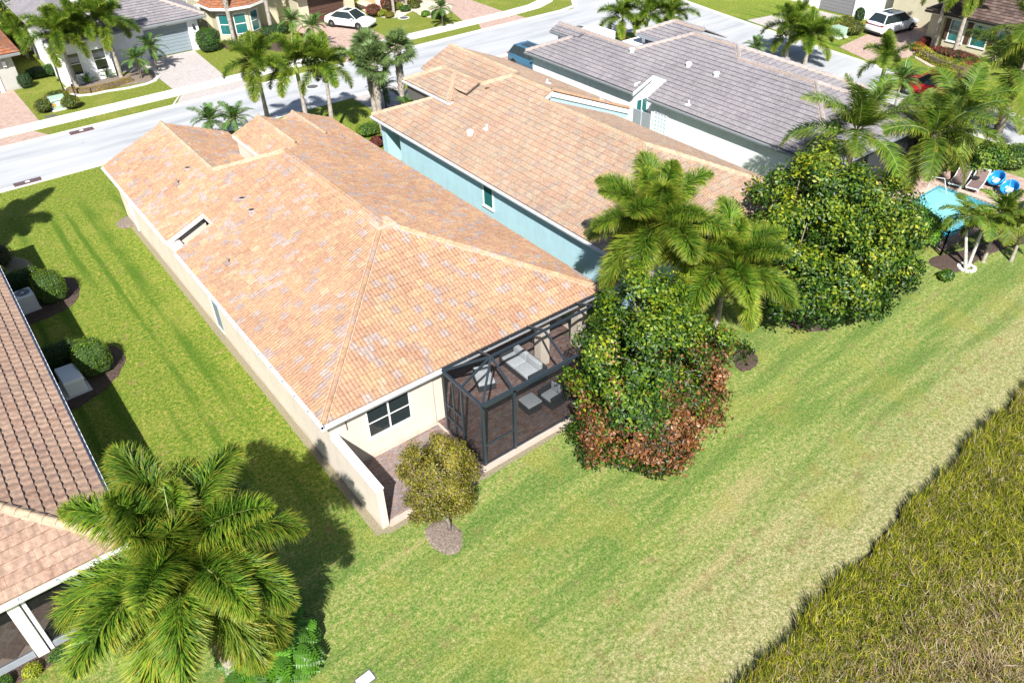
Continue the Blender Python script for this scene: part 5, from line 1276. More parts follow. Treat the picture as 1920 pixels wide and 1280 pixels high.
v = at(1880, 400, 2.6); palm('adonidia', v.x, v.y, 2.6, 'christmas palm with yellow-green fronds at the right edge behind the pool fence', n=12, sc=1.0, seed=72, tr=.09)
v = at(1925, 420, 2.0); palm('adonidia', v.x, v.y, 2.0, 'low christmas palm partly cut off by the right edge', n=9, sc=1.0, seed=73, tr=.09)
# palm beyond the left edge whose shadow falls on the side yard
v = Vector((-1.7, 43.4, 0)); palm('foxtail', v.x, v.y, 4.6, 'foxtail palm at the left edge that shades the side yard by the street', n=13, sc=1.12, seed=81)
v = at(470, 60)
# small palms
G9 = 'pygmy palms'
for (px, py, h, sc, lab, sd) in ((283, 88, 1.9, 1.15, 'pygmy palm in front of the grey garage door across the street', 91), (255, 112, 1.5, 1.1, 'pygmy palm at the tip of the curved bed across the street', 92), (545, 40, 2.0, 1.2, 'pygmy palm left of the brown garage door', 93), (585, 50, 1.9, 1.2, 'pygmy palm just before the brown garage door', 94),
                              (392, 225, 1.6, 1.2, 'left pygmy palm showing over the front of the orange roof', 95), (442, 222, 1.6, 1.2, 'right pygmy palm showing over the front of the orange roof', 96), (720, 165, 1.4, 1.1, 'dark pygmy palm beneath the sabal palms', 97), (1420, 90, 1.6, 1.0, 'dark pygmy palm peeping over the ridge of the grey roof', 98), (770, 205, 1.2, 1.1, 'pygmy palm against the aqua garage wall', 99), (828, 15, 1.6, 1.1, 'pygmy palm at the tip of the pale flower bed, top centre', 100)):
    v = at(px, py, h); palm('pygmy', v.x, v.y, h, lab, group=G9, n=20, sc=sc, seed=sd, tr=.06, trunk='dark_bark', spear=False)

# ------------------------------------------------------------ marsh of reeds at the bottom right
def marsh():
    r = np.random.default_rng(3); n = 260000
    x = r.uniform(9, 36, n); y = r.uniform(-4.5, 6.6, n)
    edge = 5.35 + .055 * (x - 11) + .07 * np.sin(x * 1.3) + .06 * np.sin(x * 3.1 + 1) + .05 * np.sin(x * 7.3)
    # keep inside the view wedge with a margin, thinner next to the lawn
    keep = (y < edge - .12); keep &= (y > -1.5 + .33 * (x - 17) - 1.0); x, y, edge = x[keep], y[keep], edge[keep]; n = len(x)
    p = np.stack([x, y, np.zeros(n)], 1); dist = edge - y
    big = noise3(p, .9, 1); med = noise3(p, 2.4, 2)
    h = (.38 + .13 * big + .13 * med) * r.uniform(.6, 1.25, n) * np.clip(1.25 - dist * .5, 1, 1.25); h = np.clip(h, .14, 1.0)
    a = r.normal(.5, 1.3, n); lean = np.where(dist < .35, r.uniform(.05, .4, n), r.uniform(.25, 1.2, n)); d = np.stack([np.cos(a), np.sin(a), np.zeros(n)], 1)
    w_ = r.uniform(.005, .011, n); s = np.stack([-np.sin(a), np.cos(a), r.normal(0, .3, n)], 1)
    c0 = p - [0, 0, .02]; c1 = p + d * (h * lean * .25)[:, None] + np.stack([0 * h, 0 * h, h * .6], 1); c2 = p + d * (h * lean)[:, None] + np.stack([0 * h, 0 * h, h * (1.05 - .35 * lean)], 1)
    W_ = w_[:, None]
    V = np.stack([c0 - s * W_, c0 + s * W_, c1 + s * W_, c1 - s * W_, c2 + s * W_ * .15, c2 - s * W_ * .15], 1).reshape(-1, 3); i = np.arange(n) * 6
    F = np.concatenate([np.stack([i, i + 1, i + 2, i + 3], 1), np.stack([i + 3, i + 2, i + 4, i + 5], 1)])
    gold = np.clip(.5 + .5 * noise3(p, .7, 8) + (1.9 - y) * .10 + r.normal(0, .22, n), 0, 1)
    green = shade_cols(n, r, [(.02, .04, .006), (.085, .115, .008), (.25, .27, .012), (.48, .45, .04)]); dead = shade_cols(n, r, [(.10, .065, .03), (.24, .16, .07), (.42, .31, .17), (.56, .48, .35)])
    k_ = (r.random(n) < np.clip((gold - .36) * 2.0, .12, .85)); col = np.where(k_[:, None], dead, green)
    stuff(link('marsh_grass', np_mesh('marsh_grass', V, F, M['blade'], col=np.concatenate([col, col * 1.12]))))
mm_ = mat('marsh_mud_edge_shade', (.035, .035, .02), .9, noise=.5, nscale=3, bump=1, bscale=10)
sheet('marsh_ground', [(9.6, 5.1)] + [(11 + i * .5, 5.2 + .055 * (i * .5) + .07 * math.sin((11 + i * .5) * 1.3) + .06 * math.sin((11 + i * .5) * 3.1 + 1) + .12 + .04 * math.sin(i * 2.1)) for i in range(52)] + [(60, 7), (60, -60), (9, -60)], Z2, mm_)  # marsh mud; its rim past the reeds is painted-in shade on the lawn
marsh()

# ------------------------------------------------------------ houses across the street
H6 = thing('house', 'white house with grey garage door and pale grey roof, across the street at top left', 'house', (0, 0, 0))
make_roof(H6, [[(13.2, 69.35, 2.75), (21.3, 69.35, 2.75), (17.2, 73.4, 4.45), (13.2, 73.4, 4.45)], [(21.3, 69.35, 2.75), (21.3, 90, 2.75), (17.2, 85, 4.45), (17.2, 73.4, 4.45)], [(13.2, 73.4, 4.45), (17.2, 73.4, 4.45), (15.2, 90, 4.8), (13.2, 90, 4.8)],
               [(8.75, 67.0, 3.3), (13.2, 67.0, 3.3), (11.0, 69.2, 4.2)], [(8.75, 67.0, 3.3), (11.0, 69.2, 4.2), (11.0, 92, 4.2), (8.75, 92, 3.3)], [(13.2, 67.0, 3.3), (13.2, 92, 3.3), (11.0, 92, 4.2), (11.0, 69.2, 4.2)]], M['tile_grey'], 'plain', z0=None, singles=0)
M['tile_grey']
r6 = [o for o in C.objects if o.parent == H6][0]
caps(r6, (21.25, 69.4, 2.77), (17.2, 73.4, 4.47), 'cap_grey'); caps(r6, (17.2, 73.4, 4.47), (13.2, 73.4, 4.47), 'cap_grey')
gutter(H6, (13.2, 69.35, 2.72), (21.3, 69.35, 2.72), (0, -1, 0), 'grey_metal', False); gutter(H6, (8.75, 67.0, 3.27), (13.2, 67.0, 3.27), (0, -1, 0), 'grey_metal', False)
b = MB(); b.box(9.1, 12.8, 67.45, 88, 0, 3.1); b.box(12.8, 16.2, 69.9, 88, 0, 2.6); b.box(16.2, 20.0, 70.05, 88, 2.25, 2.6); b.box(19.75, 20.6, 69.85, 88, 0, 2.6); b.box(16.2, 19.75, 70.3, 88, 0, 2.6); b.ob('wall', M['stucco_white'], H6)
def garage_door(par, x0, x1, y, h, mt, n=8, face='-y'):
    d = MB(); d.box(x0, x1, y, y + .04, .02, h); o = d.ob('garage_door', M[mt], par)
    for i in range(n):
        z0_ = .03 + i * (h - .03) / n; q = MB(); q.box(x0 + .01, x1 - .01, y - .025, y, z0_ + .012, z0_ + (h - .03) / n - .012, .006); q.ob('door_panel', M[mt], o)
    return o
garage_door(H6, 16.25, 19.72, 70.15, 2.22, 'grey_door')
for x in (10.15, 12.0): win(H6, (x, 67.45, 1.55), .85, 1.5, '-y', 'white_paint', 'glass', 1, 2)
b = MB(); b.box(17.4, 18.1, 69.87, 69.9, 2.33, 2.52); pq = b.ob('number_plaque', M['black_metal'], H6)
b = MB()
for i in range(4): b.box(17.53 + i * .12, 17.59 + i * .12, 69.86, 69.87, 2.38, 2.47)
stuff(b.ob('plaque_digits', M['white_paint'], pq))
for x in (20.2,): b = MB(); b.box(x - .08, x + .08, 69.7, 69.85, 1.7, 2.0, .02); b.tube([(x, 69.78, 2.0), (x, 69.78, 2.1)], [.09, .02], 8); b.ob('wall_lantern', M['black_metal'], H6)

H5 = thing('house', 'grey-beige house corner with brown garage door at the far left edge', 'house', (0, 0, 0))
make_roof(H5, [[(-4, 69.0, 2.75), (7.1, 69.0, 2.75), (2, 74.1, 4.85), (-4, 74.1, 4.85)], [(7.1, 69.0, 2.75), (7.1, 88, 2.75), (2, 88, 4.85), (2, 74.1, 4.85)]], M['tile_red'], 'plain', z0=2.75, singles=0)
gutter(H5, (-4, 69.0, 2.72), (7.1, 69.0, 2.72), (0, -1, 0), 'grey_metal', False)
b = MB(); b.box(5.0, 6.5, 69.7, 88, 0, 2.6); b.box(-4, 5.0, 70.0, 88, 0, 2.6); b.box(-4, 5, 69.7, 70, 2.3, 2.6); b.ob('wall', M['stucco_grey'], H5)
b = MB(); b.box(4.95, 5.25, 69.62, 69.7, 0, 2.35); b.ob('door_trim', M['white_paint'], H5); garage_door(H5, 0, 4.95, 69.8, 2.25, 'brown_door', 6)
b = MB(); b.box(5.75, 6.0, 69.55, 69.7, 1.75, 2.15, .02); b.ob('wall_lantern', M['white_plastic'], H5)

H7 = thing('house', 'beige house with round bay windows, red tile roof and brown garage door, top centre-left', 'house', (0, 0, 0))
bay = [(22.6, 72.4), (22.6, 71.0), (23.5, 70.1), (25.0, 69.9), (26.2, 70.6), (26.7, 72.0)]
b = MB(); b.prism(bay + [(26.7, 88), (22.2, 88), (22.2, 72.4)], 0, 2.7); b.box(26.7, 30.4, 72.5, 88, 0, 2.7); b.box(29.6, 30.6, 69.9, 88, 0, 2.7); b.box(34.2, 35.2, 69.9, 88, 0, 2.7); b.box(30.6, 34.2, 69.9, 88, 2.3, 2.7); b.box(30.6, 34.2, 70.5, 88, 0, 2.7); b.ob('wall', M['stucco_beige'], H7)
garage_door(H7, 30.65, 34.15, 70.1, 2.25, 'brown_door', 8)
for i in range(4):
    p0, p1 = Vector((*bay[i + 1], 0)), Vector((*bay[i + 2 if i < 4 else 5], 0)) if i + 2 < len(bay) else None
    c = (p0 + p1) / 2; d = (p1 - p0).normalized(); n_ = Vector((d.y, -d.x, 0)); A = Matrix((d, n_, Vector((0, 0, 1)))).transposed().to_4x4(); A.translation = c + Vector((0, 0, 1.35)); wd = (p1 - p0).length * .62
    b = MB(); b.box(-wd / 2 - .07, wd / 2 + .07, -.02, .05, -.85, .85, M=A); wo = b.ob('window', M['white_paint'], H7)
    for z0_, z1_ in ((-.78, -.04), (.04, .78)): q = MB(); q.box(-wd / 2, wd / 2, .05, .06, z0_, z1_, M=A); q.ob('pane', M['glass_teal'], wo)
fan = [(21.9, 73), (22.1, 70.6), (23.3, 69.5), (25.1, 69.3), (26.7, 70.2), (27.2, 72.2)]; cpt = (24.4, 73.2, 4.4)
make_roof(H7, [[(*fan[i], 2.8), (*fan[i + 1], 2.8), cpt] for i in range(5)] + [[(27.2, 72.2, 2.8), (29.3, 72.2, 2.8), (29.3, 76, 4.4), (24.4, 76, 4.4)]], M['tile_red'], 'plain', z0=2.8, singles=0)
make_roof(H7, [[(29.2, 69.2, 2.8), (35.6, 69.2, 2.8), (32.4, 72.4, 4.1)], [(35.6, 69.2, 2.8), (35.6, 84, 2.8), (32.4, 84, 4.1), (32.4, 72.4, 4.1)], [(29.2, 69.2, 2.8), (29.2, 84, 2.8), (32.4, 84, 4.1), (32.4, 72.4, 4.1)]], M['tile_red'], 'plain', z0=2.8, singles=0)
b = MB()
for i in range(5): beam(b, (*fan[i], 2.72), (*fan[i + 1], 2.72), .08, .2)
b.ob('fascia', M['white_paint'], H7)
gutter(H7, (29.2, 69.2, 2.77), (35.6, 69.2, 2.77), (0, -1, 0), 'white_metal', False)
win(H7, (22.2, 74.4, 1.7), .8, 1.1, '-x', 'white_paint', 'glass_teal', 2, 2); win(H7, (22.2, 77.2, 1.7), .8, 1.1, '-x', 'white_paint', 'glass_teal', 2, 2)

H8 = thing('house', 'bright white house with dark grey garage door, top right', 'house', (0, 0, 0))
b = MB(); b.box(68.3, 68.6, 42.9, 44.2, 0, 2.9); b.box(68.3, 68.6, 38.2, 39.4, 0, 2.9); b.box(68.3, 68.6, 39.4, 42.9, 2.3, 2.9); b.box(68.6, 82, 38.0, 44.2, 0, 2.9); b.box(68.9, 95, 44.2, 60, 0, 2.9); b.ob('wall', M['stucco_white'], H8)
b = MB(); b.box(68.42, 68.46, 39.4, 42.9, .02, 2.3); gd = b.ob('garage_door', M['slate_door'], H8)
for i in range(8): q = MB(); q.box(68.39, 68.42, 39.42, 42.88, .04 + i * .28, .04 + i * .28 + .26, .005); q.ob('door_panel', M['slate_door'], gd)
b = MB(); b.box(68.15, 68.3, 38.5, 38.7, 1.8, 2.1, .02); b.ob('wall_lantern', M['black_metal'], H8)
make_roof(H8, [[(67.7, 37.5, 2.95), (67.7, 44.7, 2.95), (71.3, 41.1, 4.45)], [(67.7, 37.5, 2.95), (90, 37.5, 2.95), (90, 41.1, 4.45), (71.3, 41.1, 4.45)], [(67.7, 44.7, 2.95), (90, 44.7, 2.95), (90, 41.1, 4.45), (71.3, 41.1, 4.45)]], M['tile_grey'], 'plain', z0=2.95, singles=0)

H9 = thing('house', 'beige house with brown tile roof and teal windows behind palms, right edge', 'house', (0, 0, 0))
b = MB(); b.box(65.5, 80, 20, 30.4, 0, 2.8); b.box(65.3, 65.9, 29.9, 31.0, 0, 2.8); b.box(70.0, 80, 30.4, 36.8, 0, 2.8); b.ob('wall', M['stucco_beige'], H9)
make_roof(H9, [[(64.7, 18, 2.9), (64.7, 31.3, 2.9), (70, 26, 5.1), (70, 18, 5.1)], [(64.7, 31.3, 2.9), (80, 31.3, 2.9), (80, 26, 5.1), (70, 26, 5.1)]], M['tile_brown'], 'plain', z0=2.9, singles=0)
gutter(H9, (64.7, 18, 2.87), (64.7, 31.3, 2.87), (-1, 0, 0), 'black_metal', False)
for y in (28.8, 27.0, 25.1): win(H9, (65.5, y, 1.6), 1.1, 1.5, '-x', 'white_paint', 'glass_teal', 1, 2)
for y in (29.6, 27.9, 26.1): b = MB(); b.box(65.44, 65.5, y - .17, y + .17, .85, 2.35); b.ob('shutter', M['brown_door'], H9)
b = MB(); b.box(65.4, 65.5, 27.7, 28.1, 2.3, 2.5); b.ob('number_plaque', M['black_metal'], H9)

# ------------------------------------------------------------ cars
def car(label, paint, x, y, rz, kind='suv', L=4.7, Wd=1.88, H=1.66, sunroof=True):
    o = thing('parked_car', label, 'car', (x, y, 0), rz); hw = Wd / 2
    # body: rings of (x, half width, sill, belt height); front is +x
    if kind == 'suv': st = [(-.50, .80, .42, .62), (-.485, .90, .30, .95), (-.46, .95, .26, 1.06), (-.30, 1.0, .22, 1.04), (0, 1.0, .22, 1.00), (.20, 1.0, .22, .98), (.32, .98, .23, .96), (.43, .92, .26, .88), (.48, .82, .30, .76), (.5, .70, .38, .60)]
    else: st = [(-.50, .80, .40, .58), (-.485, .90, .28, .84), (-.45, .94, .24, .92), (-.30, 1.0, .2, .93), (0, 1.0, .2, .90), (.20, 1.0, .2, .88), (.32, .98, .21, .84), (.43, .92, .24, .76), (.48, .82, .28, .64), (.5, .70, .34, .52)]
    b = MB(); rings = []
    for (fx, fw, zb, zt) in st:
        w_ = hw * fw; X = fx * L; zm = zb + (zt - zb) * .45
        ring = [(X, -w_ * .86, zb), (X, -w_ * .98, zb + .08), (X, -w_, zm), (X, -w_ * .97, zt - .08), (X, -w_ * .88, zt), (X, 0, zt + .035), (X, w_ * .88, zt), (X, w_ * .97, zt - .08), (X, w_, zm), (X, w_ * .98, zb + .08), (X, w_ * .86, zb)]
        rings.append([b.bm.verts.new(v) for v in ring])
    for i in range(len(rings) - 1):
        for j in range(10): b.bm.faces.new((rings[i][j], rings[i][j + 1], rings[i + 1][j + 1], rings[i + 1][j]))
        b.bm.faces.new((rings[i][10], rings[i][0], rings[i + 1][0], rings[i + 1][10]))
    b.bm.faces.new(rings[0]); b.bm.faces.new(rings[-1][::-1]); b.ob('body', M[paint], o, True)
    zt = 1.02 if kind == 'suv' else .90
    g = [(-.46 if kind == 'suv' else -.36, -.36 if kind == 'suv' else -.20, 0), (.26, .08, 1)]
    xr0, xr1, xf1, xf0 = g[0][0] * L, g[0][1] * L, g[1][1] * L, g[1][0] * L; wb, wt = hw * .92, hw * .68; zr = H
    def quadm(pts, nm, mt):
        q = MB(); q.poly(pts); me = q.mesh(nm, M[mt]); return link(nm, me, o)
    quadm([(xr0, -wb * .95, zt), (xr0, wb * .95, zt), (xr1, wt * .96, zr - .03), (xr1, -wt * .96, zr - .03)], 'rear_window', 'glass')
    quadm([(xf0, -wb, zt - .03), (xf0, wb, zt - .03), (xf1, wt, zr), (xf1, -wt, zr)], 'windscreen', 'glass')
    for s in (-1, 1):
        quadm([(xr0 + .12, s * wb, zt - .02), (xf0 - .10, s * wb * 1.005, zt - .04), (xf1, s * wt * 1.01, zr - .04), (xr1, s * wt, zr - .06)], 'side_window', 'glass')
        b = MB()
        for t in (.36, .68):
            xa = xr0 + (xf0 - xr0) * t; xb_ = xr1 + (xf1 - xr1) * t; beam(b, (xa, s * wb * 1.005, zt - .03), (xb_, s * wt * 1.01, zr - .05), .03, .02)
        b.ob('door_pillar', M['car_trim'], o); b = MB()
        beam(b, (xf0, s * wb, zt - .02), (xf1, s * wt, zr - .01), .05, .04); beam(b, (xr0, s * wb * .97, zt - .02), (xr1, s * wt * .98, zr - .03), .06, .04)
        beam(b, (xr1, s * wt * .98, zr - .02), (xf1, s * wt, zr - .01), .06, .05); b.ob('pillar', M[paint], o)
        b = MB(); b.box(xf0 - .45, xf0 - .27, s * (hw + .08) - .09, s * (hw + .08) + .09, zt - .02, zt + .10, .03); b.ob('wing_mirror', M[paint], o)
        b = MB(); b.box(-L * .5 + .02, -L * .5 + .20, s * hw * .80 - .14, s * hw * .80 + .10, zt - .16, zt - .05, .02); b.ob('tail_light', M['tail_red'], o)
        b = MB(); b.box(L * .5 - .28, L * .5 - .05, s * hw * .72 - .15, s * hw * .72 + .15, .62 if kind == 'suv' else .54, .74 if kind == 'suv' else .66, .02); b.ob('headlight', M['white_plastic'], o)
    b = MB(); v = [(xr1, -wt, zr - .02), (xr1, wt, zr - .02), ((xr1 + xf1) / 2, wt, zr + .02), (xf1, wt, zr), (xf1, -wt, zr), ((xr1 + xf1) / 2, -wt, zr + .02), ((xr1 + xf1) / 2, 0, zr + .06), (xr1, 0, zr + .01), (xf1, 0, zr + .03)]
    vv = [b.bm.verts.new(q) for q in v]
    for f in ((0, 7, 6, 5), (7, 1, 2, 6), (6, 2, 3, 8), (5, 6, 8, 4)): b.bm.faces.new([vv[i] for i in f])
    b.ob('roof', M[paint], o, True)
    if sunroof: quadm([(xr1 + .5, -wt * .6, zr + .055), (xr1 + .5, wt * .6, zr + .055), (xf1 - .2, wt * .6, zr + .06), (xf1 - .2, -wt * .6, zr + .06)], 'sunroof', 'glass')
    b = MB(); b.box(-L * .5 + .01, -L * .5 + .1, -hw * .85, hw * .85, .24, .42, .03); b.box(-L * .47, L * .47, -hw * .99, hw * .99, .20, .27, .02); b.ob('bumper_trim', M['car_trim'], o)
    b = MB(); b.box(-L * .5 - .005, -L * .5 + .03, -hw * .7, hw * .7, zt - .13, zt - .08); b.ob('light_bar', M['tail_red'], o)
    for sx2 in (-.31, .30):
        for s in (-1, 1):
            c = Vector((sx2 * L, s * (hw - .10), .35)); A = Matrix.Translation(c) @ Matrix.Rotation(R(90), 4, 'X')
            b = MB(); b.lathe([(.20, -.11), (.33, -.11), (.36, -.07), (.36, .07), (.33, .11), (.20, .11)], 20)
            for v_ in b.bm.verts: v_.co = A @ v_.co
            wh = b.ob('wheel', M['tyre'], o, True)
            b = MB(); b.lathe([(.05, -.115), (.23, -.10), (.23, .10), (.05, .115)], 10)
            for v_ in b.bm.verts: v_.co = A @ v_.co
            b.ob('rim', M['rim'], wh)
    return o
car('white sport utility car with a red tail bar parked on the pink driveway, top right', 'car_white', 67.0, 34.9, R(-8))
car('blue sport utility car nosed in beside the grey-roofed house', 'car_blue', 38.35, 47.3, R(-90))
car('white sedan parked before the brown garage door, half hidden by palms', 'car_white', 33.2, 67.2, R(-62), 'sedan', 4.6, 1.82, 1.42)
car('red sport utility car standing on the street behind the coconut palms', 'car_red', 55.6, 24.8, R(97))

# ------------------------------------------------------------ yard equipment
ac = thing('air_conditioner', 'grey-blue air conditioner with a round fan beside the left house', 'air conditioner', (.25, 37.15, 0), R(4))
b = MB(); b.box(-.42, .42, -.42, .42, .02, .10); b.ob('pad', M['concrete'], ac)
b = MB(); b.box(-.38, .38, -.38, .38, .10, .92, .05); b.ob('cabinet', M['white_metal'], ac)
b = MB()
for i in range(11): b.box(-.39, .39, -.392, -.38, .16 + i * .065, .18 + i * .065); b.box(.38, .392, -.34, .34, .16 + i * .065, .18 + i * .065)
stuff(b.ob('louvres', M['grey_metal'], ac))
b = MB(); b.lathe([(.31, .915), (.31, .935), (.27, .935), (.26, .915)], 24); b.ob('fan_ring', M['grey_metal'], ac)
b = MB(); b.lathe([(.26, .922), (.25, .926)], 24); b.ob('fan_well', M['iron'], ac)
b = MB(); b.lathe([(.07, .925), (.05, .95)], 12)
for i in range(8): a = i * math.pi / 4; beam(b, (0, 0, .935), (.27 * math.cos(a), .27 * math.sin(a), .935), .012, .01)
b.ob('fan_guard', M['white_metal'], ac)
gn = thing('generator', 'pale grey standby generator with a sloping lid beside the left house', 'generator', (.42, 29.95, 0), R(3))
b = MB(); b.box(-.5, .5, -.7, .7, 0, .08); b.ob('pad', M['concrete'], gn)
b = MB(); b.box(-.36, .36, -.6, .6, .08, .68, .03); b.ob('cabinet', M['white_plastic'], gn)
b = MB(); v = [(-.38, -.62, .68), (.40, -.62, .64), (.40, .62, .64), (-.38, .62, .68), (-.34, -.58, .80), (.30, -.58, .76), (.30, .58, .76), (-.34, .58, .80)]; vv = [b.bm.verts.new(q) for q in v]
for f in ((4, 5, 6, 7), (0, 1, 5, 4), (1, 2, 6, 5), (2, 3, 7, 6), (3, 0, 4, 7)): b.bm.faces.new([vv[i] for i in f])
b.ob('lid', M['white_plastic'], gn)
def util_box(px, py, label, s=1.0, rz=0):
    v = at(px, py); o = thing('utility_box', label, 'utility box', (v.x, v.y, 0), rz)
    b = MB(); b.box(-.6 * s, .6 * s, -.55 * s, .55 * s, 0, .08); b.ob('pad', M['concrete'], o)
    b = MB(); b.box(-.5 * s, .5 * s, -.42 * s, .45 * s, .08, .72 * s, .03); b.ob('cabinet', M['utility_green'], o)
    b = MB(); v_ = [(-.52, -.46, .70), (.52, -.46, .70), (.52, .47, .70), (-.52, .47, .70), (-.5, -.38, .80), (.5, -.38, .80), (.5, .4, .84), (-.5, .4, .84)]; vv = [b.bm.verts.new(Vector(q) * s) for q in v_]
    for f in ((4, 5, 6, 7), (0, 1, 5, 4), (1, 2, 6, 5), (2, 3, 7, 6), (3, 0, 4, 7)): b.bm.faces.new([vv[i] for i in f])
    b.ob('lid', M['utility_green'], o)
    b = MB(); b.box(-.22 * s, .05 * s, -.435 * s, -.42 * s, .3 * s, .58 * s); b.ob('warning_sticker', M['sticker_white'], o)
    b = MB(); b.box(-.42 * s, -.25 * s, -.435 * s, -.42 * s, .28 * s, .52 * s); b.ob('warning_sticker', M['sticker_orange'], o)
util_box(113, 203, 'pale green utility box between two clipped olive shrubs across the street'); util_box(1571, 69, 'pale green utility box by the top right driveway', 1.0, R(80))
# street lamp
v = at(122, 176); sl_ = thing('street_lamp', 'black post lamp with a lantern head at the corner of the white house', 'street lamp', (v.x, v.y, 0))
b = MB(); b.lathe([(.11, 0), (.10, .35), (.06, .4), (.05, .6)], 10); b.tube([(0, 0, .5), (0, 0, 3.35)], .042, 8); b.ob('post', M['black_metal'], sl_)
b = MB(); b.lathe([(.08, 3.35), (.15, 3.42), (.17, 3.75), (.16, 3.76)], 8); b.ob('lantern_glass', M['white_plastic'], sl_)
b = MB(); b.lathe([(.24, 3.74), (.22, 3.80), (.08, 3.92), (.02, 4.02)], 12); b.ob('lantern_cap', M['black_metal'], sl_)
v = at(142, 181); o = thing('mailbox_post', 'short dark post beside the right clipped olive shrub', 'post', (v.x, v.y, 0)); b = MB(); b.tube([(0, 0, 0), (0, 0, .75)], .035, 8); b.ob('post', M['black_metal'], o); b = MB(); b.box(-.07, .07, -.07, .07, .75, .9, .01); b.ob('cap', M['black_metal'], o)
# street sign at the junction
v = at(1175, 78); o = thing('street_sign', 'thin green-grey sign post by the foxtail palms at the junction', 'street sign', (v.x - .6, v.y, 0)); b = MB(); b.tube([(0, 0, 0), (0, 0, 2.5)], .03, 8); b.ob('post', M['utility_green'], o); b = MB(); b.box(-.35, .35, -.015, .015, 2.3, 2.45); b.ob('blade', M['utility_green'], o)
# drains and covers
for (px, py, lab) in ((153, 246, 'rust-red storm drain with a white tag in the far gutter'), (52, 342, 'rust-red storm drain with a white tag in the near gutter')):
    v = at(px, py); o = thing('storm_drain', lab, 'storm drain', (v.x, v.y, 0), 0, 'storm drains'); b = MB(); b.box(-.75, .75, -.28, .28, .0, .045, .01); b.ob('frame', M['rust_iron'], o)
    b = MB(); [b.box(-.7 + i * .1, -.64 + i * .1, -.24, .24, .045, .055) for i in range(14)]; stuff(b.ob('grate_bars', M['iron'], o)); b = MB(); b.box(-.12, .12, -.1, .1, .056, .06); b.ob('tag', M['sticker_white'], o)
for (px, py, r__, lab) in ((586, 163, .42, 'round iron manhole cover in the street between the foxtail trunks'), (1086, 51, .40, 'round iron manhole cover in the street near the junction'), (757, 34, .40, 'round iron cover set in a pale ring on the lawn of the flower bed house')):
    v = at(px, py); o = thing('manhole_cover', lab, 'manhole cover', (v.x, v.y, 0)); b = MB(); b.lathe([(r__, .0), (r__, .02), (r__ * .97, .024)], 24); b.ob('lid', M['iron'], o)
    b = MB(); b.lathe([(r__ * 1.35, .0), (r__ * 1.35, .012), (r__ * 1.0, .014)], 24); b.ob('ring', M['concrete'], o)
v = at(685, 1273); o = thing('valve_box', 'white square valve cover in the lawn at the bottom edge', 'utility cover', (v.x, v.y, 0), R(4)); b = MB(); b.box(-.23, .23, -.15, .15, 0, .035, .02); b.ob('lid', M['white_plastic'], o); b = MB(); b.box(-.26, .26, -.18, .18, 0, .015); b.ob('rim', M['iron'], o)
v = at(95, 218); b = MB(); b.box(v.x - .35, v.x + .35, v.y - .18, v.y + .18, 0, .02); tag(b.ob('meter_cover', M['iron']), 'small dark meter cover in the lawn beside the far pavement', 'utility cover')
# ------------------------------------------------------------ terrace furniture
def cushion(par, x0, x1, y0, y1, z0, z1, nm='cushion', rot=None, bev=.035, mt='cushion', M_=None):
    b = MB(); b.box(x0, x1, y0, y1, z0, z1, bev, M=M_); return b.ob(nm, M[mt], par, True)
def wframe(par, x0, x1, y0, y1, z0, z1, nm='frame'): b = MB(); b.box(x0, x1, y0, y1, z0, z1, .02); return b.ob(nm, M['wicker'], par)
so_ = thing('outdoor_sofa', 'dark wicker two-seat sofa with pale grey cushions under the screen roof', 'sofa', (15.0, 19.3, .055), R(-90))
wframe(so_, -1.0, 1.0, -.45, .45, .05, .30, 'base'); wframe(so_, -1.0, 1.0, .33, .45, .30, .68, 'back_frame'); wframe(so_, -1.0, -.86, -.45, .33, .3, .55, 'arm'); wframe(so_, .86, 1.0, -.45, .33, .3, .55, 'arm')
for s in (-1, 1): cushion(so_, min(0, s * .85) + .005, max(0, s * .85) - .005, -.44, .2, .30, .44, 'seat_cushion'); cushion(so_, min(0, s * .85) + .005, max(0, s * .85) - .005, .16, .34, .40, .80, 'back_cushion')
so2 = thing('armchair', 'wicker armchair with pale cushions left of the sofa, under the cage ridge', 'armchair', (13.3, 19.6, .055), R(-20))
wframe(so2, -.36, .36, -.42, .42, .05, .30, 'base'); wframe(so2, -.36, .36, .34, .44, .30, .66, 'back_frame'); cushion(so2, -.34, .34, -.40, .28, .30, .42, 'seat_cushion'); cushion(so2, -.34, .34, .22, .34, .38, .74, 'back_cushion')
ot = thing('ottoman', 'square wicker ottoman with a pale grey pad on the brick terrace', 'ottoman', (13.85, 17.4, .055), R(0)); wframe(ot, -.33, .33, -.33, .33, .03, .34, 'base'); cushion(ot, -.33, .33, -.33, .33, .34, .44, 'pad')
ch = thing('armchair', 'wicker armchair with a grey seat pad and leaning cushion beside the ottoman', 'armchair', (14.75, 17.15, .055), R(-86))
wframe(ch, -.40, .40, -.40, .40, .05, .32, 'base'); wframe(ch, -.40, -.28, -.40, .40, .32, .58, 'arm'); wframe(ch, .28, .40, -.40, .40, .32, .58, 'arm'); wframe(ch, -.28, .28, .29, .40, .32, .68, 'back_frame'); cushion(ch, -.27, .27, -.38, .28, .32, .44, 'seat_cushion'); cushion(ch, -.25, .25, .14, .28, .40, .78, 'back_cushion')
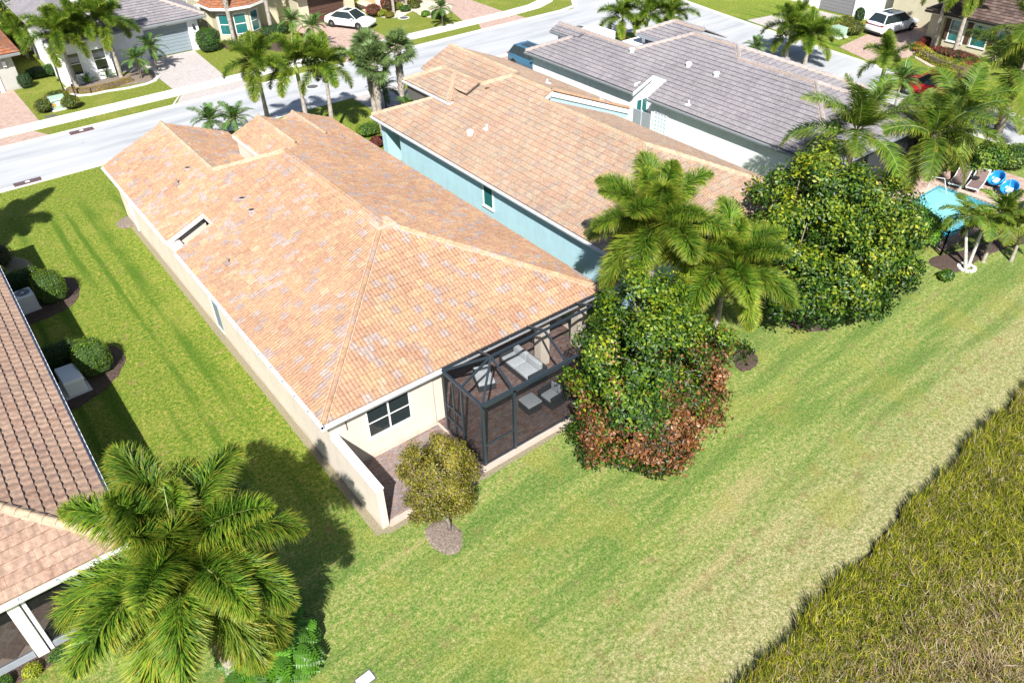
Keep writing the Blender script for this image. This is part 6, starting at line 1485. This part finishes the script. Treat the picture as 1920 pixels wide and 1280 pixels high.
# chair on the left porch
pcg = thing('patio_chair', 'blue-grey metal patio chair inside the screened porch at the left edge', 'chair', (-2.35, 19.4, .07), R(-50))
b = MB(); b.box(-.26, .26, -.26, .26, .42, .46, .02); b.ob('seat', M['chair_blue'] if 'chair_blue' in M else M.setdefault('chair_blue', mat('chair_blue', (.05, .11, .17), .5)), pcg); b = MB(); b.box(-.26, .26, .22, .27, .46, .95, .02); b.ob('backrest', M['chair_blue'], pcg)
for x in (-.24, .24):
    for y in (-.24, .24): b = MB(); b.tube([(x, y, 0), (x * .9, y * .9, .43)], .015, 6); b.ob('leg', M['iron'], pcg)
    b = MB(); b.tube([(x * 1.1, -.22, .44), (x * 1.1, -.22, .66), (x * 1.1, .24, .68)], .015, 6); b.ob('armrest', M['iron'], pcg)
# pool side
def lounger(px, py, rz, lab):
    v = at(px, py, .3); o = thing('sun_lounger', lab, 'sun lounger', (v.x, v.y, .05), rz, 'sun loungers beside the pool')
    b = MB(); beam(b, (0, -.33, .30), (1.25, -.33, .30), .04, .05); beam(b, (0, .33, .30), (1.25, .33, .30), .04, .05); beam(b, (0, -.33, .30), (0, .33, .30), .05, .05); b.ob('frame', M['white_metal'], o)
    b = MB(); b.poly([(0, -.31, .315), (1.2, -.31, .315), (1.2, .31, .315), (0, .31, .315)]); b.ob('seat', M['lounge_fabric'], o)
    b = MB(); b.poly([(1.2, -.31, .315), (1.85, -.31, .75), (1.85, .31, .75), (1.2, .31, .315)]); b.ob('backrest', M['lounge_fabric'], o)
    b = MB(); beam(b, (1.2, -.33, .31), (1.88, -.33, .76), .04, .05); beam(b, (1.2, .33, .31), (1.88, .33, .76), .04, .05); beam(b, (1.86, -.33, .75), (1.86, .33, .75), .1, .05); b.ob('back_frame', M['white_metal'], o)
    for x in (.25, 1.1):
        for y in (-.3, .3): b = MB(); b.tube([(x, y, 0), (x, y, .29)], .018, 6); b.ob('leg', M['white_metal'], o)
lounger(1790, 348, R(12), 'left brown sling lounger between the pool and the palms'); lounger(1822, 355, R(12), 'right brown sling lounger with its back raised, beside the blue round chairs')
for (px, py, lab, sd) in ((1868, 335, 'blue round pool chair nearer the loungers', 0), (1893, 353, 'blue round pool chair nearer the right edge', 1)):
    v = at(px, py, .5); o = thing('round_chair', lab, 'chair', (v.x, v.y, .05), R(160 + 15 * sd), 'blue round pool chairs', .78)
    b = MB(); b.lathe([(.25, .0), (.30, .05), (.12, .1), (.12, .25)], 14); b.ob('base', M['black_metal'], o, True)
    A = Matrix.Translation((0, 0, .62)) @ Matrix.Rotation(R(38), 4, 'Y'); b = MB(); b.lathe([(.18, -.40), (.42, -.34), (.56, -.12), (.60, .12), (.55, .14), (.50, -.08), (.36, -.27), (.1, -.32)], 20)
    for v_ in b.bm.verts: v_.co = A @ v_.co
    b.ob('shell', M['float_blue'], o, True)
    b = MB(); b.box(-.22, .22, -.20, .20, -.05, .08, .06, M=A @ Matrix.Translation((.08, 0, -.20))); b.ob('cushion', M['pale_blue'], o, True)
fn = at(1768, 478); pf = thing('pool_fence', 'black metal picket fence around the near corner of the pool', 'fence', (0, 0, 0))
def fence_run(p0, p1):
    p0, p1 = Vector(p0), Vector(p1); n = int((p1 - p0).length / .11)
    b = MB(); beam(b, p0 + Vector((0, 0, .15)), p1 + Vector((0, 0, .15)), .03, .04); b.ob('rail', M['black_metal'], pf); b = MB(); beam(b, p0 + Vector((0, 0, 1.25)), p1 + Vector((0, 0, 1.25)), .03, .04); b.ob('rail', M['black_metal'], pf)
    me = None
    for i in range(n + 1):
        c = p0.lerp(p1, i / n)
        if me is None: q = MB(); q.box(-.010, .010, -.010, .010, .02, 1.32); me = q.mesh('picket', M['black_metal'])
        link('picket', me, pf, loc=tuple(c))
    for c in (p0, p1): b = MB(); b.box(c.x - .03, c.x + .03, c.y - .03, c.y + .03, 0, 1.4); b.ob('fence_post', M['black_metal'], pf)
fence_run((36.2, 13.4, 0), (37.2, 15.2, 0)); fence_run((36.2, 13.4, 0), (39.6, 12.6, 0)); fence_run((39.6, 12.6, 0), (46.5, 12.3, 0))
b = MB(); b.tube([(42.2, 17.5, .05), (42.1, 17.4, .85), (42.5, 16.9, .80), (42.7, 16.6, -.1)], .02, 8); tag(b.ob('handrail', M['white_metal']), 'curved metal handrail at the pool steps', 'handrail')
tb = thing('side_table', 'small dark round table between the two pool loungers', 'table', (44.6, 16.2, .05)); b = MB(); b.lathe([(.24, .42), (.24, .45)], 16); b.ob('top', M['black_metal'], tb); b = MB(); b.lathe([(.15, 0), (.03, .03), (.03, .42)], 10); b.ob('stem', M['black_metal'], tb)

# ------------------------------------------------------------ shrubs and beds
S_ = shrub
S_('clipped_hedge', 'clipped hedge wrapping the air conditioner, its sunlit end painted yellow-green', 'hedge', 1.35, 37.35, .62, .75, 1.35, [(.03, .09, .008), (.12, .22, .012), (.30, .36, .02)], 3200, .035, box=1, core=(.03, .06, .01))  # sunlight on this end is put into paler leaf and core colours
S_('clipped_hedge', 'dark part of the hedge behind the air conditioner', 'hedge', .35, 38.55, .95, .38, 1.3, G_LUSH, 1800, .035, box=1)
S_('clipped_hedge', 'clipped hedge at the end of the generator, its sunlit crown painted yellow-green', 'hedge', 1.45, 30.55, .62, .75, 1.35, [(.03, .09, .008), (.12, .22, .012), (.30, .36, .02)], 3200, .035, box=1, core=(.03, .06, .01))  # lit part of the hedge, its sunlight carried by the paler palette
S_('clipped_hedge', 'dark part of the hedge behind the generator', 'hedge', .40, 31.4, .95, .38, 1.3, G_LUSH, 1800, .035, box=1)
S_('round_shrub', 'dark reddish round shrub at the front corner of the left house', 'shrub', -.1, 42.1, .75, .75, 1.2, [(.03, .03, .01), (.08, .05, .02), (.05, .08, .02)], 1800, .04)
S_('round_shrub', 'yellow-green shrub half hidden behind the left house eave', 'shrub', -.35, 40.6, .4, .5, .9, G_YEL, 900, .035)
v = at(58, 1218); GP = 'low shrubs along the left porch'
for (px, py, a_, c_, h, pal_, lab) in ((60, 1256, .24, .22, .38, G_YEL, 'small yellow shrub in the mulch below the porch post'), (122, 1220, .45, .22, .42, G_LUSH, 'low green hedge at the foot of the porch post'), (10, 1278, .2, .2, .35, G_LUSH, 'small green shrub at the bottom left corner'), (185, 1165, .5, .35, .7, G_YEL, 'bright yellow shrub showing through the big palm fronds')):
    v = at(px, py, h / 2); S_('low_shrub', lab, 'shrub', v.x, v.y, a_, c_, h, pal_, 900, .03, group=GP)
# big lobed leaves at the foot of the near palm
v = at(503, 1205, .7); ph = thing('split_leaf_plant', 'clump of bright split-leaf philodendron under the big near palm', 'plant', (v.x, v.y, 0))
def lobed(seed):
    q = random.Random(seed); V = []; F = []; n = 9; L = .55
    for i in range(n):
        t = i / (n - 1); c = Vector((.1 + L * t, 0, .16 * math.sin(t * 2.2) - .12 * t * t))
        for s in (-1, 1):
            k0 = len(V); ln = .26 * math.sin(math.pi * (.2 + .75 * t)) + .03; d = Vector((.35, s, -.25)).normalized()
            V += [c - Vector((.027, 0, 0)), c + Vector((.03, 0, 0)), c + d * ln * .6 + Vector((.035, 0, .03)), c + d * ln, c + d * ln * .6 - Vector((.03, 0, -.03))]
            F += [(k0, k0 + 1, k0 + 2, k0 + 4), (k0 + 4, k0 + 2, k0 + 3, k0 + 3)]
    F = [f for f in F if len(set(f)) == 4] + [(f[0], f[1], f[2]) for f in F if len(set(f)) == 3]
    b = bmesh.new(); vs = [b.verts.new(p) for p in V]
    for f in F: b.faces.new([vs[i] for i in f])
    me = bpy.data.meshes.new('leaf'); b.to_mesh(me); b.free(); a = me.attributes.new('col', 'FLOAT_COLOR', 'FACE')
    g = q.uniform(.7, 1.2); a.data.foreach_set('color', np.tile(np.array((.08 * g, .21 * g, .015, 1), dtype=np.float32), len(me.polygons))); me.materials.append(M['leaf']); return me
lv = [lobed(i) for i in range(4)]
for i in range(170):
    a = rnd.uniform(0, 6.28); rr = math.sqrt(rnd.random()); px_2, py_2 = rr * math.cos(a) * 1.05, rr * math.sin(a) * 1.05; z = .40 + .95 * (1 - rr * rr) * rnd.uniform(.5, 1)
    link('leaf', lv[i % 4], ph, mat=Matrix.Translation((px_2 * .9, py_2 * .9, z)) @ Matrix.Rotation(a + rnd.uniform(-.8, .8), 4, 'Z') @ Matrix.Rotation(rnd.uniform(-.1, .6), 4, 'Y') @ Matrix.Rotation(rnd.uniform(-.4, .4), 4, 'X') @ Matrix.Scale(rnd.uniform(.7, 1.15), 4))
b = MB(); b.lathe([(.7, .02), (.9, .3), (.5, .75), (.05, .8)], 14); b.ob('stems', M['core_32'] if 'core_32' in M else M['dark_bark'], ph)
# hedge by the pool
S_('clipped_hedge', 'bright green box hedge between the big green tree and the pool', 'hedge', 36.3, 15.3, .95, 1.5, 1.7, [(.03, .12, .008), (.08, .24, .015), (.22, .36, .03)], 5200, .06, box=1, rot=R(-10))
S_('low_shrub', 'dark loose shrub in the mulch at the right edge beyond the christmas palms', 'shrub', *at(1910, 415)[:2], .8, .6, 1.0, G_DARK, 1200, .06)
S_('low_shrub', 'small fern-like shrub where the big green tree meets the lawn', 'shrub', *at(1772, 525)[:2], .35, .3, .5, G_LUSH, 300, .08)
# across the street
GO = 'olive shrubs round the utility box'
for (px, py, a_, c_, h, lab) in ((84, 205, .62, .6, .9, 'left clipped olive shrub beside the utility box'), (134, 198, .6, .6, .9, 'right clipped olive shrub beside the utility box'), (108, 186, .95, .45, .8, 'low olive hedge right behind the utility box')):
    v = at(px, py, .2); S_('round_shrub', lab, 'shrub', v.x, v.y, a_, c_, h, G_OLIVE, 1200, .05, group=GO)
v = at(385, 96); S_('clipped_shrub', 'tall clipped green shrub at the right of the grey garage door', 'shrub', 20.8, 68.9, .85, .85, 1.7, [(.02, .08, .006), (.06, .17, .01), (.16, .28, .02)], 2800, .045, box=1)
S_('clipped_shrub', 'small clipped shrub at the corner of the far left garage', 'shrub', 6.75, 69.6, .45, .45, 1.0, G_DARK, 1000, .05, box=1)
def hedge_row(name, label, path, wd, h, pal, n, size, seed):
    """one continuous low hedge following a path"""
    r = np.random.default_rng(seed); P_ = [Vector(p) for p in path]; o = thing(name, label, 'hedge', P_[0]); L = [(P_[i + 1] - P_[i]).length for i in range(len(P_) - 1)]
    seg = r.choice(len(L), n, p=np.array(L) / sum(L)); t = r.random(n); a_ = np.array([tuple(P_[i] - P_[0]) for i in range(len(L))])[seg]; d_l = np.array([tuple(P_[i + 1] - P_[i]) for i in range(len(L))])[seg]
    c = a_ + d_l * t[:, None]; nd = np.stack([-d_l[:, 1], d_l[:, 0], 0 * t], 1); nd /= np.linalg.norm(nd, axis=1, keepdims=True)
    an = r.uniform(-.3, math.pi + .3, n); k_ = 1 + .18 * noise3(c, 5, seed) + r.normal(0, .07, n)
    p = c + nd * (np.cos(an) * wd * k_)[:, None]; p[:, 2] = np.maximum(.03, np.sin(an) * h * k_)
    nr = nd * np.cos(an)[:, None]; nr[:, 2] = np.sin(an)
    leaves('foliage', p, nr, size, shade_cols(n, r, pal, np.clip(.5 + .5 * noise3(p, 4, 2) + r.normal(0, .2, n), 0, 1)), o, seed=seed)
    b = MB(); [beam(b, P_[i] - P_[0] + Vector((0, 0, h * .42)), P_[i + 1] - P_[0] + Vector((0, 0, h * .42)), wd * 1.7, h * .8) for i in range(len(L))]; b.ob('twigs', M['dark_bark'], o)
hedge_row('gold_edging', 'low gold edging hedge along the curved bed before the white house', [at(x, y) for x, y in ((130, 172), (150, 175), (172, 173), (205, 166), (248, 153))], .26, .38, [(.12, .10, .01), (.30, .22, .01), (.40, .28, .02)], 3000, .04, 4)
ribbon('bed_curb', [tuple(at(x, y)[:2]) for x, y in ((124, 166), (126, 172), (134, 178), (150, 180), (172, 178), (200, 172), (240, 166), (275, 158), (291, 152), (298, 144), (292, 134), (284, 130))], .32, .06, M['concrete'], .1)
bed('mulch_bed', [tuple(at(x, y)[:2]) for x, y in ((126, 168), (140, 175), (172, 174), (240, 160), (285, 152), (293, 143), (285, 132), (240, 138), (200, 146), (150, 160))], mt='pale_mulch')
def spiky(px, py, r_l, n, col, lab, h0=.1):
    v = at(px, py); o = thing('spiky_plant', lab, 'plant', (v.x, v.y, 0)); V = []; F = []; Cc = []
    for i in range(n):
        a = i * 2.4; el = R(20 + 60 * rnd.random()); d = Vector((math.cos(a) * math.cos(el), math.sin(a) * math.cos(el), math.sin(el))); s = Vector((-math.sin(a), math.cos(a), 0)) * .045; k0 = len(V)
        m_ = d * r_l * .55; e = d * r_l - Vector((0, 0, .18 * r_l)); V += [s * .6, -s * .6, m_ - s, m_ + s, e]; F += [(k0, k0 + 1, k0 + 2), (k0, k0 + 2, k0 + 3), (k0 + 3, k0 + 2, k0 + 4)]; g = rnd.uniform(.7, 1.3); Cc += [[c * g for c in col]] * 3
    link('leaves', np_mesh('leaves', [tuple(Vector(q) + Vector((0, 0, h0))) for q in V], F, M['leaf'], col=np.array(Cc)), o)
spiky(165, 158, 1.1, 46, (.10, .24, .02), 'large spiky green plant in the curved bed below the left window'); spiky(203, 148, .95, 40, (.12, .26, .02), 'spiky green plant in the curved bed below the right window')
v = at(168, 125, .9); S_('flowering_shrub', 'slim shrub topped with magenta flowers before the twin windows', 'shrub', v.x, v.y + .2, .35, .3, 1.5, [(.03, .09, .01), (.08, .16, .02), (.08, .16, .02), (.45, .02, .38)], 700, .05)
S_('low_shrub', 'small green clipped shrub at the foot of the white wall corner', 'shrub', *at(135, 153, .3)[:2], .3, .3, .7, G_LUSH, 500, .04)
S_('low_shrub', 'dark shrub beside the white house in the narrow shaded side yard', 'shrub', *at(72, 138, .3)[:2], .9, .7, .8, G_DARK, 900, .06); S_('low_shrub', 'lighter green shrub touching the white side wall', 'shrub', *at(95, 133, .4)[:2], .5, .5, .9, G_LUSH, 700, .05)
GB = 'mixed shrubs by the bay window house'
for (px, py, a_, c_, h, pal_, lab) in ((470, 72, 1.1, .5, .8, [(.10, .16, .01), (.22, .28, .02)], 'yellow-green clipped shrub under the bay window'), (515, 60, 1.5, .6, 1.0, G_DARK, 'dark shrubs in the shade right of the bay window'), (507, 76, 1.1, .5, .6, G_OLIVE, 'olive and rust shrubs in front of the pale palm trunk'), (566, 82, .9, .6, .9, G_RED, 'deep red shrub below the pygmy palms by the brown garage'), (440, 90, .5, .4, .4, G_OLIVE, 'small rusty plant at the foot of the left sabal trunk'), (655, 27, .5, .5, .5, G_LUSH, 'small round shrub at the right pier of the brown garage')):
    v = at(px, py, h * .4); S_('low_shrub', lab, 'shrub', v.x, v.y, a_, c_, h, pal_, 900, .06, group=GB)
# pale flower bed at the top
bed('flower_bed', [tuple(at(x, y)[:2]) for x, y in ((672, 2), (683, 22), (720, 34), (752, 32), (775, 22), (790, 30), (815, 34), (842, 24), (842, 8), (790, 0), (720, -4))], mt='rock')
H10 = thing('house', 'house entrance with orange light painted on the wall behind the pale flower bed, top edge', 'house', (0, 0, 0)); b = MB(); b.box(38.4, 43, 72.0, 80, 0, 2.8); b.box(43, 52, 76, 86, 0, 2.8); b.ob('wall', mat('stucco_painted_glow', (.60, .38, .22), .9, noise=.05), H10); b = MB(); b.box(38.2, 38.5, 71, 71.3, 0, 2.8); b.box(41.6, 41.9, 71, 71.3, 0, 2.8); b.ob('column', M['white_paint'], H10)  # the orange light of the entrance is put into the wall colour
make_roof(H10, [[(37.8, 70.6, 2.85), (43.6, 70.6, 2.85), (43.6, 75, 4.6), (37.8, 75, 4.6)], [(43.6, 75.4, 2.85), (53, 75.4, 2.85), (53, 80, 4.8), (43.6, 80, 4.8)]], M['tile_red'], 'plain', z0=2.85, singles=0)
GF = 'colourful shrubs in the pale flower bed'
for (px, py, a_, h, pal_, lab) in ((700, 22, .75, 1.1, G_RED, 'deep red croton at the left of the pale flower bed'), (716, 26, .5, .6, G_YEL, 'bright yellow-green shrub next to the red croton'), (730, 29, .45, .55, G_GOLD, 'small golden shrub at the front of the pale flower bed'), (728, 12, .8, 1.2, G_RED, 'red and orange shrub behind the thin white trunk'), (746, 14, .6, .7, G_YEL, 'yellow shrub in the middle of the pale flower bed'), (760, 18, .5, .6, G_LUSH, 'green shrub in the middle of the pale flower bed'), (778, 12, .5, .6, G_OLIVE, 'olive shrub at the back of the pale flower bed'), (798, 27, .42, .5, [(.08, .20, .01), (.2, .34, .02)], 'round lime green shrub at the right lobe of the pale bed'), (822, 28, .7, .8, G_DARK, 'dark green shrub at the tip of the pale bed'), (650, 5, .9, 1.2, G_LUSH, 'green bush right of the brown garage, top edge'), (775, 0, .9, 1.1, G_GOLD, 'gold bush at the top edge behind the pale bed')):
    v = at(px, py, h * .4); S_('flower_shrub', lab, 'shrub', v.x, v.y, a_, a_ * .85, h, pal_, 800, .06, group=GF)
for (px, py, lab) in ((739, 28, 'thin white palm trunk at the front of the pale flower bed'), (762, 14, 'thin white palm trunk at the back of the pale flower bed')):
    v = at(px, py); palm('foxtail', v.x, v.y, 5.5, lab, group='thin palms in the pale flower bed', n=11, sc=1., seed=int(px), far=True, tr=.12)
# top right
for (px, py, a_, c_, h, pal_, lab) in ((1600, 55, .9, .8, 1.1, G_OLIVE, 'olive shrubs beside the top right utility box'), (1582, 42, 1.2, .5, .8, G_OLIVE, 'olive hedge behind the top right utility box'), (1611, 33, .4, .4, 1.3, G_DARK, 'tall dark clipped shrub at the corner of the bright white house'), (1722, 90, .5, .4, .7, [(.30, .08, .01), (.5, .18, .02)], 'orange leafed plant at the end of the pink driveway'), (1738, 80, .7, .5, .8, G_RED, 'dark red shrubs at the foot of the left straight trunk'), (1790, 105, 2.0, .5, .8, G_RED, 'dark red shrubs below the teal windows'), (1815, 118, .9, .5, .8, G_RED, 'crimson shrubs near the right end of the teal windows')):
    v = at(px, py, h * .4); S_('low_shrub', lab, 'shrub', v.x, v.y, a_ if a_ < 1.5 else .5, c_ if a_ < 1.5 else 2.0, h, pal_, 1200, .06, group='shrubs of the houses at the top right')
hedge_row('yellow_hedge', 'bright yellow low hedge in front of the teal windows, top right', [at(x, y) for x, y in ((1726, 103), (1745, 114), (1775, 126), (1812, 139))], .55, .6, G_YEL, 3200, .06, 9)
ribbon('bed_curb', [tuple(at(x, y)[:2]) for x, y in ((1716, 98), (1720, 110), (1740, 122), (1775, 138), (1810, 146))], .35, .05, M['slab'], .08)
GH = 'shrubs beside the aqua house front'
for (px, py, a_, c_, h, pal_, lab) in ((708, 268, .5, .4, .7, G_RED, 'crimson shrub at the aqua porch pier'), (692, 245, .9, .6, .8, [(.08, .20, .01), (.26, .36, .02)], 'yellow-green shrub at the foot of the sabal trunks'), (738, 287, .35, .3, .6, G_LUSH, 'small green shrub in the aqua porch opening'), (740, 225, 1.6, .8, 1.1, G_DARK, 'dark shrubs in the shade behind the sabal trunks')):
    v = at(px, py, h * .4); S_('low_shrub', lab, 'shrub', v.x, v.y, a_, c_, h, pal_, 1000, .05, group=GH)
# dark green trees filling the far left corner, behind the houses
for (px, py, h, lab) in ((12, 40, 4, 'dark green tree at the upper left corner'), (5, 5, 5, 'dense green tree at the very top left corner'), (55, 3, 5, 'green tree behind the yellowish palm, top left')):
    v = at(px, py, h * .5); broad_tree('background_tree', lab, v.x, v.y, [(0, 0, h * .55, 1.6, 1.6, h * .45), (.8, .5, h * .5, 1.2, 1.2, h * .35)], 260, 14, .16, pal_green, int(px) + 5, 1.0, .12, .3)
v = at(1880, 262); S_('low_shrub', 'green shrubs between the street and the pool yard at the right edge', 'shrub', *at(1900, 300, .4)[:2], 1.4, .9, 1.2, G_LUSH, 1500, .07)
for (px, py, lab) in ((1760, 300, 'leafy green bush under the coconut palms, left'), (1850, 300, 'leafy green bush under the coconut palms, right')):
    v = at(px, py, .8); S_('green_bush', lab, 'shrub', v.x, v.y, 1.6, .8, 1.6, G_LUSH, 2200, .09, group='bushes under the coconut palms', stick=.15)
